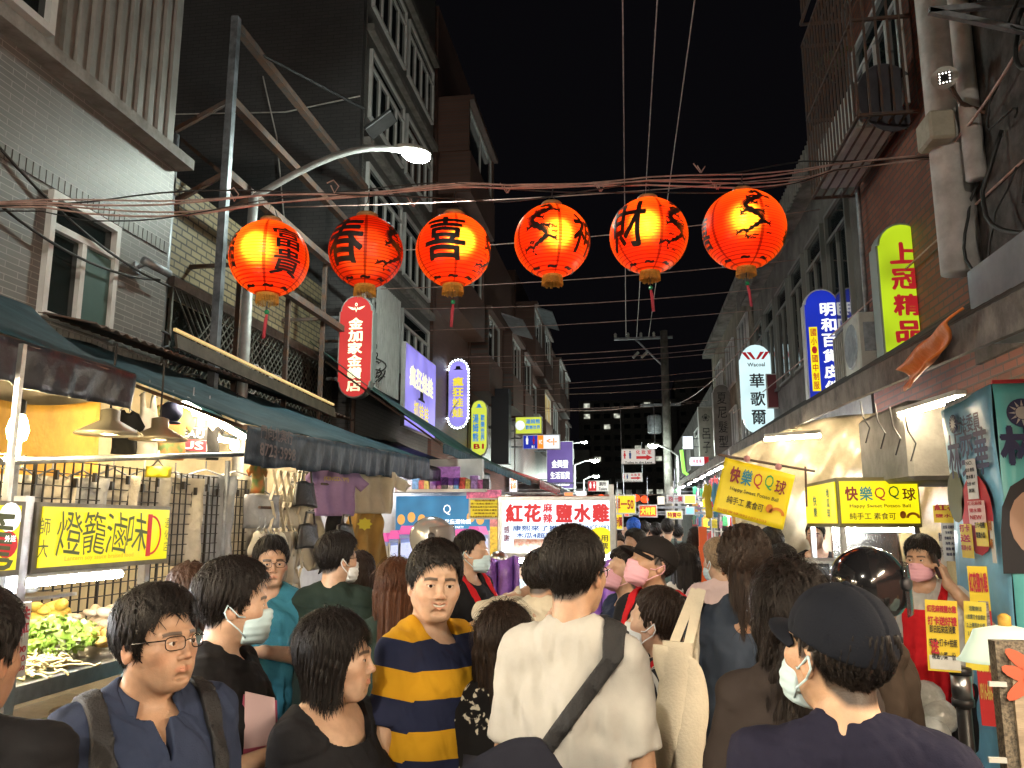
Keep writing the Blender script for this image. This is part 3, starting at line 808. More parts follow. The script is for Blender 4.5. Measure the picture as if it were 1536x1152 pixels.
        mv.F = np.maximum(mv.F, np.maximum(.030-Y_+.10*(Z_+.06), np.maximum(Z_+.016+.12*np.abs(X_), -.121-Z_+.25*np.abs(X_)))*hs).astype(f4)
        P_, Q_ = nets(mv); mo = np_mesh('face_mask', P_, Q_, mask, root)
        mb = MB()
        for s in (1,-1):
            for z0 in (-.034,-.092):
                mb.tube([tz((s*.062,.036,z0)), tz((s*.078,.015,z0*.6-.01)), tz((s*.086,-.018,.004 if z0 > -.05 else -.036))], .0022, 5)
            mb.tube([tz((s*.086,-.018,.004)), tz((s*.086,-.026,-.016)), tz((s*.086,-.018,-.036))], .0022, 5)
        mb.build('ear_loop', mask, root, smooth=True, local=True)
    wear = wear or {}
    if 'glasses' in wear:
        m = wear['glasses']; mb = MB(); hi_ = .0155; wi = .0235
        for s in (1,-1):
            pts = []
            for k in range(17):
                a = 2*math.pi*k/16; cx = abs(math.cos(a))**.6*(1 if math.cos(a) > 0 else -1); sx = abs(math.sin(a))**.6*(1 if math.sin(a) > 0 else -1)
                xx = .033+cx*wi; pts.append(tz((s*xx, .1035-.35*max(0,xx-.02)**1.2*2, -.003+sx*hi_)))
            mb.tube(pts, .0013 if not wear.get('thick') else .002, 5, False)
            mb.tube([tz((s*.057,.094,.006)), tz((s*.074,.07,.006)), tz((s*.082,0,.004)), tz((s*.081,-.02,-.006))], .0016, 5)
        mb.tube([tz((-.010,.104,0)), tz((0,.108,.003)), tz((.010,.104,0))], .0013, 5)
        mb.build('glasses', m, root, smooth=True, local=True)
    if 'cap' in wear:
        m = wear['cap']; r_ = .005; c0 = hfr[0]
        cv = Vol(axis(c0[0]-.2,c0[0]+.2,[],0,r_), axis(c0[1]-.22,c0[1]+.24,[],0,r_), axis(c0[2]-.06,c0[2]+.2,[],0,r_))
        cv.ell((0,-.010*hs,.036*hs), (.088*hs,.106*hs,.094*hs), .0, hfr)
        M = hfr[1]; x, y, z = cv.pts((slice(None),)*3); x, y, z = x-c0[0], y-c0[1], z-c0[2]
        X_, Y_, Z_ = [(x*M[0,i]+y*M[1,i]+z*M[2,i]) for i in range(3)]
        cv.F = np.maximum(cv.F, .026*hs-Z_+.22*np.minimum(Y_,0)).astype(f4)
        seam = np.abs(np.sin(3*np.arctan2(X_, Y_+.01)))
        cv.F = cv.F+(.0035*np.exp(-(seam/.06)**2)*(Z_ > .035)).astype(f4)
        P_, Q_ = nets(cv); np_mesh('cap', P_, Q_, m, root)
        bm_ = MB(); rz = {True:-1}.get(wear.get('backward'), 1)
        bm_.sheet(lambda u, v: tz(((u-.5)*.155, rz*(.088+.012*0+.082*v*math.sqrt(max(0,1-((u-.5)*1.98)**2))-.055*((u-.5)*2)**2), .030-.012*v-.018*((u-.5)*2)**2)), 16, 6, .004)
        bm_.ell(tz((0,-.010,.130)), (.008,.008,.005), 8, 5)
        bm_.build('cap_brim', m, root, smooth=True, local=True)
    if 'helmet' in wear:
        m, vm = wear['helmet'][:2]; r_ = .006; c0 = hfr[0]
        cv = Vol(axis(c0[0]-.2,c0[0]+.2,[],0,r_), axis(c0[1]-.22,c0[1]+.24,[],0,r_), axis(c0[2]-.16,c0[2]+.24,[],0,r_))
        cv.ell((0,-.018,.045), (.125,.148,.128), .0, hfr); cv.ell((0,-.02,-.01), (.118,.135,.10), .03, hfr)
        M = hfr[1]; x, y, z = cv.pts((slice(None),)*3); x, y, z = x-c0[0], y-c0[1], z-c0[2]
        X_, Y_, Z_ = [(x*M[0,i]+y*M[1,i]+z*M[2,i]) for i in range(3)]
        zl = np.interp(Y_, [-.2,-.05,.02,.05,.07,.2], [-.07,-.07,-.06,-.02,.055,.065])
        cv.F = np.maximum(cv.F, zl-Z_).astype(f4); P_, Q_ = nets(cv); np_mesh('helmet', P_, Q_, m, root)
        mb = MB(); mb.sheet(lambda u, v: tz((math.sin((u-.5)*2.9)*(.130+.004*v), -.018+math.cos((u-.5)*2.9)*(.153+.012*math.sin(v*2.4)), .10-.17*v+.02*math.cos((u-.5)*2.9))), 20, 8, .003)
        mb.build('visor', vm, root, smooth=True, local=True)
        mb = MB()
        for s in (1,-1): mb.lathe([(.024,0),(.022,.012),(.008,.016)], 14, tz((s*.124,.015,.045)), Matrix(hfr[1].tolist())@Matrix.Rotation(R(90*s),3,'Y'))
        mb.build('visor_knob', mat('dark_shoe', (.03,.03,.035), .5), root, smooth=True, local=True)
    return dict(root=root, hz=hz, MB=MB_, tz=tz, zs=zs, zp=zp, arms=arms, J=J, view=view, rgt=rgt, pos=V((tp.x,tp.y,0)))
def p_world(pi, loc):   # figure-local point to world
    c, s = math.cos(pi['hz']), math.sin(pi['hz']); return V((pi['pos'].x+c*loc[0]-s*loc[1], pi['pos'].y+s*loc[0]+c*loc[1], loc[2]))
# ================================================================== render setup, sky, camera
SC.render.engine = 'CYCLES'
SC.view_settings.view_transform = 'Standard'; SC.view_settings.look = 'None'; SC.view_settings.exposure = EXPO; SC.view_settings.gamma = 1
SC.cycles.use_denoising = True
SC.cycles.sample_clamp_indirect = 3.0; SC.cycles.sample_clamp_direct = 0
SC.cycles.max_bounces = 5; SC.cycles.diffuse_bounces = 3; SC.cycles.glossy_bounces = 3; SC.cycles.transmission_bounces = 4; SC.cycles.transparent_max_bounces = 8
SC.cycles.caustics_reflective = False; SC.cycles.caustics_refractive = False
W = bpy.data.worlds.new('World'); SC.world = W; W.use_nodes = True
nt = W.node_tree; sk = nt.nodes.new('ShaderNodeTexSky'); sk.sky_type = 'NISHITA'; sk.sun_disc = False
sk.sun_elevation = R(-7); sk.sun_rotation = R(200)
bg = nt.nodes['Background']; nt.links.new(sk.outputs[0], bg.inputs[0]); bg.inputs[1].default_value = .05
# city glow: a faint even night ambience
bg2 = nt.nodes.new('ShaderNodeBackground'); bg2.inputs[0].default_value = (.50,.46,.60,1); bg2.inputs[1].default_value = .0038
ad = nt.nodes.new('ShaderNodeAddShader'); nt.links.new(bg.outputs[0], ad.inputs[0]); nt.links.new(bg2.outputs[0], ad.inputs[1])
nt.links.new(ad.outputs[0], nt.nodes['World Output'].inputs[0])
cd = bpy.data.cameras.new('camera'); co = bpy.data.objects.new('camera', cd); COL.objects.link(co); SC.camera = co
cd.lens = 36*FPX/1536; cd.sensor_width = 36; cd.clip_end = 600; cd.clip_start = .05
co.location = CAM; co.rotation_euler = (R(90)+PITCH, 0, YAW)
# ------------------------------------------------------------------ palette
STEEL = mat('brushed_steel', (.55,.56,.56), .3, 1, var=.15, vs=20, bump=.1, bs=60)
GALV = mat('galvanised_steel', (.30,.32,.35), .5, .6, var=.4, vs=7)
RUST = mat('rusty_steel', (.16,.085,.055), .75, .2, var=.5, vs=9, col2=(.10,.09,.09), bump=.3)
DARKM = mat('dark_metal', (.03,.03,.032), .5, .3, var=.3)
BLACKP = mat('black_plastic', (.02,.02,.022), .4, var=.2)
WHITEP = mat('white_plastic', (.62,.62,.58), .45, var=.15, vs=5)
PVC = mat('grey_pvc', (.66,.63,.61), .5, var=.25, vs=4, bump=.1)
CONC = mat('concrete', (.26,.25,.23), .9, var=.45, vs=3, bump=.5, bs=25)
ASPH = mat('asphalt', (.05,.05,.052), .8, var=.4, vs=2.5, bump=.5, bs=90)
GLASSD = mat('window_glass', (.015,.022,.022), .08, spec=.8, var=.3, vs=2)
FROST = mat('frosted_green_glass', (.07,.14,.13), .35, var=.15, vs=2)
WHITEFR = mat('white_aluminium', (.72,.72,.72), .4, var=.1)
TUBE = mat('tube_light', (.8,.8,.8), .4, em=(.93,.95,1), es=150)
TUBEW = mat('warm_tube_light', (.8,.8,.7), .4, em=(1,.80,.54), es=140)
TUBES = mat('unseen_tube_light', (.8,.8,.7), .4, em=(1,.82,.58), es=520)  # only for the added tubes out of view beside the viewer
BULBM = mat('bulb_glass', (.9,.8,.6), .3, em=(1,.80,.42), es=30)
TEXTB = mat('black_lettering', (.012,.012,.014), .6)
TEXTN = mat('navy_lettering', (.02,.03,.10), .6)
WOODM = mat('plywood', (.42,.33,.23), .7, var=.3, vs=3, stretch=(1,1,6), bump=.2)
RED_AP = cloth_mat('red_apron_cloth', (.50,.016,.022))
# ------------------------------------------------------------------ ground
def struct(o, nm=None): o['kind'] = 'structure'; return o
g = MB(); g.bb((-60,-40,-.3), (60,260,-.004)); struct(g.build('ground', CONC))
g = MB(); g.bb((-2.9,-12,-.2), (2.1,150,0)); struct(g.build('road', ASPH))
for nm, x0, x1 in (('pavement',-4.2,-2.9),('pavement',2.1,2.8)):
    g = MB(); g.bb((x0,-12,-.2), (x1,150,.10)); struct(g.build(nm, mat('paving', (.2,.19,.18), .8, var=.4, vs=5, bump=.3)))
# ------------------------------------------------------------------ tile material (brick texture on a wall)
def tile_mat(name, c1, c2, mortar, w, h, ms, axis='YZ', off=.5, rough=.45, bump=.4):
    if name in _mats: return _mats[name]
    m = mat(name, c1, rough); nt = m.node_tree; N = nt.nodes; L = nt.links; b = N['Principled BSDF']
    tc = N.new('ShaderNodeTexCoord'); sp = N.new('ShaderNodeSeparateXYZ'); cb = N.new('ShaderNodeCombineXYZ')
    ge = N.new('ShaderNodeNewGeometry'); L.new(ge.outputs['Position'], sp.inputs[0])
    L.new(sp.outputs[axis[0]], cb.inputs[0]); L.new(sp.outputs[axis[1]], cb.inputs[1])
    br = N.new('ShaderNodeTexBrick'); br.inputs['Scale'].default_value = 1; br.inputs['Brick Width'].default_value = w; br.inputs['Row Height'].default_value = h
    br.inputs['Mortar Size'].default_value = ms; br.inputs['Mortar Smooth'].default_value = .1; br.offset = off; br.inputs['Bias'].default_value = 0
    br.inputs['Color1'].default_value = (*c1,1); br.inputs['Color2'].default_value = (*c2,1); br.inputs['Mortar'].default_value = (*mortar,1)
    L.new(cb.outputs[0], br.inputs[0])
    n = N.new('ShaderNodeTexNoise'); n.inputs['Scale'].default_value = .9; n.inputs['Detail'].default_value = 6; L.new(ge.outputs['Position'], n.inputs['Vector'])
    mr = N.new('ShaderNodeMapRange'); mr.inputs[3].default_value = .62; mr.inputs[4].default_value = 1.25; L.new(n.outputs['Fac'], mr.inputs[0])
    vm = N.new('ShaderNodeVectorMath'); vm.operation = 'SCALE'; L.new(br.outputs['Color'], vm.inputs[0]); L.new(mr.outputs[0], vm.inputs['Scale'])
    L.new(vm.outputs[0], b.inputs['Base Color'])
    bp = N.new('ShaderNodeBump'); bp.inputs['Strength'].default_value = bump; bp.inputs['Distance'].default_value = .01; bp.invert = True
    L.new(br.outputs['Fac'], bp.inputs['Height']); L.new(bp.outputs[0], b.inputs['Normal'])
    return m
def window(parent, side, y0, y1, z0, z1, x, sash=2, transom=0, glass=None, frame=WHITEFR, fw=.045, d=.06, name='window'):
    """window on a wall plane X = x, side=+1 faces +X; a frame part with a glass sub-part"""
    m = MB(); s = side
    def bb(ya, yb, za, zb, dd=d, x0=0): m.bb((x+s*x0, ya, za), (x+s*(x0+dd), yb, zb))
    bb(y0, y1, z0, z0+fw); bb(y0, y1, z1-fw, z1); bb(y0, y0+fw, z0+fw, z1-fw); bb(y1-fw, y1, z0+fw, z1-fw)
    for i in range(1, sash): yc = y0+(y1-y0)*i/sash; bb(yc-fw*.5, yc+fw*.5, z0+fw, (z1-transom if transom else z1-fw), d*.8)
    if transom: bb(y0+fw, y1-fw, z1-transom-fw*.5, z1-transom+fw*.5, d*.85)
    fr = m.build(name, frame, parent)
    g = MB(); g.bb((x+s*.004, y0+fw, z0+fw), (x+s*.016, y1-fw, z1-fw)); g.build('pane', glass or GLASSD, fr)
    return fr
# ================================================================== LEFT: near tiled building
LX = -4.2
GT = tile_mat('grey_strip_tiles', (.155,.15,.148), (.185,.178,.172), (.36,.34,.32), .24, .047, .0032)
b1 = thing('building', 'grey tiled building with white sliding window and ribbed metal storey above', 'building', (-6.5, 2, 0))
m = MB()
wy0, wy1, wz0, wz1 = 5.0, 5.80, 3.22, 4.18
m.bb((-9, -3, 0), (LX, wy0, 5.06)); m.bb((-9, wy1, 0), (LX, 6.56, 5.06)); m.bb((-9, wy0, 0), (LX, wy1, wz0)); m.bb((-9, wy0, wz1), (LX, wy1, 5.06)); m.bb((-9, wy0, wz0), (LX-.3, wy1, wz1))
m.build('wall', GT, b1)
m = MB()   # upright soldier courses over and under the window
for z in (3.13, 4.26):
    y = -2.9
    while y < 6.5:
        m.bb((LX+.003, y, z-.052), (LX+.012, y+.056, z+.052)); y += .066
m.build('tile_course', tile_mat('soldier_tiles', (.15,.145,.14), (.18,.172,.166), (.15,.14,.14), .5, .5, .0), b1)
m = MB(); m.bb((-9,-3,5.06), (LX+.16, 6.62, 5.16)); m.build('ledge', mat('ledge_paint', (.27,.255,.24), .7, var=.3), b1)
m = MB()
UW = mat('ribbed_steel_panel', (.27,.26,.25), .5, .1, var=.18, vs=3, bump=.1)
m.bb((-9,-3,5.16), (LX, 6.5, 7.18))
y = 4.95
while y < 6.5:
    m.prism([(0,0),(.045,0),(.032,.028),(.013,.028)], (LX, y, 5.16), (0,1,0), (1,0,0), -2.02); y += .155
m.build('ribbed_wall', UW, b1)
m = MB(); m.bb((-9.2,-3.2,7.18), (LX+.22, 6.75, 7.36)); m.build('roof_trim', mat('roof_trim_paint', (.34,.33,.31), .6, var=.2), b1)
window(b1, 1, wy0, wy1, wz0, wz1, LX-.02, 2, .26, GLASSD, fw=.05, d=.07)
m = MB(); m.bb((LX+.012, 5.42, wz0+.06), (LX+.02, 5.74, wz1-.30)); m.build('frosted_sash', FROST, b1)
window(b1, 1, 4.0, 4.82, 5.30, 6.7, LX, 2, 0, GLASSD, fw=.06, d=.07)
c = thing('security_camera', 'grey bullet security camera on the tiled wall beside the white window', 'security camera', (LX, 6.15, 3.95))
m = MB(); m.tube([(LX,6.1,3.93),(LX+.1,6.12,3.98)], .018); m.tube([(LX+.1,6.05,3.98),(LX+.16,6.35,3.95)], .036, 12); m.build('housing', GALV, c, smooth=True)
m = MB(); m.box((LX+.012,6.1,3.93), (.02,.09,.09)); m.build('bracket', GALV, c)
# ================================================================== LEFT: yellow brick low block with steel frame
YB = tile_mat('yellow_brick', (.30,.24,.14), (.24,.19,.11), (.05,.045,.04), .2, .075, .010, axis='YZ')
b2 = thing('building', 'low yellow brick building with grilled balcony behind the rusty frame', 'building', (-6.5, 9, 0))
m = MB(); m.bb((-9,6.7,0), (-4.6,11.4,5.3)); m.build('wall', YB, b2)
m = MB(); m.bb((-4.6,6.9,3.0), (-4.35,11.3,3.12)); m.bb((-4.6,6.9,4.02), (-4.33,11.3,4.12)); m.build('balcony_ledge', mat('ledge_paint', (.27,.255,.24), .7, var=.3), b2)
m = MB()
y = 6.95
while y < 11.2:
    m.bar((-4.36,y,3.12), (-4.36,y+.9 if y < 10.4 else 11.2,4.02 if y < 10.4 else 3.12+(11.2-y)), .012); m.bar((-4.36,y+.0,4.02), (-4.36,min(y+.9,11.2),4.02-min(.9,11.2-y)), .012); y += .11
y = 6.95
while y < 11.2: m.bar((-4.38,y,3.1), (-4.38,y,4.05), .03); y += .85
m.build('window_grille', mat('grille_paint', (.15,.15,.13), .6, .3, var=.4), b2)
m = MB(); m.bb((-4.62,7.0,3.15), (-4.585,11.2,4.0)); m.build('window', GLASSD, b2)
m = MB(); 
for y,r in ((6.62,.05),(6.78,.035),(6.9,.05)): m.tube([(-4.45,y,2.9),(-4.45,y,5.6)], r, 8)
m.build('downpipe', GALV, b2, smooth=True)
fr = thing('billboard_frame', 'rusty empty billboard frame of steel beams above the yellow brick building', 'steel frame', (-4.0, 8, 2.9))
m = MB()
P0 = (-3.95, 7.05)
m.bar((P0[0],P0[1],2.9), (P0[0],P0[1],6.95), .075); m.build('post', mat('grey_painted_steel', (.20,.22,.25), .5, .4, var=.5, vs=5), fr)
m = MB()
for z in (6.9, 6.05, 5.25, 4.45): m.bar((-3.98,7.1,z), (-3.98,11.3,z), .085, .085)
m.build('beam', RUST, fr)
m = MB()
for y in (7.6, 8.8, 9.9, 11.2):
    m.bar((-4.02,y,2.95), (-4.02,y,4.5 if y < 9 else 5.3), .05)
for y in (7.6,9.9,11.2): m.bar((-4.9,y,2.95), (-4.9,y,6.0), .05); m.bar((-4.02,y,5.25), (-4.9,y,6.0), .04); m.bar((-4.02,y,4.45), (-4.9,y,4.45), .04)
for y in (7.1,8.8): m.bar((-3.98,y,5.25), (-4.95,y-.2,4.6), .045); m.bar((-3.98,y,6.05), (-4.95,y-.2,5.4), .045)
m.build('brace', RUST, fr)
fl = thing('floodlight', 'unlit box floodlight on a thin arm above the rusty frame', 'floodlight', (-3.4,9.0,7.0))
m = MB(); m.tube([(-3.98,7.6,6.9),(-3.6,8.4,6.95),(-3.3,9.2,7.05)], .02); m.build('arm', DARKM, fl)
m = MB(); m.box((-3.15,9.45,6.95), (.42,.30,.05), Matrix.Rotation(R(-35),3,'Y')); m.build('lamp_box', DARKM, fl, bevel=.01)
# ================================================================== LEFT: tall dark apartment block
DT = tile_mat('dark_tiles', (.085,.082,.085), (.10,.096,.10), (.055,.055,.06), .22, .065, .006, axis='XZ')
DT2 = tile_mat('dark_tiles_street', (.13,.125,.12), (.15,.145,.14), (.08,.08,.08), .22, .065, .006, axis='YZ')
b3 = thing('building', 'tall dark tiled apartment block with long strips of white windows', 'building', (-9, 14, 0))
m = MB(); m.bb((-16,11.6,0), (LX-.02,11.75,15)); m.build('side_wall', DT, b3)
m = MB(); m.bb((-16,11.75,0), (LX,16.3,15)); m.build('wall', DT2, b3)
m = MB()
for z in (4.1,6.05,7.9,9.95,12.0): m.bb((LX,11.75,z), (LX+.12,16.3,z+.12))
m.build('ledge', mat('ledge_paint', (.27,.255,.24), .7, var=.3), b3)
for z in (4.5,6.4,8.45,10.5): window(b3, 1, 11.9, 13.9, z, z+1.25, LX, 4, .3); window(b3, 1, 14.1, 16.1, z, z+1.25, LX, 4, .3)
m = MB()
for z in (5.0,4.1): 
    for k in range(14): m.bb((LX+.15,12.2+k*.10,z-.2), (LX+.17,12.24+k*.10,z+.7))
m.build('window_grille', WHITEFR, b3)
m = MB(); m.tube([(-4.2,11.5,8.6),(-5.5,11.55,8.45),(-8,11.55,8.6)], .012, 5); m.tube([(-5.9,11.5,9.1),(-5.6,11.5,8.0),(-5.4,11.5,6.6),(-5.5,11.5,5.4)], .012, 5); m.build('wall_cable', PVC, b3)
# ================================================================== LEFT: brick red balcony tower blocks
RB = tile_mat('brick_red_tiles', (.19,.095,.075), (.15,.078,.062), (.12,.10,.09), .22, .07, .008, axis='YZ')
RBX = tile_mat('brick_red_tiles_side', (.17,.09,.072), (.14,.072,.06), (.11,.09,.08), .22, .07, .008, axis='XZ')
GREYT = tile_mat('grey_green_tiles', (.11,.115,.105), (.095,.10,.095), (.07,.07,.07), .22, .07, .008, axis='YZ')
WARMW = mat('lit_window', (.3,.25,.15), .4, em=(1,.70,.25), es=.3, emvar=.6)
rb = random.Random(3)
def tower(y0, y1, ztop, label, wallm, bays, z, x=LX, side=1):
    t = thing('building', label, 'building', (x-side*4, (y0+y1)/2, 0))
    m = MB(); m.bb((x-side*9, y0, 0), (x, y1, ztop)); m.build('wall', wallm, t)
    nb = bays; w = (y1-y0)/nb; fl = 0
    while z+2.6 < ztop:
        for i in range(nb):
            ya, yb = y0+w*i+.25, y0+w*(i+1)-.25; dpt = .75 if (i+fl) % 3 else .5
            m = MB(); m.bb((x, ya, z-.15), (x+side*dpt, yb, z+.85)); m.bb((x, ya-.05, z+2.1), (x+side*(dpt+.08), yb+.05, z+2.22))
            for yy in (ya, yb): m.bb((x, yy-.06, z+.85), (x+side*dpt*.96, yy+.06, z+2.1))
            bal = m.build('balcony', wallm if rb.random() < .7 else RBX, t)
            lit_ = rb.random() < .06
            window(t, side, ya+.1, yb-.1, z+.86, z+2.08, x+side*(dpt-.12), rb.choice((2,3)), 0, WARMW if lit_ else GLASSD, fw=.06, d=.05)
            q = rb.random()
            if q < .35:
                m = MB(); m.box((x+side*(dpt+.2), ya+.5, z+.35), (.35,.75,.55)); m.build('air_conditioner', WHITEP, bal, bevel=.02)
            elif q < .6:
                m = MB(); m.prism([(0,0),(.6,-.22),(.6,-.26),(0,-.06)], (x+side*dpt, ya, z+2.15), (side,0,0), (0,0,1), (yb-ya)*side); m.build('rain_canopy', mat('canopy_sheet', (.3,.33,.36), .4, .2, var=.3), bal)
            elif q < .68:
                m = MB()
                for k in range(160):
                    a = V((x+side*(dpt+rb.uniform(-.1,.3)), rb.uniform(ya,yb), z+.85+rb.uniform(-.35,.4))); d = V((rb.uniform(-1,1),rb.uniform(-1,1),rb.uniform(-1,1))).normalized()*.09
                    e2 = V((rb.uniform(-1,1),rb.uniform(-1,1),rb.uniform(-1,1))).normalized()*.03; m.add([a-d, a+e2, a+d, a-e2], [(0,1,2,3)])
                m.build('balcony_plants', mat('leaf', (.05,.09,.03), .6, var=.4), bal)
        z += 2.75; fl += 1
    return t
tower(16.6, 20.4, 13.8, 'tall brick red balcony block just past the dark tiled apartments', RB, 1, 6.6)
tower(20.6, 29, 10.7, 'brick red apartment block with air conditioners and rain canopies, middle of the left row', RB, 3, 5.4)
tower(29.3, 47, 11.4, 'farthest brick red block with bay windows on the left side', RB, 5, 5.2)
# ================================================================== far high-rise closing the street
hr = thing('building', 'distant dark high-rise with scattered lit windows at the street end', 'building', (1.5,100,0))
p = PY(880,600,100); q = PY(990,600,100)
m = MB(); m.bb((p.x-1,100,0), (q.x+2,112,17)); m.bb((q.x+2,103,0), (q.x+22,112,20)); m.build('wall', mat('highrise_wall', (.13,.11,.10), .8, var=.3), hr)
wl = MB(); wd = MB()
for r_ in range(12):
    for c_ in range(9):
        x = p.x+.0+c_*1.25; z = 1.5+r_*1.35
        (wl if rb.random() < .22 else wd).box((x, 99.96, z), (.75,.06,.55))
for r_ in range(12):
    for c_ in range(12): (wl if rb.random() < .06 else wd).box((q.x+3+c_*1.5, 102.96, 2+r_*1.5), (.7,.06,.5))
wl.build('lit_windows', mat('far_lit_window', (.3,.3,.3), .5, em=(.9,.92,.75), es=.5, emvar=.9), hr); wd.build('windows', GLASSD, hr)
b = thing('building', 'low dark building closing the far end of the market street', 'building', (0,80,0))
m = MB(); m.bb((-22,80,0), (-4,84,9)); m.bb((5,80,0), (24,84,10)); m.build('wall', mat('highrise_wall', (.13,.11,.10), .8), b)
# ================================================================== RIGHT buildings
RX = 2.8
BR = tile_mat('red_brick_wall', (.26,.085,.05), (.19,.06,.04), (.09,.07,.06), .22, .07, .009, axis='YZ', rough=.7)
b4 = thing('building', 'old red brick building with iron window cages and thick white drain pipe', 'building', (6,6,0))
m = MB(); m.bb((RX,6.9,2.2), (9,9.6,9.2)); m.bb((RX,-3,2.2), (9,6.9,9.4)); m.bb((RX+.9,-3,0), (9,9.6,2.2)); m.build('wall', BR, b4)
m = MB(); m.bb((RX-.04,3.2,3.0), (RX+.02,6.75,9.0)); m.build('concrete_pier', mat('dark_concrete', (.075,.065,.062), .9, var=.6, vs=4, bump=.6, bs=12), b4)
m = MB(); a = PX(1412,0,RX-.16); bq = PX(1448,400,RX-.16)
py_ = PX(1424,220,RX-.17).y; m.tube([(RX-.17,py_,3.7),(RX-.17,py_,9.6)], .15, 20); m.build('drain_pipe', PVC, b4, smooth=True)
m = MB(); m.tube([(RX-.12,py_-.30,4.35),(RX-.12,py_-.30,9.6)], .075, 14); m.build('side_pipe', PVC, b4, smooth=True)
m = MB(); m.tube([(RX-.09,9.3,3.4),(RX-.09,9.3,8.5)], .03, 8); m.build('thin_pipe', GALV, b4, smooth=True)
cage = MB()
for y0,y1,z0,z1 in ((7.5,9.5,5.6,7.6),(7.4,9.5,7.9,9.3)):
    x0 = RX-.55
    for z in (z0,(z0+z1)/2,z1): cage.bar((x0,y0,z),(x0,y1,z),.03); cage.bar((RX,y0,z),(x0,y0,z),.03); cage.bar((RX,y1,z),(x0,y1,z),.03)
    y = y0
    while y <= y1+.01: cage.bar((x0,y,z0),(x0,y,z1),.02); y += .125
    for k in range(5): cage.bar((RX-.11*k,y0,z0),(RX-.11*k,y1,z0),.02); cage.bar((RX-.11*k,y0,z0),(RX-.11*k,y0,z1),.02)
cage.build('iron_cage', RUST, b4)
window(b4, -1, 7.7, 9.3, 5.8, 7.3, RX, 4, .35); window(b4, -1, 7.7, 9.3, 8.0, 9.1, RX, 4, 0)
m = MB(); m.box((RX-.32,8.5,5.85), (.4,1.5,.5)); m.build('air_conditioner', WHITEP, b4, bevel=.02)
m = MB(); m.box((RX-.30,py_-.1,4.85), (.2,.3,.24)); m.build('junction_box', mat('cream_box', (.42,.38,.30), .6, var=.2), b4, bevel=.02)
di = thing('satellite_dish', 'grey round satellite dish behind the white drain pipe', 'satellite dish', (RX-.3,7.5,5.5))
m = MB(); m.lathe([(0.001,0),(.2,.03),(.34,.10),(.345,.11),(.33,.10),(.001,.02)], 28, (RX-.25,7.75,5.85), Matrix.Rotation(R(95),3,'X')@Matrix.Rotation(R(18),3,'Y')); m.build('dish', mat('dish_grey', (.11,.11,.13), .5, var=.2), di, smooth=True)
m = MB(); m.tube([(RX,7.85,5.6),(RX-.25,7.8,5.85)], .02); m.build('arm', DARKM, di)
# air conditioner top right
ac = thing('air_conditioner', 'white outdoor air conditioner on steel brackets in the top right corner', 'air conditioner', (RX-.35,5.2,5.2))
m = MB(); m.bb((RX-.62,4.3,5.3), (RX-.06,5.35,6.1)); m.build('casing', mat('ac_casing', (.50,.49,.45), .5, var=.2, vs=3), ac, bevel=.02)
m = MB(); m.lathe([(.33,0),(.36,.02),(.33,.04),(.001,.03)], 28, (RX-.62,4.85,5.70), Matrix.Rotation(R(-90),3,'Y')); 
m.build('fan_grille', DARKM, ac, smooth=True)
m = MB(); m.bar((RX,5.3,4.95),(RX-.7,5.3,5.2),.04); m.bar((RX,4.4,4.95),(RX-.7,4.4,5.2),.04); m.bar((RX,5.3,5.2),(RX-.7,5.3,5.2),.04); m.bar((RX,4.4,5.2),(RX-.7,4.4,5.2),.04); m.build('bracket', GALV, ac)
# LED floodlight/camera
fl = thing('security_camera', 'white oval camera with a ring of small LEDs beside the drain pipe', 'security camera', (RX-.3,6.0,4.9))
c0 = V((RX-.34,6.05,5.12)); n0 = (CAM-c0+V((.2,0,-.6))).normalized(); rx = n0.cross(V((0,0,-1))).normalized()*1; up = n0.cross(rx)*-1; 
if up.z < 0: up = -up
rx = up.cross(n0)
m = MB(); ov = [(math.cos(a)*.085*(1+.12*abs(math.cos(a))), math.sin(a)*.085) for a in [i*math.pi/12 for i in range(24)]]
m.prism(ov, c0, rx, up, .035); m.prism([(x*.6,y*.6) for x,y in ov], c0-n0*.10, rx, up, .10); m.build('housing', WHITEP, fl, smooth=False)
m = MB(); m.prism([(-.045,-.045),(.045,-.045),(.045,.045),(-.045,.045)], c0+n0*.036, rx, up, .004); m.build('led_plate', BLACKP, fl)
m = MB()
for i in range(4):
    for j in range(4):
        if i in (1,2) and j in (1,2): continue
        m.ell(c0+n0*.042+rx*(-.034+i*.0227)+up*(-.034+j*.0227), (.0065,)*3, 6, 4)
m.build('led', mat('led_glow', (.9,.9,.8), .3, em=(1,.95,.85), es=3), fl)
m = MB(); m.tube([c0-n0*.1, (RX-.2,6.15,4.95),(RX-.02,6.15,4.85)], .018); m.build('bracket', RUST, fl)
# farther right buildings
GY = mat('grey_panel_wall', (.15,.145,.135), .8, var=.4, vs=2, bump=.3)
b5 = thing('building', 'grey old two-storey building with tall windows and slanted roof edge on the right', 'building', (6,12,0))
m = MB(); m.bb((RX,9.7,2.3), (9,17.8,6.55)); m.bb((RX+1,9.7,0), (9,17.8,2.3)); m.build('wall', GY, b5)
m = MB(); m.bb((RX-.35,9.7,6.55), (9,17.9,6.67)); m.build('roof', CONC, b5)
y = 9.8
m = MB()
while y < 17.6: m.prism([(0,0),(.07,0),(.05,.04),(.02,.04)], (RX-.352,y,6.35), (0,1,0), (-1,0,0), .35); y += .14
m.build('corrugated_fascia', mat('corrugated_grey', (.17,.16,.15), .6, var=.3), b5)
for y in (10.0,11.3,12.6,13.9,15.2,16.5): window(b5, -1, y, y+1.05, 4.2, 5.95, RX, 2, .4, frame=mat('grey_frame', (.2,.2,.19), .6))
m = MB()
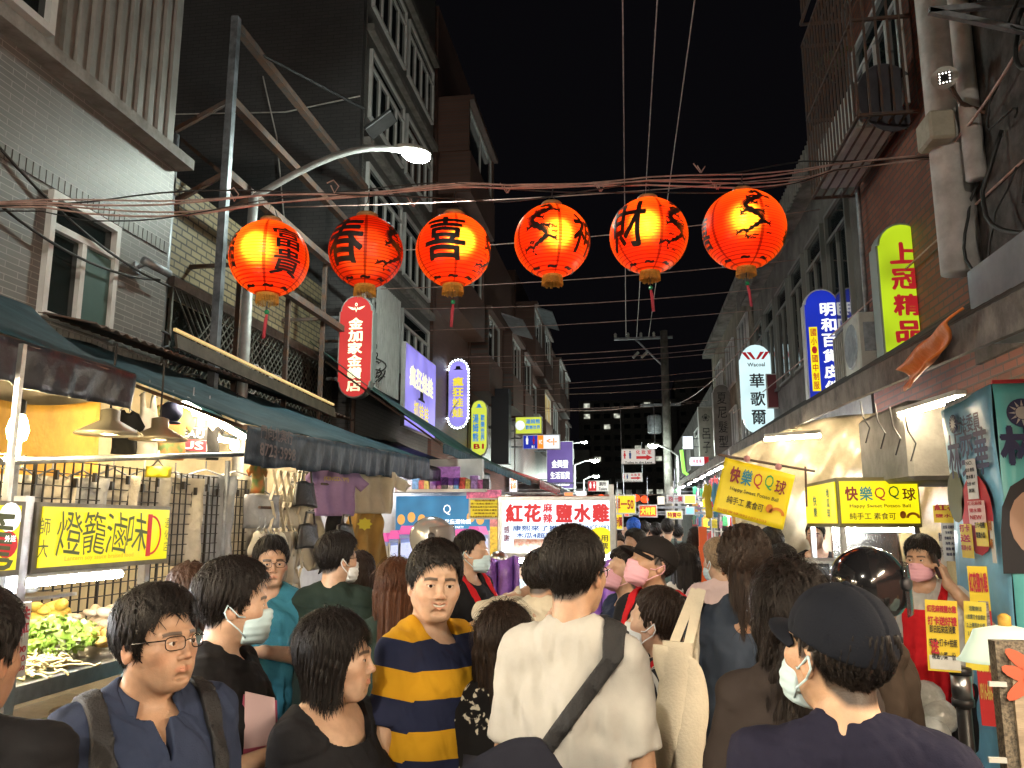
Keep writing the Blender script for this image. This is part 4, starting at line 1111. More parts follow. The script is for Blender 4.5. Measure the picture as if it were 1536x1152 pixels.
for k in range(28): m.bb((RX-.10,9.8+k*.1,3.55),(RX-.07,9.85+k*.1,4.15))
m.bb((RX-.07,9.8,3.5),(RX-.05,12.6,4.15)); m.build('slatted_panel', mat('slat_cream', (.30,.28,.24), .7, var=.2), b5)
b6 = thing('building', 'pale old building behind the white and red signboards on the right', 'building', (6,22,0))
m = MB(); m.bb((RX,18,2.3), (9,27,7.2)); m.bb((RX+1,18,0), (9,27,2.3)); m.build('wall', mat('cream_old_wall', (.25,.22,.17), .85, var=.5, vs=1.5, bump=.4), b6)
m = MB(); m.bb((RX-.3,17.95,7.2), (9,27,7.35)); m.build('roof', CONC, b6)
for z in (3.6,5.4):
    for y in (18.6,21.2,24): window(b6, -1, y, y+1.6, z, z+1.2, RX, 3)
b7 = thing('building', 'dark low building past the utility pole on the right side', 'building', (6,40,0))
m = MB(); m.bb((RX,27.3,0), (9,52,6.4)); m.build('wall', mat('dark_concrete', (.13,.12,.12), .9), b7)
for y in (29,33,38,43,48): window(b7, -1, y, y+2, 4.2, 5.6, RX, 3, .3)
pl = thing('plant', 'small leafy plant sprouting from the brick roof edge', 'plant', (RX-.1,9.3,7.4))
m = MB(); rp_ = random.Random(5)
for s_ in range(9):
    a0 = V((RX-.1+rp_.uniform(-.05,.05),9.4,7.25)); dr = V((rp_.uniform(-.7,.1),rp_.uniform(-.4,.4),rp_.uniform(.4,1))).normalized(); pp = [a0+dr*.09*k+V((0,0,-.012*k*k)) for k in range(7)]
    m.tube(pp, .004, 4)
    for k in range(1,7):
        for sd in (1,-1):
            a = pp[k]; t = dr.cross(V((0,0,1))).normalized()*sd; m.add([a, a+t*.05+V((0,0,.02)), a+t*.13-V((0,0,.03)), a+t*.06-V((0,0,.02))], [(0,1,2,3)])
m.build('leaves', mat('leaf_lit', (.10,.13,.04), .6, var=.3), pl)
# ================================================================== lanterns on their cable bundle
WA, WB = V((-4.2,4.45,0)), V((2.62,6.75,0)); wn = (WB-WA).cross(V((0,0,1))).normalized()
def PL(px, py): d = ray(px, py); return CAM+d*((WA-CAM).dot(wn)/d.dot(wn))
def paper(name, col, thin):
    m = bpy.data.materials.new(name); m.use_nodes = True; nt = m.node_tree; N = nt.nodes; L = nt.links
    for n in list(N): N.remove(n)
    out = N.new('ShaderNodeOutputMaterial'); tr = N.new('ShaderNodeBsdfTranslucent'); df = N.new('ShaderNodeBsdfDiffuse'); rf = N.new('ShaderNodeBsdfRefraction'); gl = N.new('ShaderNodeBsdfGlossy')
    tc = N.new('ShaderNodeTexCoord'); sp = N.new('ShaderNodeSeparateXYZ'); L.new(tc.outputs['Object'], sp.inputs[0])
    # bamboo hoops as fine rings and six seams
    mu = N.new('ShaderNodeMath'); mu.operation = 'MULTIPLY'; mu.inputs[1].default_value = 2*math.pi*46; L.new(sp.outputs['Z'], mu.inputs[0])
    si = N.new('ShaderNodeMath'); si.operation = 'SINE'; L.new(mu.outputs[0], si.inputs[0])
    at = N.new('ShaderNodeMath'); at.operation = 'ARCTAN2'; L.new(sp.outputs['Y'], at.inputs[0]); L.new(sp.outputs['X'], at.inputs[1])
    m6 = N.new('ShaderNodeMath'); m6.operation = 'MULTIPLY'; m6.inputs[1].default_value = 5; L.new(at.outputs[0], m6.inputs[0])
    s6 = N.new('ShaderNodeMath'); s6.operation = 'COSINE'; L.new(m6.outputs[0], s6.inputs[0])
    gt = N.new('ShaderNodeMapRange'); gt.inputs[1].default_value = .965; gt.inputs[2].default_value = .985; L.new(s6.outputs[0], gt.inputs[0])
    gr = N.new('ShaderNodeMapRange'); gr.inputs[1].default_value = .35; gr.inputs[2].default_value = .95; gr.inputs[3].default_value = 1; gr.inputs[4].default_value = .30; L.new(si.outputs[0], gr.inputs[0])
    g2 = N.new('ShaderNodeMapRange'); g2.inputs[3].default_value = 1; g2.inputs[4].default_value = .30; L.new(gt.outputs[0], g2.inputs[0])
    mm = N.new('ShaderNodeMath'); mm.operation = 'MULTIPLY'; L.new(gr.outputs[0], mm.inputs[0]); L.new(g2.outputs[0], mm.inputs[1])
    def sc(c):
        v = N.new('ShaderNodeVectorMath'); v.operation = 'SCALE'; v.inputs[0].default_value = c; L.new(mm.outputs[0], v.inputs['Scale']); return v.outputs[0]
    L.new(sc(col), tr.inputs[0]); df.inputs[0].default_value = (col[0]*.55, col[1]*.5, col[2]*.5, 1)
    L.new(sc(thin), rf.inputs[0]); rf.inputs['Roughness'].default_value = 1.0; rf.inputs['IOR'].default_value = 1.22
    gl.inputs['Roughness'].default_value = .3; gl.inputs['Color'].default_value = (.8,.8,.8,1)
    a = N.new('ShaderNodeMixShader'); a.inputs[0].default_value = .40; L.new(tr.outputs[0], a.inputs[1]); L.new(df.outputs[0], a.inputs[2])
    b = N.new('ShaderNodeMixShader'); b.inputs[0].default_value = .27; L.new(a.outputs[0], b.inputs[1]); L.new(rf.outputs[0], b.inputs[2])
    c = N.new('ShaderNodeMixShader'); c.inputs[0].default_value = .04; L.new(b.outputs[0], c.inputs[1]); L.new(gl.outputs[0], c.inputs[2])
    L.new(c.outputs[0], out.inputs[0]); return m
PAPER = paper('red_lantern_paper', (.95,.022,.004), (1.0,.42,.03))
INK = mat('black_ink', (.012,.006,.006), .5); GOLD = mat('gold_fringe', (.60,.33,.05), .6, var=.3, vs=40)
TASS = mat('pink_tassel', (.55,.06,.10), .7); JADE = mat('green_bead', (.02,.32,.14), .2)
def sph(c, r, az, el, off=.004):
    rr = r+off; return c+V((math.cos(el)*math.sin(az), -math.cos(el)*math.cos(az), math.sin(el)))*rr
def on_sphere(mb, st, c, r, az0, el0, w, h, bold=.02, jit=0.02):
    vs, fs, tw, th = _text(st, bold)
    if not len(vs): return
    bm = bmesh.new(); bv = [bm.verts.new((x*w/tw, y*h/th, z)) for x, y, z in vs]
    for f in fs:
        try: bm.faces.new([bv[i] for i in f])
        except ValueError: pass
    bmesh.ops.triangulate(bm, faces=bm.faces[:])
    for _ in range(3):
        ed = [e for e in bm.edges if e.calc_length() > .022]
        if ed: bmesh.ops.subdivide_edges(bm, edges=ed, cuts=1); bmesh.ops.triangulate(bm, faces=bm.faces[:])
    bm.verts.ensure_lookup_table(); out = []
    for v in bm.verts:
        x = v.co.x+jit*h*math.sin(6*v.co.y/h+1); y = v.co.y+jit*h*math.sin(5*v.co.x/w+2); el = el0+y/r
        out.append(sph(c, r, az0+x/(r*max(.3, math.cos(el))), el, .003+v.co.z*2))
    mb.add(out, [tuple(v.index for v in f.verts) for f in bm.faces]); bm.free()
def dragon(mb, c, r, az0, el0, s):
    """a coiling ornament: tapered S body, head lump, legs, whiskers, scattered cloud strokes"""
    P = lambda x, y: sph(c, r, az0+x*s/(r*max(.3, math.cos(el0+y*s/r))), el0+y*s/r, .003)
    def stroke(pts, w):
        n = len(pts)
        for i in range(n-1):
            (x0,y0),(x1,y1) = pts[i], pts[i+1]; dx, dy = x1-x0, y1-y0; l = math.hypot(dx, dy)+1e-6; wa, wb = (w(i/(n-1)) if callable(w) else w), (w((i+1)/(n-1)) if callable(w) else w)
            a, b = -dy/l, dx/l; mb.add([P(x0-a*wa,y0-b*wa), P(x0+a*wa,y0+b*wa), P(x1+a*wb,y1+b*wb), P(x1-a*wb,y1-b*wb)], [(0,1,2,3)])
    body = [(.36*math.sin(t*3.6*math.pi+.6)*(1-.25*t), .98-1.95*t) for t in [i/60 for i in range(61)]]
    stroke(body, lambda t: .13*(math.sin(math.pi*min(1,t*1.02+.06))+.01)**.6*(1-.5*t)+.016+.02*math.sin(t*110))
    stroke([(body[2][0]-.05,1.0),(body[2][0]-.16,1.05),(body[2][0]-.26,.98),(body[2][0]-.30,.88)], .10)
    for a, l, sg in ((9,.38,-1),(9,.34,1),(19,.38,1),(30,.38,-1),(30,.32,1),(43,.34,1),(52,.30,-1)):
        x, y = body[a]; q = [(x,y),(x+sg*l*.5,y+.07),(x+sg*l,y-.02)]; stroke(q, .045)
        for k in (-1,0,1): stroke([q[-1],(q[-1][0]+sg*.09,q[-1][1]+k*.09)], .022)
    for k in range(12):
        x, y = rnd.uniform(-.6,.5), rnd.uniform(-1,1.1); stroke([(x,y),(x+.07,y+.05),(x+.14,y),(x+.2,y+.04)], .022)
lan_specs = [
 (404,388,57.5,1,'leftmost red lantern, lettered with two stacked black characters and lit from inside',[('T','富',27,18,.20,.165),('T','貴',27,-19,.20,.18),('T','福',-66,4,.08,.30)],1,0),
 (549,378,56,0,'unlit dull red lantern with an added red light inside, second from the left, with one big black character at its left',[('T','春',-38,4,.30,.36),('D','',50,0,.2)],0,.0),
 (680,376,57.5,1,'third lantern from the left with one broad black character left of centre',[('T','喜',-14,4,.30,.34),('D','',74,-5,.19)],1,0),
 (828,362,58,1,'fourth lantern from the left, a dragon left of its glow',[('D','',-20,4,.21),('T','神',60,-2,.26,.30)],0,0),
 (973,354,59,1,'fifth red lantern with a big slanting character left of its glow and a dragon right',[('T','財',-34,4,.30,.38),('D','',44,0,.20)],1,0),
 (1116,345,60.5,1,'rightmost and highest lantern with a dragon across its glow',[('D','',14,5,.21),('T','喜',-70,-8,.16,.28),('T','福',80,-20,.1,.1)],1,0)]
LAN = []
for px, py, pr, on, lab, marks, tas, _ in lan_specs:
    c = PL(px, py); D = (c-CAM).length; r = pr/FPX*D*.955; az_c = -math.atan2(-c.x, c.y)*-1   # turn marks toward the viewer side
    az_c = math.atan2(-c.x, c.y)
    t = thing('paper_lantern', lab, 'lantern', c, 'lanterns strung across the street')
    m = MB(); prof = []
    for i in range(121):
        a = -math.pi/2+math.pi*i/120
        if abs(a) > 1.36: continue
        z = math.sin(a)*r*.99; rr = math.cos(a)*r*(1.0+.006*math.cos(2*math.pi*z*46)); prof.append((rr, z))
    m.lathe(prof, 64, c); m.f = m.f[:-2]; m.mi = m.mi[:-2]
    m.build('shade', PAPER, t, smooth=True)
    m = MB()
    for k in marks:
        if k[0] == 'T': on_sphere(m, k[1], c, r, az_c+R(k[2]), R(k[3]), k[4], k[5])
        else: dragon(m, c, r, az_c+R(k[2]), R(k[3]), k[4])
    for k in range(5): on_sphere(m, '~', c, r, az_c+R(-100+k*50), R(-58), .07, .03, .05)
    m.build('painted_marks', INK, t)
    m = MB(); m.lathe([(.055,.96*r),(.075,.975*r),(.078,.975*r+.02),(.068,.975*r+.03),(.02,.975*r+.032)], 24, c); m.build('top_collar', mat('gold_collar', (.42,.25,.09), .5, var=.3, vs=30), t, smooth=True)
    m = MB(); m.lathe([(.075,-.955*r),(.076,-.98*r-.012),(.066,-.98*r-.016)], 24, c)
    for k in range(44):
        a = 2*math.pi*k/44; l = rnd.uniform(.045,.06); p = c+V((math.cos(a)*.073, math.sin(a)*.073, -.98*r-.01)); m.tube([p, p+V((math.cos(a)*.004, math.sin(a)*.004, -l))], .0035, 4)
    m.build('fringe', GOLD, t)
    m = MB(); wz = PL(px, {404:291,549:290,680:287,828:283,973:268,1116:262}[px]).z
    m.tube([c+V((-.05,0,r*.975+.03)), (c.x,c.y,wz-.06), c+V((.05,0,r*.975+.03))], .0035, 4); m.tube([(c.x,c.y,wz-.07),(c.x+.01,c.y,wz)], .005, 4); m.build('hanging_wire', DARKM, t)
    if tas:
        m = MB(); m.tube([c+V((0,0,-r-.02)), c+V((.003,0,-r-.12))], .003, 4); m.build('tassel_cord', DARKM, t)
        m = MB(); m.ell(c+V((.003,0,-r-.115)), (.017,)*3, 12, 8); m.build('bead', JADE, t, smooth=True)
        dx = rnd.uniform(-.03,.03)
        m = MB(); m.tube([c+V((.003,0,-r-.132)), c+V((.005+dx*.3,0,-r-.165)), c+V((.005+dx*.5,0,-r-.18)), c+V((.005+dx,0,-r-.30))], [.008,.011,.012,.011], 8); m.build('tassel', TASS, t, smooth=True)
    if on:
        m = MB(); m.ell(c+V((0,0,.06)), (.028,.028,.04), 10, 8); m.build('inner_bulb', mat('dim_bulb', (.9,.8,.6), .3, em=(1,.7,.3), es=4), t, smooth=True)
        off = {404:(-.04,.05),680:(.09,.03),828:(.06,.02),973:(-.03,.05),1116:(.0,.05)}[px]
        bulb(c+V((off[0],-r*.45,off[1])), 9, (1,.74,.36), .12)
    if not on: bulb(c, 3.5, (1,.25,.25), .2)  # red light added to brighten a lantern that has no lit bulb
    LAN.append(c)
# cable bundle
bt = thing('cable_bundle', 'tangled bundle of pink-lit cables the lanterns hang from', 'cable', PL(740,290))
rc = random.Random(11)
key = [(-60,300),(0,303),(200,297),(320,294),(404,291),(549,291),(680,286),(760,287),(828,281),(973,266),(1116,259),(1250,244),(1410,232)]
CABM = mat('pale_cable', (.52,.34,.30), .5, var=.3, vs=8); CABD = mat('black_cable', (.02,.02,.02), .5)
for i in range(6):
    m = MB(); pts = []; ph = rc.random()*6
    for j, (x, y) in enumerate(key):
        for k in range(3):
            if j == len(key)-1 and k: break
            x2, y2 = (x+(key[j+1][0]-x)*k/3, y+(key[j+1][1]-y)*k/3) if k else (x, y)
            p = PL(x2, y2); s_ = i*1.0; sag = (.02+.018*i)*math.sin(x2/160.*1.1+ph)*(1 if 100 < x2 < 1250 else .4)
            pts.append(p+V((0,.02*math.sin(x2*.02+ph),sag-.01*i)))
    m.tube(pts, (.006,.007,.006,.006,.007,.005)[i], 5); m.build('cable', [CABM,CABM,CABD,CABM,CABM,CABD][i], bt, smooth=True)
m = MB()
for x, y, d in ((500,280,1),(620,300,-1),(760,280,-1),(900,278,-1),(1050,250,-1),(1075,275,-1),(350,292,1)):
    p = PL(x, y); m.tube([p+V((-.05,0,.03)), p+V((.0,0,.05*d)), p+V((.04,.0,.0)), p+V((.01,0,-.05)), p+V((-.02,0,.01))], .005, 5)
m.build('cable_tie', CABM, bt)
# ================================================================== other overhead cables
def cable(a, b, sag, r, label, nm='cable', m_=None, grp='cables crossing over the street'):
    a, b = V(a), V(b); m = MB(); n = 12
    m.tube([a.lerp(b, t/n)-V((0,0,sag*4*(t/n)*(1-t/n))) for t in range(n+1)], r, 5)
    return tag(m.build(nm, m_ or CABM, None, smooth=True), label, 'cable', grp)
for i in range(13):
    Y_ = 9.2+i*1.75; z0 = 5.75+.12*math.sin(i*2.1)+.09*i*.3
    cable((LX,Y_+rc.uniform(-.4,.4),z0-.1), (RX,Y_+.5,z0+.25+.1*math.sin(i)), .06+.05*rc.random(), .0075, 'thin pale cable crossing the street below the lanterns')
for x0, x1 in ((934,939),(986,955),(1042,973)):
    a, b = PY(x0, 0, 9), PY(x1, 505, 30); a2 = a-(b-a)*.7
    m = MB(); m.tube([a2, a, b], .010, 5); tag(m.build('cable', CABM, None), 'long cable running down the street overhead to the utility pole', 'cable', 'cables running along the street to the pole')
for a, b, lab in ((PX(0,222,LX+.02), PX(255,430,LX+.1), 'black cable sagging across the grey tiled wall past the window'), (PX(0,308,LX+.05), PX(240,420,LX+.1), 'second dark cable running under the ribbed storey over the window')):
    cable(a, b, .12, .011, lab, m_=CABD, grp=None)
cable(PX(1536,240,RX-.05), PX(1100,620,RX-.25), .1, .010, 'pale twisted cable slanting down in front of the yellow and blue signboards', grp=None)
cable(PX(1536,60,RX-.1), PX(1410,236,RX-.2), .06, .012, 'brown cable running up the brick wall beside the oval camera', grp=None)
m = MB()
for i in range(16):
    y, z = 3.6+rc.random()*2.9, 3.7+rc.random()*3.2; d = V((0, rc.uniform(-.6,.6), rc.uniform(-1.3,-.3))); b = rc.uniform(.05,.3)
    m.tube([V((RX-.07-b*.5*math.sin(k/10*math.pi), y, z))+d*(k/10)+V((0, b*math.sin(k/10*math.pi*rc.choice((1,1,2))), -.15*math.sin(k/10*math.pi))) for k in range(11)], rc.choice((.008,.012,.017)), 5)
tag(m.build('wire_tangle', CABD, None, smooth=True), 'tangle of black wires hanging on the concrete pier right of the drain pipe', 'wires')
# ================================================================== utility pole
up_ = thing('utility_pole', 'concrete utility pole with crossarms and transformers down the street', 'utility pole', PY(1003,790,28))
pb = PY(1003,720,28); pb.z = 0; pt_ = PY(1003,496,28).z
m = MB(); m.tube([pb, (pb.x,pb.y,pt_)], [.17,.13], 14); m.build('pole', CONC, up_, smooth=True)
m = MB(); za = PY(1003,506,28).z
m.bar((pb.x-1.75,28,za),(pb.x+.3,28,za),.08); m.bar((pb.x-1.0,28,za-.02),(pb.x,28,za-1.1),.05); m.bar((pb.x-.9,28,za-2.4),(pb.x+.5,28,za-2.4),.08); m.build('crossarm', GALV, up_)
m = MB()
for k in (-1.7,-1.25,-.8,-.35): m.lathe([(.03,0),(.055,.04),(.04,.08),(.055,.12),(.02,.18)], 8, (pb.x+k,28,za+.04))
for k in (-.6,-.9): m.tube([(pb.x+k,28,za-.5),(pb.x+k-.2,28,za-.7)], .05, 6)
m.build('insulator', WHITEP, up_)
m = MB(); m.lathe([(.2,0),(.24,.04),(.24,.6),(.2,.64)], 14, (pb.x-.42,28,za-3.4)); m.build('transformer', GALV, up_)
cable((pb.x-.8,28,za-2.4), (LX,24,5.6), .3, .012, 'cable from the utility pole to the balcony blocks on the left', grp=None)
cable((pb.x+.3,28,za-2.4), (RX,17,5.9), .3, .012, 'cable from the utility pole to the grey signboards on the right', grp=None)
# ================================================================== street lamps
LEDM = mat('led_street_lamp', (.9,.95,.9), .3, em=(.88,1,.90), es=160)
def street_lamp(label, base, ztop, head, es=1, col=(.86,1,.88), power=120, r=.05):
    t = thing('street_lamp', label, 'street lamp', base); b = V(base); h = V(head)
    m = MB(); m.tube([b, (b.x,b.y,ztop)], [r*1.3,r], 14); m.build('pole', mat('lamp_pole_paint', (.42,.42,.42), .5, .2, var=.25, vs=6), t, smooth=True)
    m = MB(); d = h-V((b.x,b.y,ztop)); pts = [V((b.x,b.y,ztop-.3))]+[V((b.x,b.y,ztop))+V((d.x*s, d.y*s, d.z*math.sin(s*math.pi/2))) for s in [i/8 for i in range(9)]]
    m.tube(pts, r*.75, 10); m.build('arm', _mats['lamp_pole_paint'], t, smooth=True)
    m = MB(); dd = V((d.x,d.y,0)).normalized(); M = Matrix((dd, V((-dd.y,dd.x,0)), V((0,0,1)))).transposed()
    m.ell(h+dd*.12+V((0,0,.03)), (.24,.12,.06), 14, 8, M); m.build('lamp_head', WHITEP, t, smooth=True)
    m = MB(); m.ell(h+dd*.16-V((0,0,.02)), (.18,.115,.085), 14, 8, M); m.build('lamp_lens', LEDM, t, smooth=True)
    l = bpy.data.lights.new('lamp_light', 'SPOT'); l.energy = power; l.color = col; l.spot_size = R(176); l.spot_blend = .5; l.shadow_soft_size = .12
    o = bpy.data.objects.new('lamp_light', l); COL.objects.link(o); o.location = h+dd*.16-V((0,0,.09)); bulb(h+dd*.16-V((0,0,.16)), power*.5, col, .12); return t
hd = PY(606,226,8.6)
street_lamp('bright white street lamp on a curved arm above the two leftmost lanterns', PX(374,790,-3.75) if 0 else (-3.9,7.55,0), hd.z-.95, hd, power=230)
b_ = PY(862,760,33); h_ = PY(886,690,33); street_lamp('street lamp far down the street beside the purple shop sign', (b_.x,33,0), h_.z-.2, h_, power=1000)
b_ = PY(876,760,46); h_ = PY(890,714,46); street_lamp('farthest small street lamp, just above the toilet signs', (b_.x,46,0), h_.z-.2, h_, power=1000)
b_ = PY(1002,760,27); h_ = PY(985,668,27); street_lamp('street lamp leaning out from the utility pole above the right stalls', (b_.x+.4,27.5,0), h_.z-.3, h_, power=200)
b_ = PY(855,760,36); h_ = PY(873,663,52); street_lamp('distant street lamp high over the left side signs', (h_.x-1,52,0), h_.z-.2, h_, power=1000)
street_lamp('unseen street lamp added behind the viewer to light the facades', (-3.8,-9,0), 6.3, (-1.6,-8.2,7.2), power=2600, col=(1,.90,.74))  # unseen lamp, added for even frontal light on the facades
# ================================================================== signboards
def outline(kind, w, h):
    if kind == 'rect': return [(-w/2,-h/2),(w/2,-h/2),(w/2,h/2),(-w/2,h/2)]
    P = []; r = w/2*.92; n = 10
    if kind in ('pill',):
        P += [(math.cos(math.pi+math.pi*i/n)*r, -h/2+r+math.sin(math.pi+math.pi*i/n)*r) for i in range(n+1)]; P.insert(0, (-w/2, -h/2+r)); P.append((w/2, -h/2+r))
    else: P += [(-w/2,-h/2),(w/2,-h/2)]
    P += [(w/2, h/2-r)]+[(math.cos(math.pi*i/n)*r, h/2-r+math.sin(math.pi*i/n)*r) for i in range(n+1)]+[(-w/2, h/2-r)]
    return P
def sign(label, o, w, h, face, shape='rect', ang=0, d=.16, frame=None, rim=.02, nm='signboard', cat='signboard', grp=None, post=None):
    o = V(o); rx = frame_of(ang); n = rx.cross(ZU)
    t = thing(nm, label, cat, o-ZU*h/2, grp)
    m = MB(); m.prism(outline(shape, w, h), o-n*d, rx, ZU, d); m.build('cabinet', frame or WHITEFR, t)
    m = MB(); m.prism(outline(shape, w-2*rim, h-2*rim), o+n*.003, rx, ZU, .004); m.build('face', face, t)
    if post: m = MB(); [m.bar(o+ZU*k*h-n*d/2, V(post)+ZU*(o.z+k*h-V(post).z)-n*d/2, .04) for k in (.3,-.3)]; m.build('bracket', GALV, t)
    return t, o+n*.009, rx
def rectY(x0, y0, x1, y1, Y_):
    xm, ym = (x0+x1)/2, (y0+y1)/2; a, b, c, d = PY(x0, ym, Y_), PY(x1, ym, Y_), PY(xm, y0, Y_), PY(xm, y1, Y_)
    return V(((a.x+b.x)/2, Y_, (c.z+d.z)/2)), abs(b.x-a.x), abs(c.z-d.z)
def letters(t, m_, fn, nm='lettering'):
    m = MB(); fn(m); return m.build(nm, m_, t)
YEL = lit('lit_yellow', (1,.80,.008), 1.0); LRED = lit('lit_red', (.75,.055,.05), .8); LBLUE = lit('lit_blue', (.012,.035,.55), .75, .25)
LWHITE = lit('lit_white', (.9,.95,1), 1.0); LGREEN = lit('lit_lime', (.62,.85,.02), .72, .35); LCYAN = lit('lit_pale_cyan', (.70,.95,.97), .95)
LPURP = lit('lit_violet', (.34,.29,.90), .95, .3); LYG = lit('lit_yellow_green', (.72,.82,.08), .85)
EWHITE = mat('white_lettering', (.8,.8,.8), .5, em=(1,1,.95), es=.9); ECREAM = mat('cream_lettering', (.8,.8,.6), .5, em=(1,.95,.60), es=.95)
ERED = mat('red_lettering', (.5,.02,.03), .5, em=(.5,.012,.02), es=.5); EYEL = mat('yellow_lettering', (.8,.7,.05), .5, em=(.9,.75,.05), es=.8)
PRED = mat('red_ink', (.45,.02,.03), .6); PGREEN = mat('green_ink', (.02,.30,.08), .6); PBLUE = mat('blue_ink', (.02,.10,.45), .6); PORG = mat('orange_ink', (.62,.20,.02), .6); PMAR = mat('maroon_ink', (.22,.015,.03), .6)
GREYS = mat('unlit_sign_grey', (.28,.26,.24), .6, var=.25, vs=3)
# red jewellery sign
o, w, h = rectY(507, 443, 559, 597, 10.5); t, f, rx = sign('red pill-shaped jewellery sign with cream characters and a gold leaf emblem', o, w, h, LRED, 'pill', frame=mat('sign_edge_grey', (.3,.33,.32), .5), post=(LX,10.5,0))
letters(t, ECREAM, lambda m: (vtext(m, '金加家金鑽店', f-ZU*.12, rx, ZU, w*.42, h*.72, .06, bold=.035), put_text(m, 'V', f+ZU*h*.355, rx, ZU, w*.10, h*.05)))
letters(t, ECREAM, lambda m: [m.prism([(0,0),(.06*s,.03),(.13*s,.045),(.09*s,.01),(.05*s,-.01)][::s], f+ZU*(h*.36), rx, ZU, .003) for s in (1,-1)]+[put_text(m, 'o', f+ZU*h*.405, rx, ZU, .04, .05)], 'emblem')
# purple wall banner
a, b, c_ = PX(609,512,LX+.3), PX(609,640,LX+.3), PX(663,0,LX+.3); y0, y1 = a.y, c_.y; zc = (a.z+b.z)/2; hh = a.z-b.z
t, f, rx = sign('large violet shop banner on the wall beside the clawed machine arcade sign', (LX+.30,(y0+y1)/2,zc), y1-y0, hh, LPURP, ang=R(90), d=.08)
letters(t, ECREAM, lambda m: htext(m, '瘋狂娃娃', f+ZU*hh*.14, rx, ZU, (y1-y0)*.78, hh*.26, .02, bold=.04, jit=.03))
letters(t, EYEL, lambda m: htext(m, '抓娃娃', f-ZU*hh*.24, rx, ZU, (y1-y0)*.5, hh*.2, .1))
letters(t, TEXTB, lambda m: (m.prism([(-.12,0),(.12,0),(.10,.13),(0,.17),(-.10,.13)], f-ZU*.12, rx, ZU, .004), m.prism([(-.25,-.06),(.25,-.06),(.2,-.02),(-.2,-.02)], f-ZU*.1, rx, ZU, .004)), 'face_drawing')
o, w, h = rectY(672, 541, 702, 641, 18); t, f, rx = sign('violet pill-shaped sign with yellow characters edged by tiny lamps', o, w, h, LPURP, 'pill', post=(LX,18,0))
letters(t, EYEL, lambda m: vtext(m, '瘋狂娃娃', f-ZU*.08, rx, ZU, w*.55, h*.62, .1, bold=.04))
letters(t, TEXTB, lambda m: m.prism([(-.12,0),(.12,0),(.06,.03),(.04,.09),(-.05,.09),(-.06,.03)], f+ZU*h*.36, rx, ZU, .003), 'hat_emblem')
m = MB()
for i, (x, y) in enumerate([p for p in outline('pill', w*1.06, h*1.03)]): m.ell(f+rx*x+ZU*y, (.022,)*3, 6, 4)
for k in range(16): m.ell(f+rx*w*.53+ZU*(h*.36-h*.72*k/15), (.022,)*3, 6, 4)
m.build('edge_lamps', mat('tiny_lamp', (.8,.8,.9), .4, em=(.8,.9,1), es=6), t)
o, w, h = rectY(706, 600, 731, 684, 20.8); t, f, rx = sign('yellow-green pill-shaped basement arcade sign marked B1', o, w, h, LYG, 'pill', post=(LX,20.8,0))
letters(t, mat('blue_lit', (.02,.2,.6), .5, em=(.03,.25,.7), es=.7), lambda m: (vtext(m, '湯姆熊', f-rx*w*.2-ZU*.0, rx, ZU, w*.36, h*.5, .05, bold=.03), vtext(m, '歡樂世界', f+rx*w*.22, rx, ZU, w*.25, h*.48, .05, bold=.03), m.prism([(-.1,0),(.1,0),(.05,.03),(.03,.1),(-.04,.1),(-.05,.03)], f+ZU*h*.36, rx, ZU, .003)))
letters(t, ERED, lambda m: put_text(m, 'B1', f-ZU*h*.33, rx, ZU, w*.62, h*.09, .04), 'floor_mark')
bc = thing('advertising_column', 'dark blank advertising column between the two yellow-green arcade signs', 'signboard', PY(752,700,21.5))
o, w, h = rectY(739, 585, 765, 696, 22); m = MB(); m.box((o.x,22,o.z), (w,.5,h)); m.build('panel', mat('dark_panel', (.02,.022,.03), .5), bc); m = MB(); m.bar((o.x,22.1,o.z), (LX,22.1,o.z), .08); m.build('bracket', GALV, bc)
o, w, h = rectY(773, 625, 813, 651, 25); t, f, rx = sign('lime rectangular arcade sign with a round white mascot-free badge', o, w, h, LYG, post=(LX,25,0)); t['label'] = 'small lime rectangular arcade sign above the toilet sign with coloured arrows'
letters(t, mat('blue_lit', (.02,.2,.6)), lambda m: (put_text(m, '湯姆熊', f+rx*w*.16+ZU*h*.22, rx, ZU, w*.55, h*.28, .03), put_text(m, '歡樂世界', f+rx*w*.16-ZU*h*.12, rx, ZU, w*.55, h*.24, .03)))
letters(t, LWHITE, lambda m: m.prism([(math.cos(i*.524)*h*.28, math.sin(i*.524)*h*.28) for i in range(12)], f-rx*w*.32, rx, ZU, .003), 'badge')
# toilet symbols
def restroom(m, o, rx, s, fem):
    if fem: m.prism([(-.30,-.15),(.30,-.15),(.12,.5),(-.12,.5)], o, rx*s, ZU*s, .003); m.prism([(-.14,-.75),(.14,-.75),(.14,-.15),(-.14,-.15)], o, rx*s, ZU*s, .003)
    else: m.prism([(-.2,-.75),(.2,-.75),(.2,-.1),(.24,-.1),(.24,.5),(-.24,.5),(-.24,-.1),(-.2,-.1)], o, rx*s, ZU*s, .003)
    m.prism([(math.cos(i*.785)*.17, .75+math.sin(i*.785)*.17) for i in range(8)], o, rx*s, ZU*s, .003)
o, w, h = rectY(784, 652, 840, 674, 25); t, f, rx = sign('toilet direction sign in blue, orange and white panels with B1 mark', o, w, h, LWHITE, post=(LX,25,0))
letters(t, LBLUE, lambda m: m.prism([(-w*.48,-h*.45),(-w*.1,-h*.45),(-w*.1,h*.45),(-w*.48,h*.45)], f, rx, ZU, .002), 'blue_panel')
letters(t, mat('orange_lit', (.8,.3,.02), em=(1,.3,.03), es=.9), lambda m: (m.prism([(-w*.1,-h*.45),(w*.06,-h*.45),(w*.06,h*.45),(-w*.1,h*.45)], f, rx, ZU, .002), put_text(m, '<-|-', f+rx*w*.28, rx, ZU, w*.28, h*.5, .04)), 'orange_panel')
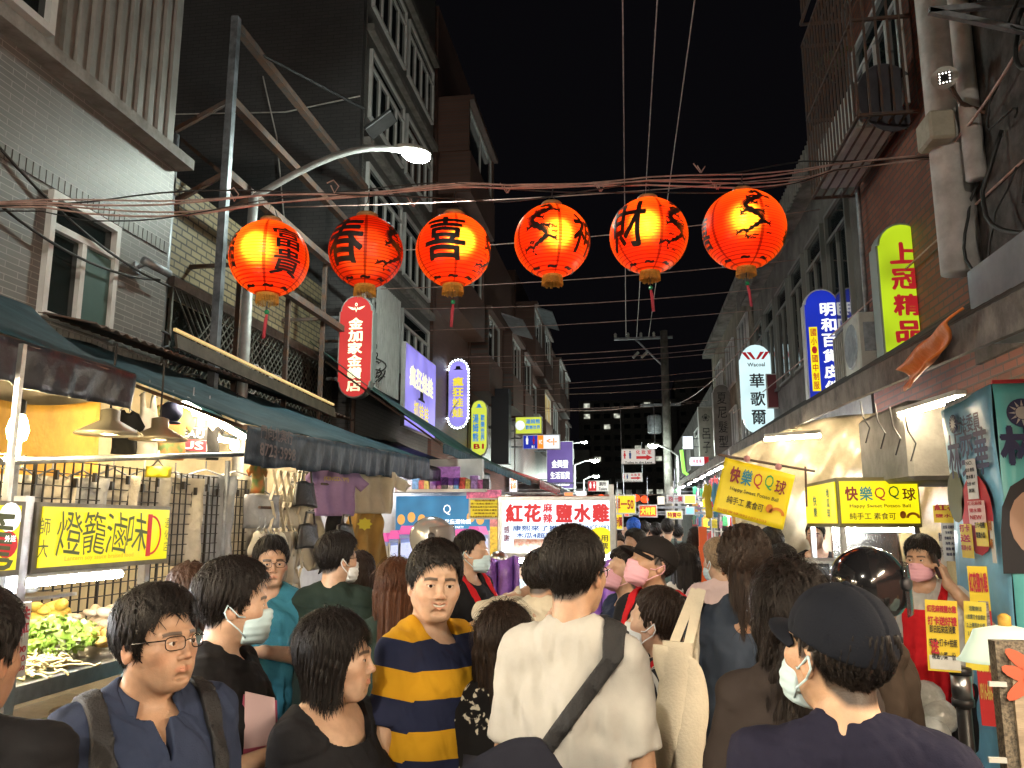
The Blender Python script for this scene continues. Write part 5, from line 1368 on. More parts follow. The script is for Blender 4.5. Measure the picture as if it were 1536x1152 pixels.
letters(t, EWHITE, lambda m: (restroom(m, f-rx*w*.38+ZU*h*.1, rx, h*.33, False), put_text(m, 'B1', f-rx*w*.22-ZU*h*.32, rx, ZU, w*.07, h*.16), put_text(m, 'WC', f-rx*w*.02, rx, ZU, w*.09, h*.3)), 'symbols')
letters(t, ERED, lambda m: restroom(m, f-rx*w*.2+ZU*h*.1, rx, h*.33, True), 'red_symbol')
o, w, h = rectY(820, 662, 860, 733, 35); t, f, rx = sign('purple general store sign with white characters and a web address line', o, w, h, lit('lit_dull_purple', (.16,.10,.36), .75), post=(LX,35,0))
letters(t, EWHITE, lambda m: (put_text(m, '金興發', f+ZU*h*.02, rx, ZU, w*.62, h*.17, .015), put_text(m, '生活百貨', f-ZU*h*.22, rx, ZU, w*.72, h*.15, .015), put_text(m, 'www.jsf.com.tw', f-ZU*h*.42, rx, ZU, w*.7, h*.06)))
def toilet(label, x0, y0, x1, y1, Y_, en, arrow=True):
    o, w, h = rectY(x0, y0, x1, y1, Y_); t, f, rx = sign(label, o, w, h, mat('toilet_sign_face', (.6,.58,.54), .6, em=(.9,.85,.8), es=.42), d=.05, cat='sign', nm='toilet_sign')
    letters(t, ERED, lambda m: (restroom(m, f-rx*w*.40+ZU*h*.08, rx, h*.30, True), htext(m, '化妝室', f+rx*w*.16+ZU*h*.27, rx, ZU, w*.5, h*.28, .3), m.prism([(-.20,-.10),(.10,-.10),(.10,-.2),(.28,0),(.10,.2),(.10,.1),(-.20,.1)], f+rx*w*.14-ZU*h*.08, rx*w, ZU*h*.9, .003)))
    letters(t, PBLUE, lambda m: (restroom(m, f-rx*w*.24+ZU*h*.08, rx, h*.30, False),), 'blue_symbol')
    letters(t, TEXTB, lambda m: put_text(m, en, f-ZU*h*.40, rx, ZU, w*.8, h*.13), 'english_line')
    m = MB(); m.tube([o+V((-w/2,0,h/2)), o+V((-w/2,0,h/2+1.2))], .012, 4); m.tube([o+V((w/2,0,h/2)), o+V((w/2,0,h/2+1.2))], .012, 4); m.build('hanging_wire', GALV, t)
    return t
toilet('white toilet sign with a red arrow hanging highest over the street', 932, 673, 983, 696, 22, 'Toilet in the Lane')
toilet('smaller white toilet sign hanging below and beyond the first one', 933, 709, 964, 723, 32, 'Toilet in the Lane')
o, w, h = rectY(882, 721, 913, 737, 28); t, f, rx = sign('white and maroon restroom sign reading Toilets left of the hanging ones', o, w, h, mat('toilet_sign_face', (.6,.58,.54)), d=.05, nm='toilet_sign', cat='sign', post=(LX,28,0))
letters(t, ERED, lambda m: (m.prism([(-w*.48,-h*.45),(-w*.1,-h*.45),(-w*.1,h*.45),(-w*.48,h*.45)], f, rx, ZU, .002),), 'red_panel'); letters(t, EWHITE, lambda m: (restroom(m, f-rx*w*.38+ZU*h*.05, rx, h*.33, False), restroom(m, f-rx*w*.2+ZU*h*.05, rx, h*.33, True)), 'symbols')
letters(t, TEXTB, lambda m: (put_text(m, '廁所', f+rx*w*.22+ZU*h*.2, rx, ZU, w*.34, h*.4), put_text(m, 'Toilets', f+rx*w*.22-ZU*h*.27, rx, ZU, w*.4, h*.26)))
for x0, y0, x1, y1, Y_, c_, lab in ((1024,654,1040,674,30,'lit_white','blank glowing white light box above the right stalls'),(1035,685,1063,699,24,'lit_white','white light box with a red arrow end on the right side'),(764,708,776,738,27,'lit_white','tall narrow white light box behind the green awning')):
    o, w, h = rectY(x0, y0, x1, y1, Y_); xx = RX if x0 > 1000 else LX
    t, f, rx = sign(lab, o, w, h, mat('bright_white_face', (.8,.8,.9), em=(.8,.87,1), es=1.6), post=(xx,Y_,0))
    if x0 == 1035: letters(t, ERED, lambda m: (m.prism([(w*.25,-h*.48),(w*.5,-h*.48),(w*.5,h*.48),(w*.25,h*.48)], f, rx, ZU, .002), put_text(m, '停車場', f-rx*w*.12, rx, ZU, w*.5, h*.5)))
    if x0 == 764: letters(t, mat('orange_lit', (.8,.3,.02)), lambda m: vtext(m, '當鋪', f, rx, ZU, w*.8, h*.8))
# right row signs
o, w, h = rectY(1318, 334, 1398, 530, 8.0); t, f, rx = sign('tall lime-yellow arched signboard with four brush-style red characters', o, w, h, LGREEN, 'arch', frame=mat('sign_edge_grey', (.3,.33,.32)), d=.22, post=(RX,8,0))
letters(t, ERED, lambda m: vtext(m, '上冠精品', f-ZU*.05, rx, ZU, w*.52, h*.80, .18, bold=.04, jit=.015))
o, w, h = rectY(1208, 433, 1264, 604, 10.9); t, f, rx = sign('tall blue arched signboard with white characters and a yellow strip', o, w, h, LBLUE, 'arch', post=(RX,10.9,0))
letters(t, EWHITE, lambda m: vtext(m, '明和百貨皮件', f+rx*w*.16-ZU*h*.03, rx, ZU, w*.42, h*.82, .14, bold=.035))
letters(t, YEL, lambda m: m.prism([(-w*.11,-h*.28),(w*.11,-h*.28),(w*.11,h*.28),(-w*.11,h*.28)], f-rx*w*.27-ZU*h*.12, rx, ZU, .003), 'yellow_strip')
letters(t, ERED, lambda m: vtext(m, '國小·國中制服', f-rx*w*.27-ZU*h*.12-V((0,.005,0)), rx, ZU, w*.15, h*.54, .15), 'strip_lettering')
o, w, h = rectY(1112, 517, 1160, 649, 16); t, f, rx = sign('pale cyan pill-shaped lingerie sign with maroon characters and a red winged emblem', o, w, h, LCYAN, 'pill', frame=LCYAN, post=(RX,16,0))
letters(t, TEXTB, lambda m: (vtext(m, '華歌爾', f-ZU*h*.12, rx, ZU, w*.46, h*.62, .22, bold=.02), put_text(m, 'Wacoal', f+ZU*h*.27, rx, ZU, w*.55, h*.045)))
letters(t, ERED, lambda m: [m.prism([(x,0),(x+.05*s,.0),(x+.17*s,.15),(x+.09*s,.15)][::s], f+ZU*h*.33, rx, ZU, .003) for x, s in ((-.10,-1),(-.0,-1),(.0,1),(.10,1))], 'emblem')
o, w, h = rectY(1070, 576, 1098, 684, 22.6); t, f, rx = sign('unlit grey arched signboard with thin brush characters beside the cyan sign', o, w, h, GREYS, 'arch', post=(RX,22.6,0))
letters(t, TEXTB, lambda m: vtext(m, '夏尼髮型', f, rx, ZU, w*.5, h*.8, .2, bold=0))
o, w, h = rectY(1048, 610, 1071, 692, 27.4); t, f, rx = sign('narrow unlit grey signboard with a flower mark and two characters', o, w, h, GREYS, 'rect', post=(RX,27.4,0))
letters(t, TEXTB, lambda m: (vtext(m, '呂子', f-ZU*h*.12, rx, ZU, w*.5, h*.5, .2, bold=0), put_text(m, '❀', f+ZU*h*.3, rx, ZU, w*.5, w*.5, 0)))
o, w, h = rectY(1150, 560, 1205, 612, 15.5); t, f, rx = sign('dull maroon and cream panel behind the cyan sign on the right wall', o, w, h, mat('maroon_panel', (.20,.05,.06), .7), d=.05, post=(RX,15.5,0))
ac2 = thing('air_conditioner', 'cream outdoor air conditioner between the blue and lime signboards', 'air conditioner', PX(1290,550,RX-.3))
p = PX(1304,520,RX-.3); m = MB(); m.box(p, (.36,.55,.62)); m.build('casing', _mats['ac_casing'], ac2, bevel=.02)
m = MB(); m.lathe([(.001,.0),(.22,.01),(.24,.0)], 20, p+V((-.18,.0,0)), Matrix.Rotation(R(-90),3,'Y')); m.box(p+V((0,-.277,.05)), (.25,.01,.3)); m.build('fan_grille', GALV, ac2)
# neon tube sign right far
m = MB(); a = PY(1022,675,26); b = PY(1026,708,26); m.tube([a, b, b+V((.15,0,-.12)), b+V((.4,0,-.02))], .06, 6); tag(m.build('neon_sign', mat('neon_green', (.3,.8,.1), em=(.35,1,.12), es=1.4), None), 'green neon tube sign curling above the far right stalls', 'neon sign')
# small row of distant lanterns
for i in range(6):
    p = PY(902+i*13, 747+(i%2)*2, 40); m = MB(); m.ell(p, (.2,.2,.18), 12, 8); o = m.build('paper_lantern', mat('far_lantern', (.6,.05,.01), em=(1,.09,.015), es=1.3), None, smooth=True); tag(o, 'tiny orange-red lantern in the far row above the crowd', 'lantern', 'distant lanterns over the crowd')
cable((PY(890,742,40)), (PY(985,742,40)), .02, .02, 'wire holding the far row of small lanterns', grp=None)

for q, (y0, z0, x0) in enumerate(((7.0,3.0,-4.3),(8.6,3.05,-4.2),(12.0,4.0,-4.0),(18.5,4.2,-4.0))):
    m = MB()
    for i in range(12):
        y, z = y0+rc.uniform(-.5,.5), z0+rc.uniform(0,.35); r_ = rc.uniform(.08,.28); a0 = rc.random()*6; t = rc.uniform(2,6)
        m.tube([V((x0+.1*math.sin(a0+k*.5), y+r_*math.cos(a0+t*k/9), z+r_*.7*math.sin(a0+t*k/9))) for k in range(10)], rc.choice((.007,.010,.013)), 5)
    tag(m.build('wire_tangle', (CABD,PVC)[q%2], None, smooth=True), ('tangle of dark cables on the lean-to roof below the rusty frame','tangle of pale cables beside the grilled balcony','dark cable tangle on the shop roof under the red jewellery sign','pale cable tangle beside the violet pill sign')[q], 'wires')
# ================================================================== awnings
TEAL = mat('teal_tarpaulin', (.010,.055,.080), .75, var=.35, vs=3, bump=.5, bs=9, stretch=(1,1,1))
BLKT = mat('black_tarpaulin', (.022,.026,.036), .38, var=.4, vs=5, bump=.6, bs=12)
def awning(label, y0, y1, xf, zf0, zf1, xw, zw0, zw1, top, val, vh=.24, skew=0, skew1=0, wav=1):
    t = thing('awning', label, 'awning', ((xf+xw)/2,(y0+y1)/2,zf0)); s = 1 if xf > xw else -1
    def top_(u, v):
        y = y0+(y1-y0)*u-skew*(1-v)*(1-u)+skew1*(1-v)*u; x = xw+(xf-xw)*v; z = (zw0+(zw1-zw0)*u)*(1-v)+(zf0+(zf1-zf0)*u)*v
        return (x, y, z-.05*math.sin(math.pi*v)*abs(math.sin(u*(y1-y0)*1.6))-.012*math.sin(u*37+v*4))
    m = MB(); m.sheet(top_, max(8,int((y1-y0)*8)), 12, .006); m.build('canopy', top, t, smooth=True)
    def va(u, v):
        y = y0+(y1-y0)*u; z = zf0+(zf1-zf0)*u
        w = .018*v*(math.sin(y*21+2*math.sin(y*5))+.6*math.sin(y*43+v*3))*wav
        return (xf+s*(.004+w), y, z-vh*v*(1+.04*math.sin(y*9)))
    m = MB(); m.sheet(va, max(20,int((y1-y0)*34)), 5, .004); v_ = m.build('valance', val, t, smooth=True)
    m = MB(); m.tube([(xf-s*.01,y0,zf0-.01),(xf-s*.01,y1,zf1-.01)], .018, 8)
    k = y0+.2
    while k < y1:
        u = (k-y0)/(y1-y0); zf = zf0+(zf1-zf0)*u; zw = zw0+(zw1-zw0)*u; m.tube([(xf-s*.02,k,zf-.03),(xw,k,zw-.12)], .014, 6); k += 1.6
    m.build('frame', RUST, t); return t
awning('near teal awning with a black valance over the braised food stall', -3.5, 3.55, -2.4, 2.45, 2.47, LX, 3.26, 3.26, TEAL, BLKT, .18, skew1=1.4)
a2 = awning('long teal awning with a dark valance bearing a faded phone number', 4.73, 9.4, -2.4, 2.36, 2.51, LX, 3.12, 3.18, TEAL, mat('slate_tarpaulin', (.018,.036,.062), .6, var=.45, vs=6, bump=.6, bs=14), .25, skew=.75)
FADE = mat('faded_print', (.17,.15,.16), .8)
letters(a2, FADE, lambda m: (put_text(m, '門向北興行', V((-2.372,5.10,2.34)), V((0,1,0)), ZU, .5, .09, jit=.03, off=.012), put_text(m, '8723·3998', V((-2.372,5.13,2.225)), V((0,1,0)), ZU, .56, .085, jit=.03, off=.012)))
awning('dark patched awning beyond the long teal one', 9.5, 14.2, -2.5, 2.42, 2.62, LX, 3.0, 3.2, BLKT, BLKT, .16, wav=.5)
awning('steep green tarpaulin awning below the violet signs', 9.9, 19, -2.35, 2.75, 2.75, LX, 4.15, 3.6, mat('green_tarpaulin', (.015,.075,.06), .5, var=.3, vs=3, bump=.4, bs=9), TEAL, .12, wav=.5)
awning('dark red awning far down the left side', 19.5, 25, -2.2, 2.8, 2.8, LX, 3.5, 3.5, mat('red_tarpaulin', (.25,.02,.02), .6, var=.3), mat('red_tarpaulin', (0,0,0)), .2)
awning('grey awning behind the red one on the left', 25.5, 45, -2.2, 2.9, 2.9, LX, 3.6, 3.6, BLKT, BLKT, .2)
sh = thing('lean_to_roof', 'wavy metal lean-to roof edged with a warm lit strip under the tiled wall', 'roof', (-4, 4, 3))
m = MB(); m.sheet(lambda u, v: (LX+.02+.45*v, 5.0+5.5*u, 3.24-.10*v+.012*math.sin(u*300)), 200, 4, .008); m.build('corrugated_sheet', RUST, sh, smooth=True)
m = MB(); m.bar(PX(262,494,-3.72),PX(500,607,-3.72), .025); m.build('edge_strip',  mat('strip_glow', (.9,.7,.4), em=(1,.66,.22), es=.4), sh)
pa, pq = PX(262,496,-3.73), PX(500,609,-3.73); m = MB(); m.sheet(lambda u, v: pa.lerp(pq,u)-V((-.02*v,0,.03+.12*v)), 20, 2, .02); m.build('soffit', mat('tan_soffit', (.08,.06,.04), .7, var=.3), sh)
# right awnings
METAL = mat('weathered_roof_metal', (.08,.075,.07), .65, .2, var=.5, vs=4, bump=.3)
RFAS = mat('rusty_fascia', (.12,.10,.085), .7, .15, var=.5, vs=5, bump=.3)
def metal_awning(label, y0, y1, z0, z1, xf=1.58, xw=RX, rise=.75):
    t = thing('metal_awning', label, 'awning', ((xf+xw)/2,(y0+y1)/2,z0))
    m = MB(); m.sheet(lambda u, v: (xf+(xw-xf)*v, y0+(y1-y0)*u, z0+(z1-z0)*u+rise*v+.015*math.sin(u*(y1-y0)*40)), int((y1-y0)*40), 2, .01); m.build('roof_sheet', METAL, t)
    m = MB(); m.bar((xf,y0,z0-.06),(xf,y1,z1-.06), .03, .15); m.build('fascia', RFAS, t)
    m = MB(); k = y0+.3
    while k < y1:
        u = (k-y0)/(y1-y0); m.bar((xf+.03,k,z0+(z1-z0)*u-.06),(xw,k,z0+(z1-z0)*u+rise-.1), .05); k += 1.1
    m.build('rafter', RUST, t); return t
metal_awning('near weathered metal awning above the teal campaign banner', 2.3, 5.6, 2.58, 2.70, 1.5)
metal_awning('long rusty metal awning above the sweet potato ball stall', 5.7, 13.0, 2.74, 2.92)
metal_awning('metal awning with bright tubes beneath along the accessory stalls', 13.2, 22, 2.92, 3.02)
metal_awning('farthest metal awning on the right side of the street', 22.3, 42, 3.05, 3.2)
m = MB(); m.bb((1.95,6.0,2.05),(2.78,7.2,2.62)); tag(m.build('duct_box', mat('duct_grey', (.24,.235,.21), .7, var=.3, vs=3, bump=.2), None, bevel=.03), 'pale grey duct box below the metal awning, right of the crumpled tarp', 'duct')
# orange folded tarp
ot = [(1440,462),(1428,505),(1412,548),(1388,580),(1356,584),(1352,560),(1372,528),(1398,496)]
m = MB()
def fold(u, v):
    a = V((1.46,5.35,0)); p0, p1 = PX(1444,460,1.44), PX(1352,556,1.44); q0, q1 = PX(1412,538,1.44), PX(1362,590,1.44)
    p = p0.lerp(p1, u).lerp(q0.lerp(q1, u), v); return p+V((-.03*math.sin(v*6.5+u*2)-.05*v*(1-u), .03*math.sin(v*9+u*3), .006*math.sin(u*14)))
m.sheet(fold, 26, 16, .012); tag(m.build('folded_tarpaulin', mat('orange_tarpaulin', (.62,.16,.02), .5, var=.25, vs=5, bump=.3), None, smooth=True), 'bright orange folded tarpaulin tied to the metal awning edge', 'tarpaulin')
# poster box upper right
pb_ = thing('poster_box', 'grey-blue poster box with orange and blue patches above the metal awning', 'poster box', (2.3,4.3,3.1))
zp0, zp1 = PX(1470,512,1.93).z, PX(1470,392,1.93).z
m = MB(); m.bb((1.93,4.0,zp0),(2.9,4.72,zp1)); m.build('cabinet', mat('poster_blue_grey', (.20,.26,.30), .6, var=.25, vs=2), pb_, bevel=.01)
m = MB(); m.bb((1.97,3.98,zp0+.04),(2.88,3.995,zp1-.04)); m.build('face', mat('poster_mix', (.22,.30,.36), .5, var=.3, vs=2.5, col2=(.45,.24,.10)), pb_)
m = MB(); m.prism([(math.cos(i*math.pi/5)*(.12 if i%2 else .26)*.6, math.sin(i*math.pi/5)*(.12 if i%2 else .26)*.6) for i in range(10)], (2.12,3.975,zp0+.2), XR, ZU, .004); m.build('star', PBLUE, pb_)
# ================================================================== tube lamps (fittings under the awnings, some of them added for their light)
TL = []
def tube_lamp(label, a, b, warm=False, energy=0, grp=None):
    t = thing('tube_lamp', label, 'fluorescent lamp', V(a), grp)
    m = MB(); up = V((0,0,.035)); m.bar(V(a)+up, V(b)+up, .06, .03); m.build('fitting', WHITEP, t)
    m = MB(); m.tube([a, b], .016, 8); m.build('tube', (TUBE, TUBEW, TUBES)[int(warm)], t)
    return t
for y in (-2.6,-1.0,.6): tube_lamp('bare tube added out of view under the left awning to light the crowd', (-2.75,y,2.30), (-2.75,y+1.1,2.30), 2, grp='unseen added tubes behind the near edge of the picture')  # out of view, added to light faces from the left
tube_lamp('warm fluorescent tube slanting beside the hanging clothes', PX(275,606,-3.0), PX(366,657,-3.0), True)
for y in (5.2,7.0,8.4): tube_lamp('warm tube lamp under the long teal awning', (-3.3,y,2.42), (-3.3,y+1.1,2.42), True, grp='tubes under the long teal awning')
for y in (10.2,12.2,14.4,17,20,24,28,33): tube_lamp('white tube lamp in the arcade row', (-3.1,y,2.40), (-3.1,y+1.2,2.40), grp='white tubes along the left row')
for y in (-2.6,-.8,1.2): tube_lamp('bare tube added out of view under the right awning to light the crowd', (2.1,y,2.45), (2.1,y+1.1,2.45), 2, grp='unseen added tubes beside the viewer on the right')  # out of view, added to light the crowd from the right
tube_lamp('warm tube lamp added under the near metal awning to light the phone vendor', (1.95,5.0,2.48), (1.95,6.1,2.52), 1)  # added to light the vendor and the yellow banner
for y in (9.2,10.8,12.4,14,15.8,17.6,19.5,21.5,24,27,30,34): tube_lamp('white tube lamp over the accessory stalls', (1.75,y,2.62+.012*y), (1.75,y+1.3,2.62+.012*(y+1.3)), grp='white tubes along the right row')
tube_lamp('white tube lamp added out of sight behind the sweet potato ball sign box', (1.7,7.95,2.02), (2.5,7.95,2.02))  # added for its light, kept hidden behind the sign box
for x_ in (1.25,2.1): tube_lamp('warm tube lamp added to brighten the crumpled sheet under the metal awning', (x_,7.7,2.52), (x_+.5,7.7,2.55), True, grp='tubes added to brighten the crumpled sheet')  # added to put more warm light on the sheet
# ================================================================== pendants
def pan_lamp(label, o, r=.17):
    t = thing('pendant_lamp', label, 'pendant lamp', o); o = V(o)
    m = MB(); m.lathe([(r,0),(r*.95,.012),(.05,.075),(.05,.13),(.02,.14)], 26, o); m.f = m.f[1:]; m.mi = m.mi[1:]; m.build('shade', mat('pan_shade', (.35,.30,.22), .4, .3), t, smooth=True)
    m = MB(); m.ell(o+V((0,0,.045)), (.035,.035,.045), 10, 8); m.build('bulb', BULBM, t, smooth=True)
    m = MB(); m.tube([o+V((0,0,.14)), o+V((0,0,.5))], .006, 5); m.build('cord', DARKM, t)
    bulb(o+V((0,0,-.01)), 16, (1,.78,.42), .04)
pan_lamp('left one of two pan-shaded lamps over the food stall', PX(163,652,-2.75)); pan_lamp('right one of two pan-shaded lamps over the food stall', PX(238,660,-2.85))
def bare(label, o, r=.042, e=22, col=(1,.80,.42)):
    t = thing('pendant_bulb', label, 'light bulb', o); o = V(o)
    m = MB(); m.lathe([(.001,-r*1.5),(r*.8,-r*1.1),(r,-.2*r),(r*.75,r*.8),(r*.45,r*1.4)], 14, o); m.build('bulb', BULBM, t, smooth=True)
    m = MB(); m.lathe([(r*.5,r*1.3),(r*.55,r*2.6),(.008,r*2.8)], 12, o); m.tube([o+V((0,0,r*2.8)), o+V((0,0,.45))], .005, 5); m.build('socket', DARKM, t)
    bulb(o-V((0,0,r*1.9)), e, col, .04)
bare('bright bare bulb hanging before the orange tarp at the left edge', PX(27,642,-2.9), .05, 40)
bare('bare bulb behind the wire grid by the hanging clothes', PX(352,666,-3.4), .04, 18)
# ================================================================== LEFT braised food stall
m = MB()
def ora(u, v): return (-3.95+.05*math.sin(u*11+v*2)+.03*math.sin(u*23), 1.0+4.55*u, 2.62-.95*v-.10*math.sin(u*math.pi*3.2)*(1-v))
m.sheet(ora, 60, 14, .006); tag(m.build('backdrop_tarpaulin', mat('orange_backdrop', (.62,.33,.03), .7, var=.25, vs=3, bump=.2), None, smooth=True), 'orange tarpaulin hung as backdrop behind the food stall', 'tarpaulin')
bk = thing('shop_wall', 'cream shop back wall behind the clothes under the awnings', 'wall', (LX+.02,6,0))
m = MB(); m.bb((LX,-3,0),(LX+.05,9.6,2.95)); m.build('panel', mat('cream_wall', (.42,.35,.22), .8, var=.2, vs=2), bk)
st_ = thing('food_stall', 'yellow-signed braised food stall cart with glass front and steel trays', 'food stall', (-2.4,2.6,0))
SX = -2.1
a, b, c_, d_ = PX(56,757,SX), PX(257,757,SX), PX(50,863,SX), PX(257,842,SX)
ys0, ys1, zt, zb = a.y, b.y, (a.z+b.z)/2, (c_.z+d_.z)/2
FRM = mat('sign_frame_grey', (.20,.19,.17), .5, .4, var=.3)
m = MB(); m.bb((SX-.16,ys0,zb),(SX,ys1,zt)); m.bb((SX-.16,ys0-1.0,zb),(SX,ys0-.055,zt)); m.build('sign_box', FRM, st_)
m = MB(); m.bb((SX+.002,ys0+.025,zb+.02),(SX+.006,ys1-.02,zt-.015)); m.bb((SX+.002,ys0-1.0,zb+.02),(SX+.006,ys0-.08,zt-.015)); m.build('sign_face', YEL, st_)
DGR = mat('dark_green_brush', (.06,.07,.04), .6, em=(.10,.11,.04), es=.5); YV = V((0,1,0))
def l_(m):
    c0 = V((SX+.006,(ys0+ys1)/2,(zt+zb)/2)); w = ys1-ys0; h = zt-zb
    htext(m, '燈籠滷味', c0-YV*w*.05+ZU*h*.05, YV, ZU, w*.66, h*.64, .0, bold=.004, jit=.035)
    vtext(m, '師大', c0-YV*w*.455, YV, ZU, w*.06, h*.62, .2, bold=0, jit=.02); vtext(m, '通化店', c0+YV*w*.455, YV, ZU, w*.04, h*.62, .15, bold=0)
    c1 = V((SX+.006,ys0-.35,(zt+zb)/2)); htext(m, '滷籠', c1-YV*.02, YV, ZU, .55, h*.8, .05, bold=.01, jit=.03)
letters(st_, DGR, l_)
letters(st_, mat('orange_lit2', (.6,.25,.02), em=(.6,.22,.02), es=.7), lambda m: put_text(m, 'Lantern soy sauce braised food', V((SX+.006,(ys0+ys1)/2-.06,zb+.045)), YV, ZU, .42, .022, 0), 'english_line')
def em_(m):
    c0 = V((SX+.008,ys1-.155,(zt+zb)/2+.0)); m.bb(c0+V((0,-.03,-.09)), c0+V((.002,0,.09)))
    m.prism([(0,.085)]+[(math.sin(i*.26)*.075, math.cos(i*.26)*.085) for i in range(1,13)]+[(0,-.085),(0,-.078)]+[(math.sin(i*.26)*.066, math.cos(i*.26)*.076) for i in range(12,0,-1)]+[(0,.078)], c0, YV, ZU, .002)
    c1 = V((SX+.006,ys0-.13,(zt+zb)/2-.02)); m.prism([(math.cos(i*.4)*.045, math.sin(i*.4)*.045) for i in range(16)], c1, YV, ZU, .003)
letters(st_, ERED, em_, 'red_emblem')
letters(st_, EWHITE, lambda m: (put_text(m, '外送', V((SX+.012,ys0-.13,(zt+zb)/2+.0)), YV, ZU, .05, .022), m.prism([(math.cos(i*.4)*.05, math.sin(i*.4)*.05) for i in range(16)], V((SX+.006,ys0-.13,zt-.055)), YV, ZU, .002)), 'sticker_lettering')
m = MB()
for y in (ys0-.028,): m.bar((SX-.03,y,0),(SX-.03,y,zt+.02), .045)
for y in (ys1-.02,ys0-1): m.bar((SX-.1,y,.9),(SX-.1,y,zb), .035)
m.bar((SX-.1,ys0-.03,zt),(SX-.1,ys0-.03,2.4), .02)
m.build('post', STEEL, st_)
for ya, yb in ((ys0,ys1-.25),(ys0-.95,ys0-.1)):
    tube_lamp('white tube under the yellow food stall sign, %s half' % ('right' if ya == ys0 else 'left'), (SX-.06,ya,zb-.035), (SX-.06,yb,zb-.035))
m = MB(); m.bb((SX-.85,ys0-1.2,0),(SX-.02,ys1+.5,.86)); m.build('counter', STEEL, st_)
# tilted top tray, glass front, lower tray
m = MB(); Z1 = 1.18
m.sheet(lambda u, v: (SX-.06-.62*v, ys0-1.1+(ys1-ys0+1.3)*u, Z1-.04+.14*v), 2, 2, .012); m.bar((SX-.04,ys0-1.1,Z1-.02),(SX-.04,ys1+.2,Z1-.02), .03, .06)
m.bb((SX-.8,ys0-1.2,.865),(SX-.03,ys1+.5,.885)); m.build('tray', STEEL, st_)
m = MB(); m.sheet(lambda u, v: (SX+.0-.05*v, ys0-1.1+(ys1-ys0+1.3)*u, .93+.20*v), 2, 2, .006); m.build('glass_front', mat('clear_glass', (.8,.85,.85), .05, alpha=.10, spec=.8), st_)
m = MB(); m.bb((SX-.9,ys0+.5,1.40),(SX-.62,ys1+.25,1.415)); m.bar((SX-.8,ys0+.9,.88),(SX-.8,ys0+.9,1.4), .02); m.build('shelf', STEEL, st_)
# food ------------------------------------------------------------
rf = random.Random(21)
def leaf_pile(label, c, R_, H_, n, cols, nm='lettuce_pile'):
    m = MB()
    for k in range(n):
        a = rf.random()*6.28; q = math.sqrt(rf.random()); h = (1-q*q)*H_*rf.uniform(.3,1); p = V(c)+V((math.cos(a)*q*R_*.6, math.sin(a)*q*R_, h))
        d = V((rf.uniform(-1,1),rf.uniform(-1,1),rf.uniform(.1,1))).normalized(); s = d.cross(V((rf.uniform(-1,1),rf.uniform(-1,1),rf.uniform(-1,1)))).normalized(); nn = d.cross(s); l = rf.uniform(.025,.05)
        P = []
        for i in range(4):
            for j in (-1,0,1): P.append(p+d*l*i/3+s*j*l*.5*math.sin(.5+i*.8)+nn*(.012*math.sin(i*2.3+j*2+k)))
        m.c = k%len(cols); m.add(P, [(i*3+j,i*3+j+1,i*3+j+4,i*3+j+3) for i in range(3) for j in (0,1)])
    return tag(m.build(nm, cols, None, smooth=True), label, 'food')
LG1, LG2, LG3 = mat('lettuce', (.28,.42,.05), .5, var=.3, vs=30), mat('lettuce_pale', (.45,.55,.15), .5), mat('greens_dark', (.07,.17,.02), .5)
zt_ = Z1+.03
leaf_pile('big heap of green lettuce leaves on the food stall tray', (SX-.32,ys0+.55,zt_+.02), .26, .13, 260, [LG1,LG2,LG1])
leaf_pile('smaller heap of dark spring onion greens beside the lettuce', (SX-.30,ys0+.12,zt_+.02), .14, .07, 90, [LG3,LG1])
def noodles(label, c, R_, m_):
    m = MB()
    for k in range(70):
        a = rf.random()*6.28; p = V(c)+V((rf.gauss(0,R_*.4), rf.gauss(0,R_*.5), rf.uniform(0,.04))); pts = [p]
        for i in range(4): a += rf.uniform(-1,1); pts.append(pts[-1]+V((math.cos(a)*.025, math.sin(a)*.025, rf.uniform(-.012,.012))))
        m.tube(pts, .0045, 4)
    tag(m.build('noodles', m_, None, smooth=True), label, 'food')
noodles('pale instant noodle cakes at the front of the tray', (SX-.15,ys0+.25,zt_-.01), .16, mat('noodle', (.62,.48,.20), .6)); noodles('white enoki mushrooms behind the lettuce', (SX-.42,ys0+.25,zt_+.06), .1, mat('enoki', (.6,.55,.42), .5))
def pile(label, c, n, r, el, m_, nm='food_pile', dirv=None):
    m = MB()
    for k in range(n):
        p = V(c)+V((rf.gauss(0,r[0]),rf.gauss(0,r[1]),rf.uniform(0,r[2]))); M = Matrix.Rotation(rf.uniform(-.6,.6) if dirv else rf.random()*6.28,3,'Z')@Matrix.Rotation(rf.uniform(-.3,.3),3,'X'); m.ell(p, [x*rf.uniform(.8,1.2) for x in el], 10, 6, M)
    tag(m.build(nm, m_, None, smooth=True), label, 'food')
bsk = thing('basket', 'pink plastic basket of round buns on the stall', 'basket', (SX-.5,ys0+.30,zt_+.08))
m = MB(); m.lathe([(.10,0),(.125,.07),(.12,.07),(.096,.006),(.001,.005)], 24, (SX-.5,ys0+.34,zt_+.10)); m.build('tub', mat('pink_plastic', (.55,.25,.25), .5), bsk, smooth=True)
pile('golden round buns in the pink basket', (SX-.5,ys0+.34,zt_+.17), 9, (.04,.05,.03), (.042,.042,.032), mat('bun', (.50,.25,.05), .5, var=.4, vs=20), 'buns')
pile('pale fish cakes and tofu skins heaped right of the lettuce', (SX-.38,ys0+.98,zt_+.05), 26, (.07,.09,.10), (.02,.05,.02), mat('fishcake', (.55,.42,.28), .5, var=.2, vs=20), 'fish_cakes')
pile('yellow corn and fried tofu at the back right of the tray', (SX-.55,ys0+.85,zt_+.12), 14, (.04,.10,.05), (.025,.055,.025), mat('corn', (.65,.42,.06), .5, var=.3, vs=30), 'corn_cobs')
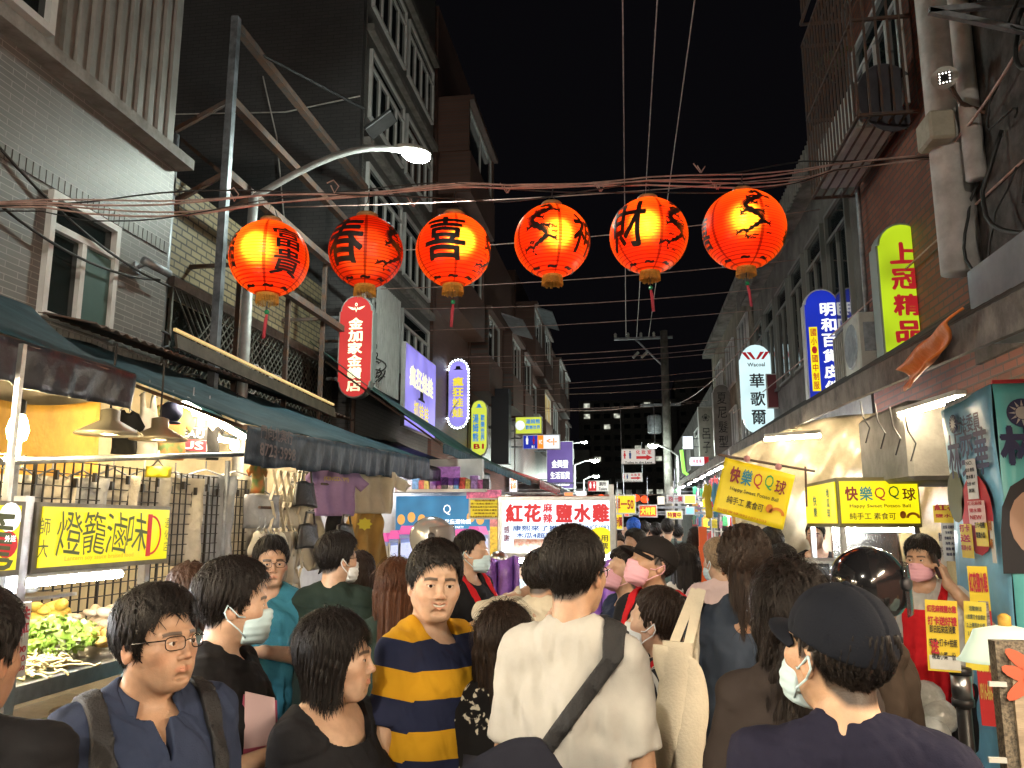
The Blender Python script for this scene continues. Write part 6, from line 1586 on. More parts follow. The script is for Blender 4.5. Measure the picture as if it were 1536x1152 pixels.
pile('orange braised snacks on the lower tray', (SX-.18,ys0+.55,.90), 40, (.06,.22,.05), (.018,.05,.016), mat('braised', (.52,.20,.03), .4, var=.5, vs=25), 'braised_snacks')
pile('red sausages and packets on the lower tray left', (SX-.2,ys0+.1,.90), 22, (.06,.12,.04), (.02,.045,.018), mat('sausage', (.42,.05,.05), .4, var=.4, vs=25), 'sausages')
pile('bright yellow banana-like peppers hung by the counter', (SX-.05,ys0+.82,1.04), 9, (.015,.03,.05), (.014,.04,.014), mat('yellow_pepper', (.75,.62,.02), .4), 'peppers')
for k, (dy, dx, zz, cc, n_, lab) in enumerate(((1.15,.2,.03,(.45,.06,.03),16,'red braised sausages at the near right of the tray'),(.75,.12,.02,(.60,.35,.08),20,'golden fried tofu puffs in front of the lettuce'),(-.35,.25,.04,(.55,.48,.30),24,'pale bamboo shoots heaped at the left of the tray'),(-.1,.15,.02,(.14,.25,.04),20,'green beans at the left front of the tray'),(-.7,.3,.05,(.6,.5,.1),20,'yellow tofu skins at the far left of the tray'))):
    pile(lab, (SX-.1-dx,ys0+dy,zt_+zz), n_, (.05,.08,.06), (.018,.04,.018), mat('food_%d' % k, cc, .45, var=.4, vs=30))
for k in range(6):
    m = MB(); y_ = ys0-.4+k*.28; m.lathe([(.09,0),(.12,.06),(.115,.06),(.085,.006),(.001,.005)], 18, (SX-.28,y_,.89)); tag(m.build('bowl', mat('pink_plastic', (.55,.25,.25)) if k%2 else WHITEP, None, smooth=True), 'plastic bowl of braised food on the lower tray', 'bowl', 'bowls on the lower tray')
    pile('braised food filling a bowl on the lower tray, %s' % ('first','second','third','fourth','fifth','sixth')[k], (SX-.28,y_,.94), 12, (.03,.03,.03), (.02,.035,.014), mat('bowlfood_%d' % k, [(.5,.2,.03),(.55,.4,.1),(.3,.1,.04),(.2,.3,.05),(.6,.5,.35),(.45,.08,.03)][k], .4, var=.4, vs=30))
m = MB(); m.lathe([(.035,0),(.035,.12),(.03,.125)], 14, (SX-.75,ys0+.75,1.42), Matrix.Rotation(R(90),3,'X')@Matrix.Rotation(R(0),3,'Y')); tag(m.build('green_can', mat('green_can', (.02,.2,.13), .4), None, smooth=True), 'green can lying on the small shelf', 'can')
m = MB(); m.lathe([(.02,0),(.05,0),(.05,.05),(.02,.05),(.02,0)], 18, (SX-.75,ys1+.05,1.47), Matrix.Rotation(R(80),3,'Y')); tag(m.build('paper_roll', WHITEP, None, smooth=True), 'white paper roll on the small shelf', 'paper roll')
pc = thing('price_card', 'red and white price card hanging in front of the food tray', 'price card', PX(27,960,-2.02)); p = PX(28,960,-2.02)
m = MB(); m.bb(p+V((-.003,-.04,-.12)), p+V((.003,.04,.12))); m.build('card', WHITEP, pc)
letters(pc, PRED, lambda m: (vtext(m, '共享', p+V((.005,0,.06)), YV, ZU, .06, .1, bold=.05), lines_text(m, ['100','120','共50'], p+V((.005,0,-.03)), YV, ZU, .05, .03)))
m = MB(); tx = (SX-.6); 
# wire grid panel + rail -----------------------------------------
gp = thing('wire_grid_panel', 'black wire grid panel with clipped plastic-wrapped clothes behind the food stall', 'grid panel', (-2.95,4.3,1.2))
GX = -2.95; gy0, gy1, gz0, gz1 = 2.5, 6.05, 1.15, 2.08
m = MB(); y = gy0
while y <= gy1: m.bar((GX,y,gz0),(GX,y,gz1), .007 if round((y-gy0)/.07)%8 else .014); y += .07
z = gz0
while z <= gz1: m.bar((GX,gy0,z),(GX,gy1,z), .006); z += .066
m.build('grid', mat('grid_wire', (.02,.02,.02), .5, .3), gp)
m = MB()
for k in range(22): m.box((GX+.02,2.7+k*.15,1.98+.02*math.sin(k*3)), (.02,.015,.05)); m.build
m.build('clips', BLACKP, gp)
m = MB(); m.tube([PX(0,692,-2.9),PX(375,681,-2.9)], .018, 8); m.tube([(-2.92,3.45,0),(-2.92,3.45,2.25)], .02, 8); m.tube([(-2.92,5.5,0),(-2.92,5.5,2.2)], .02, 8); m.build('rail', GALV, gp)
# garments ----------------------------------------------------------
def panel(name, outl, o, rx, up, m_, parent=None, th=.018, wave=.012, seed=0):
    o, rx, up = V(o), V(rx), V(up); n = rx.cross(up).normalized()
    bm = bmesh.new(); vs = [bm.verts.new((x,y,0)) for x, y in outl]; bm.faces.new(vs); bmesh.ops.triangulate(bm, faces=bm.faces[:])
    for _ in range(5):
        ed = [e for e in bm.edges if e.calc_length() > .055]
        if ed: bmesh.ops.subdivide_edges(bm, edges=ed, cuts=1); bmesh.ops.triangulate(bm, faces=bm.faces[:])
    bmesh.ops.solidify(bm, geom=bm.faces[:]+bm.edges[:]+bm.verts[:], thickness=th)
    vv = []; bm.verts.ensure_lookup_table()
    for v in bm.verts:
        x, y, z = v.co; w = wave*(math.sin(x*38+seed+2*math.sin(y*6))+.6*math.sin(x*17+y*9+seed)); vv.append(o+rx*(x+.006*math.sin(y*25))+up*y+n*(z+w))
    m = MB(); m.add(vv, [tuple(v.index for v in f.verts) for f in bm.faces]); bm.free(); return m.build(name, m_, parent, smooth=True)
TEE = lambda w, h: [(-.5*w,0),(-.5*w,.62*h),(-.72*w,.50*h),(-.86*w,.66*h),(-.52*w,.95*h),(-.2*w,h),(-.1*w,.93*h),(.1*w,.93*h),(.2*w,h),(.52*w,.95*h),(.86*w,.66*h),(.72*w,.50*h),(.5*w,.62*h),(.5*w,0)]
TANK = lambda w, h: [(-.5*w,0),(-.45*w,.6*h),(-.35*w,.7*h),(-.3*w,h),(-.18*w,h),(-.1*w,.78*h),(.1*w,.78*h),(.18*w,h),(.3*w,h),(.35*w,.7*h),(.45*w,.6*h),(.5*w,0)]
SKIRT = lambda w, h: [(-.5*w,0),(-.3*w,.1*h),(-.1*w,-.05*h),(.1*w,.12*h),(.3*w,-.02*h),(.5*w,.08*h),(.25*w,h),(-.25*w,h)]
PACK = lambda w, h: [(-.5*w,0),(-.5*w,h),(.5*w,h),(.5*w,0)]
def garment(label, px0, py0, px1, py1, X_, kind, m_, seed=0, extra=None, cat='clothing', nm='hanging_shirt', wave=.012):
    a, b = PX(px0, (py0+py1)/2, X_), PX(px1, (py0+py1)/2, X_); t_, bt_ = PX((px0+px1)/2, py0, X_), PX((px0+px1)/2, py1, X_)
    w, h = abs(b.y-a.y)/(1.0 if kind is PACK else 1.9), t_.z-bt_.z; o = V((X_,(a.y+b.y)/2,bt_.z)); t = thing(nm, label, cat, o)
    ang = R(35); rx = V((math.sin(ang),math.cos(ang),0))
    panel('cloth', kind(w if kind is PACK else w*1.1, h), o, rx, ZU, m_, t, seed=seed, wave=wave)
    m = MB(); top = o+ZU*h; m.tube([top-rx*w*.4-ZU*.02, top+ZU*.04, top+rx*w*.4-ZU*.02], .006, 4); m.tube([top+ZU*.04, top+ZU*.10], .005, 4); m.build('hanger', GALV, t)
    if extra: extra(t, o, rx, w, h)
    return t
cm = lambda n, c: cloth_mat(n, c)
def print3(t, o, rx, w, h):
    n = rx.cross(ZU)
    for i, s in enumerate(('SUM','EAU','US')):
        m = MB(); c0 = o+ZU*h*(.62-.2*i)+n*.03; m.prism([(-.11,-.04),(.11,-.04),(.11,.04),(-.11,.04)], c0, rx, ZU, .002); m.build('print_block', (TEXTB,TEXTB,PMAR)[i], t)
        letters(t, (EYEL if 0 else mat('print_gold', (.6,.45,.1)), WHITEP, WHITEP)[i], lambda m: put_text(m, s, c0, rx, ZU, .17, .06, .03, off=.005))
garment('black long-sleeved shirts hung at the left of the clothes row', 168, 615, 205, 682, -3.35, TEE, cm('blk_cloth', (.02,.02,.02)))
garment('white tank top hung beside the black shirts', 200, 590, 238, 690, -3.3, TANK, cm('white_cloth', (.6,.57,.5)), 2)
garment('orange and green patterned t-shirt hung under a dark cap', 234, 605, 276, 690, -3.25, TEE, mat('patterned_cloth', (.5,.15,.04), .9, vs=14, col2=(.10,.16,.05), detail=1), 3)
garment('white t-shirt printed with three word blocks', 264, 600, 308, 688, -3.2, TEE, cm('white_cloth', (.6,.57,.5)), 4, print3)
garment('black t-shirt hung right of the printed white one', 296, 612, 326, 690, -3.2, TEE, cm('blk_cloth', (.02,.02,.02)), 5)
p = PX(257,618,-3.1); t = thing('baseball_hat', 'dark navy cap hanging over the patterned t-shirt', 'cap', p)
m = MB(); m.ell(p, (.07,.09,.07), 14, 10); m.build('crown', cm('navy_cloth', (.03,.035,.07)), t, smooth=True); m = MB(); m.ell(p+V((0,.02,-.07)), (.05,.08,.012), 12, 6); m.build('brim', cm('navy_cloth', (.03,.035,.07)), t, smooth=True)
for i in range(8):
    x0 = 2+i*46; garment('plastic-wrapped pale shirt clipped behind the wire grid, number %s from the left' % ('one','two','three','four','five','six','seven','eight')[i], x0, 712+(i%3)*2, x0+50, 845 if i > 4 else 800, -3.02, PACK, mat('wrapped_%d' % (i%4), [(.42,.40,.36),(.5,.45,.36),(.3,.31,.33),(.55,.5,.4)][i%4], .25, var=.15, vs=8, bump=.3, bs=40), i)
    COL.objects[-1]
garment('yellow bag hung on the grid panel top', 226, 700, 246, 716, -2.9, PACK, mat('yellow_plastic', (.7,.6,.03), .4), nm='hanging_bag', cat='bag')
# clothes stall right of it
CXX = -2.85
garment('orange and brown patterned top at the left of the clothes stand', 378, 690, 394, 740, CXX, TEE, mat('patterned_cloth', (.5,.15,.04), .9), 1)
garment('plastic-wrapped dark patterned shirt on the lower rail', 378, 742, 404, 792, CXX, PACK, mat('wrapped_2', (.3,.31,.33)), 2)
garment('plastic-wrapped white shirt on the lower rail', 403, 742, 440, 792, CXX, PACK, mat('wrapped_3', (.55,.5,.4)), 3)
garment('black and white striped top behind the bags', 455, 700, 492, 768, -3.1, TEE, mat('bw_stripe', (.5,.47,.42), .9, vs=30, stretch=(.1,.1,3), col2=(.04,.04,.04), detail=0), 3)
garment('lilac t-shirt with yellow print hanging at the stall front', 478, 698, 522, 774, -2.7, TEE, cm('lilac_cloth', (.36,.24,.44)), 4, lambda t, o, rx, w, h: letters(t, mat('print_gold', (.6,.45,.1)), lambda m: put_text(m, '(KINGDOM)', o+ZU*h*.72+rx.cross(ZU)*.03, rx, ZU, w*.7, .05)))
garment('white draped blouse hanging right of the lilac t-shirt', 508, 702, 572, 770, -2.62, TEE, cm('cream_cloth', (.60,.54,.42)), 5, wave=.02)
garment('mustard long skirt with a ragged hem below the white blouse', 518, 752, 572, 862, -2.68, SKIRT, cm('mustard_cloth', (.36,.22,.07)), 6, wave=.025)
garment('black skirt hanging left of the mustard one', 486, 772, 520, 860, -2.75, SKIRT, cm('blk_cloth', (.02,.02,.02)), 7)
garment('grey pleated fabric hanging behind the black bags', 450, 770, 486, 852, -3.0, SKIRT, cm('greige_cloth', (.34,.31,.26)), 8, wave=.02)
for k in range(7): garment('pale shirt on the crowded lower rail, %s' % ('first','second','third','fourth','fifth','sixth','seventh')[k], 379+k*8, 796, 395+k*8, 875, -2.8, TEE, cm(('white_cloth','greige_cloth','cream_cloth')[k%3], (.5,.5,.5)), k, wave=.02)
def bag(label, x0, y0, x1, y1, X_, c=(.015,.015,.015)):
    a, b = PX(x0,y0,X_), PX(x1,y1,X_); o = (a+b)/2; w, h = abs(a.y-b.y)*.8, abs(a.z-b.z); t = thing('handbag', label, 'handbag', (o.x,o.y,b.z))
    m = MB(); m.sheet(lambda u, v: (X_+.06*math.sin(u*math.pi)*(.5+v), o.y-w/2*(.8+.3*v)+w*u*(.8+.3*v), b.z+h*.62*(1-v)+.01*math.sin(u*8)), 10, 8, .03); m.build('body', mat('black_leather', (.015,.015,.016), .3, bump=.3, bs=60), t, smooth=True)
    m = MB(); m.tube([(X_+.03,o.y-w*.3,b.z+h*.6),(X_+.03,o.y-w*.2,b.z+h*.95),(X_+.03,o.y+w*.2,b.z+h*.95),(X_+.03,o.y+w*.3,b.z+h*.6)], .010, 6); m.build('strap', mat('black_leather', (0,0,0)), t)
bag('black backpack hanging high by the striped top', 438, 700, 470, 762, -2.7); bag('large black handbag hanging below the backpack', 443, 765, 474, 822, -2.7)
bag('small black bag hung in front of the black skirt', 500, 770, 528, 815, -2.6)
ar = thing('accordion_rack', 'pale wooden accordion lattice rack at the edge of the clothes stall', 'rack', PX(425,850,-2.78))
m = MB(); 
for k in range(5):
    for s in (1,-1):
        y0 = 5.95+k*.13
        for z0 in (1.55,1.80,2.05): m.bar((-2.78+.006*s,y0,z0+.12*s),(-2.78+.006*s,y0+.13,z0-.12*s), .02, .008)
for k in range(8):
    for s in (1,-1): m.bar((-2.74+.006*s,6.45+.06*s,.5+k*.22),(-2.74+.006*s,6.45-.06*s,.72+k*.22), .02, .008)
m.build('lattice', mat('pale_wood', (.55,.48,.36), .6), ar)
m = MB(); m.tube([(-2.8,5.8,1.87),(-2.8,6.6,1.87)], .012); m.tube([(-2.8,5.8,1.55),(-2.8,6.7,1.55)], .012); m.tube([(-2.75,6.9,2.1),(-2.6,8.6,2.1)], .012); m.build('rail', RUST, ar)
p = PX(547,786,-2.5); m = MB(); m.prism([(math.cos(i*math.pi/8)*(.06 if i%2 else .085), math.sin(i*math.pi/8)*(.045 if i%2 else .06)) for i in range(16)], p, frame_of(R(50)), ZU, .004); tag(m.build('price_tag', mat('yellow_plastic', (.7,.6,.03)), None), 'yellow starburst price tag on the mustard skirt', 'price tag')
# ================================================================== arcade shop
sw_ = thing('shop_front', 'bright arcade shop front with blue planet banner and toy shelf', 'shop front', (-2.9,10.6,0))
o, w, h = rectY(594, 744, 735, 796, 10.6)
m = MB(); m.bb((LX,10.75,0),(-2.0,10.9,2.62)); m.bb((LX,9.7,0),(LX+.06,10.75,2.9)); m.build('wall', mat('shop_white', (.6,.6,.6), .6, var=.1), sw_)
m = MB(); m.box((o.x,10.62,o.z), (w,.06,h)); m.build('banner_board', mat('blue_banner', (.03,.20,.36), .5, em=(.02,.19,.40), es=.75, vs=1.6, col2=(.01,.02,.05), detail=2), sw_)
letters(sw_, EWHITE, lambda m: (put_text(m, '第七屆兒童選物展', V((o.x+w*.08,10.585,o.z-h*.24)), XR, ZU, w*.45, h*.14), put_text(m, 'ANNIVERSARY PARTY', V((o.x+w*.08,10.585,o.z-h*.40)), XR, ZU, w*.3, h*.07), put_text(m, 'Q', V((o.x+w*.05,10.585,o.z+h*.1)), XR, ZU, w*.08, h*.3, 0)))
m = MB()
for k, fx in enumerate((-.44,-.33,-.22,.3,.4)): m.prism([(math.cos(i*.52)*.055, math.sin(i*.52)*.07) for i in range(12)], (o.x+w*fx,10.588,o.z-h*.18+.03*(k%2)), XR, ZU, .004)
m.build('planet_badges', mat('badge_orange', (.6,.35,.1), em=(.8,.4,.1), es=.7), sw_)
m = MB(); m.bb((o.x-w/2,10.3,o.z+h/2+.04),(o.x+w/2,10.62,o.z+h/2+.08)); m.build('shelf', WHITEP, sw_)
rt = random.Random(8); tc_ = [(.45,.10,.30),(.05,.05,.07),(.55,.5,.55),(.1,.25,.5),(.5,.06,.05),(.6,.45,.1),(.35,.2,.5)]
for k in range(16):
    x = o.x-w/2+.08+k*(w-.1)/15; s = rt.uniform(.10,.16); zz = o.z+h/2+.08
    m = MB(); m.box((x,10.45,zz+s*.6), (s*.8,.12,s*1.2)); ob = m.build('toy_box', mat('toy_%d' % (k%7), tc_[k%7], .4, var=.5, vs=22), None, bevel=.006); tag(ob, 'small coloured toy box on the shelf over the planet banner', 'toy box', 'toy boxes over the banner')
for k, (x0, x1, yt) in enumerate(((566,583,806),(583,600,802),(598,621,795),(622,640,800),(680,700,800),(700,722,796))):
    a, b = PY(x0, yt, 9.4), PY(x1, yt, 9.4); w_ = b.x-a.x; t = thing('claw_machine', ('first','second','third','fourth','fifth','sixth')[k]+' claw machine from the left, '+('pink-roofed','blue-sided')[k%2 if k != 2 else 0]+' in the arcade row', 'claw machine', ((a.x+b.x)/2,9.6,0))
    cx = (a.x+b.x)/2; zt2 = a.z
    m = MB(); m.bb((cx-w_*.47,9.4,0),(cx+w_*.47,9.9,zt2-.52)); m.bb((cx-w_*.47,9.4,zt2-.10),(cx+w_*.47,9.9,zt2-.05)); m.build('cabinet', mat('claw_blue', (.30,.38,.62), .4, em=(.3,.4,.7), es=.25), t, bevel=.01)
    m = MB(); m.add([(cx-w_*.5,9.38,zt2-.05),(cx+w_*.5,9.38,zt2-.05),(cx+w_*.3,9.38,zt2+.05),(cx-w_*.3,9.38,zt2+.05),(cx-w_*.5,9.9,zt2-.05),(cx+w_*.5,9.9,zt2-.05),(cx+w_*.3,9.9,zt2+.05),(cx-w_*.3,9.9,zt2+.05)], [(0,1,2,3),(5,4,7,6),(3,2,6,7),(1,5,6,2),(4,0,3,7),(0,4,5,1)]); m.build('roof', mat('claw_pink', (.6,.10,.35), .4, em=(.7,.12,.45), es=.45), t)
    m = MB()
    for sx in (-1,1): m.bb((cx+sx*w_*.45-.012,9.4,zt2-.52),(cx+sx*w_*.45+.012,9.43,zt2-.1))
    m.build('corner_post', WHITEP, t)
    m = MB(); m.bb((cx-w_*.44,9.86,zt2-.52),(cx+w_*.44,9.89,zt2-.1)); m.build('back_panel', mat('claw_back', (.6,.65,.8), .5, em=(.7,.75,.95), es=.8, vs=9, col2=(.3,.2,.35), var=.3), t)
    m = MB(); m.bb((cx-w_*.3,9.385,zt2-.85),(cx+w_*.3,9.4,zt2-.6)); m.build('screen', mat('claw_screen', (.7,.8,.9), em=(.75,.85,1), es=.8, emvar=.5), t)
    for j in range(5): 
        m = MB(); m.ell((cx+rt.uniform(-.3,.3)*w_,9.6,zt2-.47), (.05,.05,.05), 8, 6); m.build('plush_toy', mat('toy_%d' % ((k+j)%7), (0,0,0)), t, smooth=True)
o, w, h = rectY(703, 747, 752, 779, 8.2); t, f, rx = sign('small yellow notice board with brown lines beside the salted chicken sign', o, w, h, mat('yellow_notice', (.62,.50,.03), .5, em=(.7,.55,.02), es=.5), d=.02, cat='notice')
letters(t, mat('brown_ink', (.25,.10,.02), .6), lambda m: lines_text(m, ['個別通知優惠','週一至週五·優惠中一次','購買商品請勿自行拆封試用','本店保留活動之權利','詳情請洽店員','全省連鎖經營歡迎加入會員'], f+ZU*h*.38, rx, ZU, w*.9, h*.15, .6))
# more wall posters at the arcade
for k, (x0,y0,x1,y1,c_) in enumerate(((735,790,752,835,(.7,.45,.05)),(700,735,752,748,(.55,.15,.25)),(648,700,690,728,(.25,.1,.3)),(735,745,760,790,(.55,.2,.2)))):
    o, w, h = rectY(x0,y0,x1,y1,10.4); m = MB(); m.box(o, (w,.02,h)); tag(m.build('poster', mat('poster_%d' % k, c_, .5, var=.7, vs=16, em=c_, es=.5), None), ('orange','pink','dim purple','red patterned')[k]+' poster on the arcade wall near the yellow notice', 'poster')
# ================================================================== centre: salted chicken stall
o, w, h = rectY(753, 751, 917, 829, 5.7)
t = thing('food_stall', 'silver salted chicken stall with a white lightbox sign in the middle of the crowd', 'food stall', (o.x,5.7,0))
m = MB(); m.box((o.x,5.78,o.z), (w+.07,.14,h+.07)); m.build('sign_cabinet', STEEL, t, bevel=.006)
m = MB(); m.box((o.x,5.705,o.z), (w,.006,h)); m.build('sign_face', mat('chicken_sign_face', (.7,.8,.9), em=(.72,.86,1), es=.98, emvar=.05), t)
f = V((o.x,5.70,o.z))
letters(t, ERED, lambda m: (htext(m, '紅花', f+V((-w*.30,0,h*.26)), XR, ZU, w*.34, h*.36, .04, bold=.05), vtext(m, '麻辣', f+V((-w*.075,0,h*.26)), XR, ZU, w*.09, h*.40, .06, bold=.035), htext(m, '鹽水雞', f+V((w*.24,0,h*.26)), XR, ZU, w*.50, h*.36, .06, bold=.05)))
letters(t, PBLUE, lambda m: (put_text(m, '康熙來了推薦', f+V((-w*.15,0,-h*.03)), XR, ZU, w*.5, h*.11), put_text(m, '木瓜4超玩美食', f+V((-w*.12,0,-h*.17)), XR, ZU, w*.5, h*.11), put_text(m, 'SINCE1993', f+V((w*.36,0,-h*.02)), XR, ZU, w*.24, h*.09)), 'blue_lines')
letters(t, PMAR, lambda m: vtext(m, '感謝', f+V((-w*.455,0,-h*.14)), XR, ZU, w*.055, h*.32), 'thanks_line')
m = MB(); m.box((o.x-w*.18,5.698,o.z-h*.36), (w*.42,.004,h*.24)); m.build('photo_panel', mat('food_photo', (.4,.12,.06), .5, vs=42, col2=(.5,.45,.4), em=(.4,.2,.15), es=.4), t)
m = MB(); m.prism([(math.cos(i*.26)*h*.27, math.sin(i*.26)*h*.27) for i in range(24)], f+V((w*.40,-.006,-h*.28)), XR, ZU, .004); m.build('round_sticker', YEL, t)
letters(t, TEXTB, lambda m: (put_text(m, '免用', f+V((w*.40,-.012,-h*.22)), XR, ZU, h*.3, h*.13), put_text(m, '發票', f+V((w*.40,-.012,-h*.37)), XR, ZU, h*.3, h*.13)), 'sticker_lettering')
m = MB()
for xx in (o.x-w*.46,o.x+w*.46): m.bar((xx,5.8,.85),(xx,5.8,o.z-h/2), .03)
m.bar((o.x+w*.52,5.3,0),(o.x+w*.52,5.3,2.0), .03); m.build('post', STEEL, t)
m = MB(); m.bb((o.x-w*.6,4.9,0),(o.x+w*.8,5.9,.85)); m.bb((o.x-w*.62,4.88,.855),(o.x+w*.82,5.92,.88)); m.build('counter', STEEL, t)
tube_lamp('white tube under the salted chicken lightbox sign', (o.x-w*.45,5.6,o.z-h/2-.05), (o.x+w*.45,5.6,o.z-h/2-.05))
gl_ = thing('gooseneck_lamp', 'chrome gooseneck lamp at the left end of the chicken stall sign', 'lamp', PY(750,840,5.5)); p = PY(750,838,5.4)
m = MB(); m.tube([p+V((.02,.1,-.6)), p+V((.06,.1,-.2)), p+V((.05,.06,.0)), p], .012, 8); m.build('neck', STEEL, gl_, smooth=True); m = MB(); m.lathe([(.07,-.03),(.06,.02),(.02,.05)], 16, p, Matrix.Rotation(R(25),3,'Y')); m.build('shade', STEEL, gl_, smooth=True)
for k, (px, lab) in enumerate(((748,'purple and clear plastic bags hanging under the chicken sign, left end'),(905,'purple plastic bags hanging beside the white-shirted man'))):
    p = PY(px, 905, 5.2); m = MB(); m.sheet(lambda u, v: p+V((-.14+.28*u, .04*math.sin(u*17), .28-.62*v+.02*math.sin(u*9))), 24, 6, .02); tag(m.build('plastic_bags', mat('purple_plastic', (.30,.14,.55), .3, var=.4, vs=8), None, smooth=True), lab, 'plastic bags')
pt = thing('stock_pot', 'steel pots and ladles on the chicken stall counter', 'pot', PY(905,950,4.6)); p = PY(902,948,4.2)
m = MB(); m.lathe([(.001,0),(.13,.0),(.13,.14),(.135,.14),(.135,.15),(.12,.15),(.12,.02),(.001,.02)], 24, (p.x,p.y,p.z-.08)); m.build('pot', STEEL, pt, smooth=True)
m = MB(); m.tube([p+V((.02,.0,.02)), p+V((.2,-.1,.12))], .018, 8); m.tube([p+V((.04,.05,0)), p+V((.24,0,.06))], .018, 8); m.build('ladle', STEEL, pt, smooth=True)
# ================================================================== RIGHT: sweet potato ball stall
ps = thing('food_stall', 'steel sweet potato ball stall with yellow lightboxes and glass case', 'food stall', (1.95,7.0,0))
a, b, c_ = PY(1255,722,6.6), PY(1383,785,6.6), PX(1209,725,1.612)
xz0, xz1, z1_, z0_ = a.x, b.x, a.z, b.z; yb_ = min(7.75, c_.y)
m = MB(); m.bb((xz0,6.6,z0_-.03),(xz1,yb_,z1_+.03)); m.build('sign_box', mat('olive_frame', (.16,.14,.07), .5, .3), ps)
m = MB(); m.bb((xz0+.015,6.585,z0_),(xz1-.015,6.597,z1_)); m.bb((xz0-.012,6.64,z0_),(xz0-.003,yb_-.02,z1_)); m.build('sign_face', YEL, ps)
wq, hq = xz1-xz0, z1_-z0_; f = V(((xz0+xz1)/2,6.58,(z0_+z1_)/2))
def qq(m_by, f, rx, up, w, h):   # the parts of the sweet potato sign, one colour each
    letters(m_by, PMAR, lambda m: (put_text(m, '快', f-rx*w*.34+up*h*.20, rx, up, w*.16, h*.34, .035), put_text(m, '球', f+rx*w*.36+up*h*.18, rx, up, w*.16, h*.30, .02)), 'maroon_characters')
    letters(m_by, mat('green_blue_ink', (.02,.22,.30)), lambda m: put_text(m, '樂', f-rx*w*.16+up*h*.20, rx, up, w*.16, h*.34, .02), 'teal_character')
    letters(m_by, PRED, lambda m: put_text(m, 'Q', f+rx*w*.01+up*h*.19, rx, up, w*.13, h*.32, .0), 'red_q'); letters(m_by, PGREEN, lambda m: put_text(m, 'Q', f+rx*w*.18+up*h*.22, rx, up, w*.13, h*.32, .0), 'green_q')
    letters(m_by, TEXTB, lambda m: (put_text(m, 'Happy Sweet Potato Ball', f+rx*w*.0-up*h*.10, rx, up, w*.74, h*.10, .012, jit=.03), put_text(m, '純手工 素食可', f-rx*w*.10-up*h*.33, rx, up, w*.56, h*.16, .01)))
    letters(m_by, PORG, lambda m: (m.prism([(math.cos(i*.5)*h*.07, math.sin(i*.5)*h*.09) for i in range(12)], f+rx*w*.27-up*h*.30, rx, up, .003), m.prism([(math.cos(i*.31)*h*.16, math.sin(i*.31)*h*.14) for i in range(11)]+[(math.cos(i*.31)*h*.10, math.sin(i*.31)*h*.08) for i in range(10,-1,-1)], f+rx*w*.39-up*h*.38, rx, up, .003)), 'doodle')
qq(ps, f, XR, ZU, wq, hq)
letters(ps, mat('green_blue_ink', (0,0,0)), lambda m: (vtext(m, '快樂', V((xz0-.014,(6.6+yb_)/2+.15,f.z-.02)), V((0,-1,0)), ZU, .13, hq*.6), vtext(m, '地瓜球', V((xz0-.014,6.6+.25,f.z)), V((0,-1,0)), ZU, .09, hq*.75)), 'side_lettering')
m = MB(); m.bb((xz0-.25,6.75,0),(xz1+.25,7.75,.92)); m.bb((xz0-.28,6.72,.925),(xz1+.28,7.78,.95)); m.build('counter', STEEL, ps)
m = MB()
for x, y in ((xz0+.03,6.65),(xz0+.03,yb_-.05),(xz1-.03,6.65),(xz1-.03,yb_-.05)): m.bar((x,y,.9),(x,y,z0_-.02), .04)
m.build('post', STEEL, ps)
m = MB(); m.bb((xz0+.16,7.55,.95),(xz1+.1,7.6,z0_-.03)); m.build('back_panel', mat('mirror_steel', (.6,.58,.5), .22, 1, var=.15, vs=3, bump=.25, bs=6), ps)
m = MB(); m.bb((xz0-.22,6.9,.96),(xz0+.12,7.5,1.42)); m.build('glass_case', mat('clear_glass', (.8,.85,.85)), ps)
m = MB()
for x in (xz0-.22,xz0+.12):
    for y in (6.9,7.5): m.bar((x,y,.95),(x,y,1.44), .02)
m.bb((xz0-.24,6.88,1.43),(xz0+.14,7.52,1.45)); m.build('case_frame', STEEL, ps)
tube_lamp('cool tube under the sweet potato lightbox', (xz0+.05,6.7,z0_-.05), (xz1-.05,6.7,z0_-.05))
# hanging yellow banner (tilted)
A, B_, D_ = PY(1088,686,6.1), PY(1193,713,6.1), PY(1076,768,6.1); rx = (B_-A).normalized(); up = (A-D_); hb = up.length; wb_ = (B_-A).length; up = (up-rx*up.dot(rx)).normalized(); fb = A+rx*wb_/2-up*hb/2
t = thing('banner', 'tilted yellow sweet potato ball banner hanging from a rod over the crowd', 'banner', fb)
m = MB(); m.sheet(lambda u, v: A+rx*wb_*u-up*hb*v+V((0,.012*math.sin(u*7+v*3),0)), 16, 10, .004); m.build('cloth', mat('yellow_banner_cloth', (.88,.70,.012), .5, var=.06, vs=3), t, smooth=True)
qq(t, fb+V((0,-.02,0))+up*hb*.06, rx, up, wb_*.92, hb*.86); letters(t, PORG, lambda m: put_text(m, '加盟專線:0921073003', fb+V((0,-.02,0))-up*hb*.44-rx*wb_*.1, rx, up, wb_*.7, hb*.055, 0), 'phone_line')
m = MB(); m.tube([A+V((-.05,0,.02)), PY(1222,707,6.3)], .010, 6); m.tube([PY(1208,700,6.3), PY(1210,760,6.3)], .008, 6); m.build('rod', RUST, t)
m = MB(); [m.ell(A+rx*wb_*k+up*.03, (.025,.02,.025), 8, 6) for k in (.3,.75)]; m.build('clip', mat('pink_plastic', (0,0,0)), t, smooth=True)
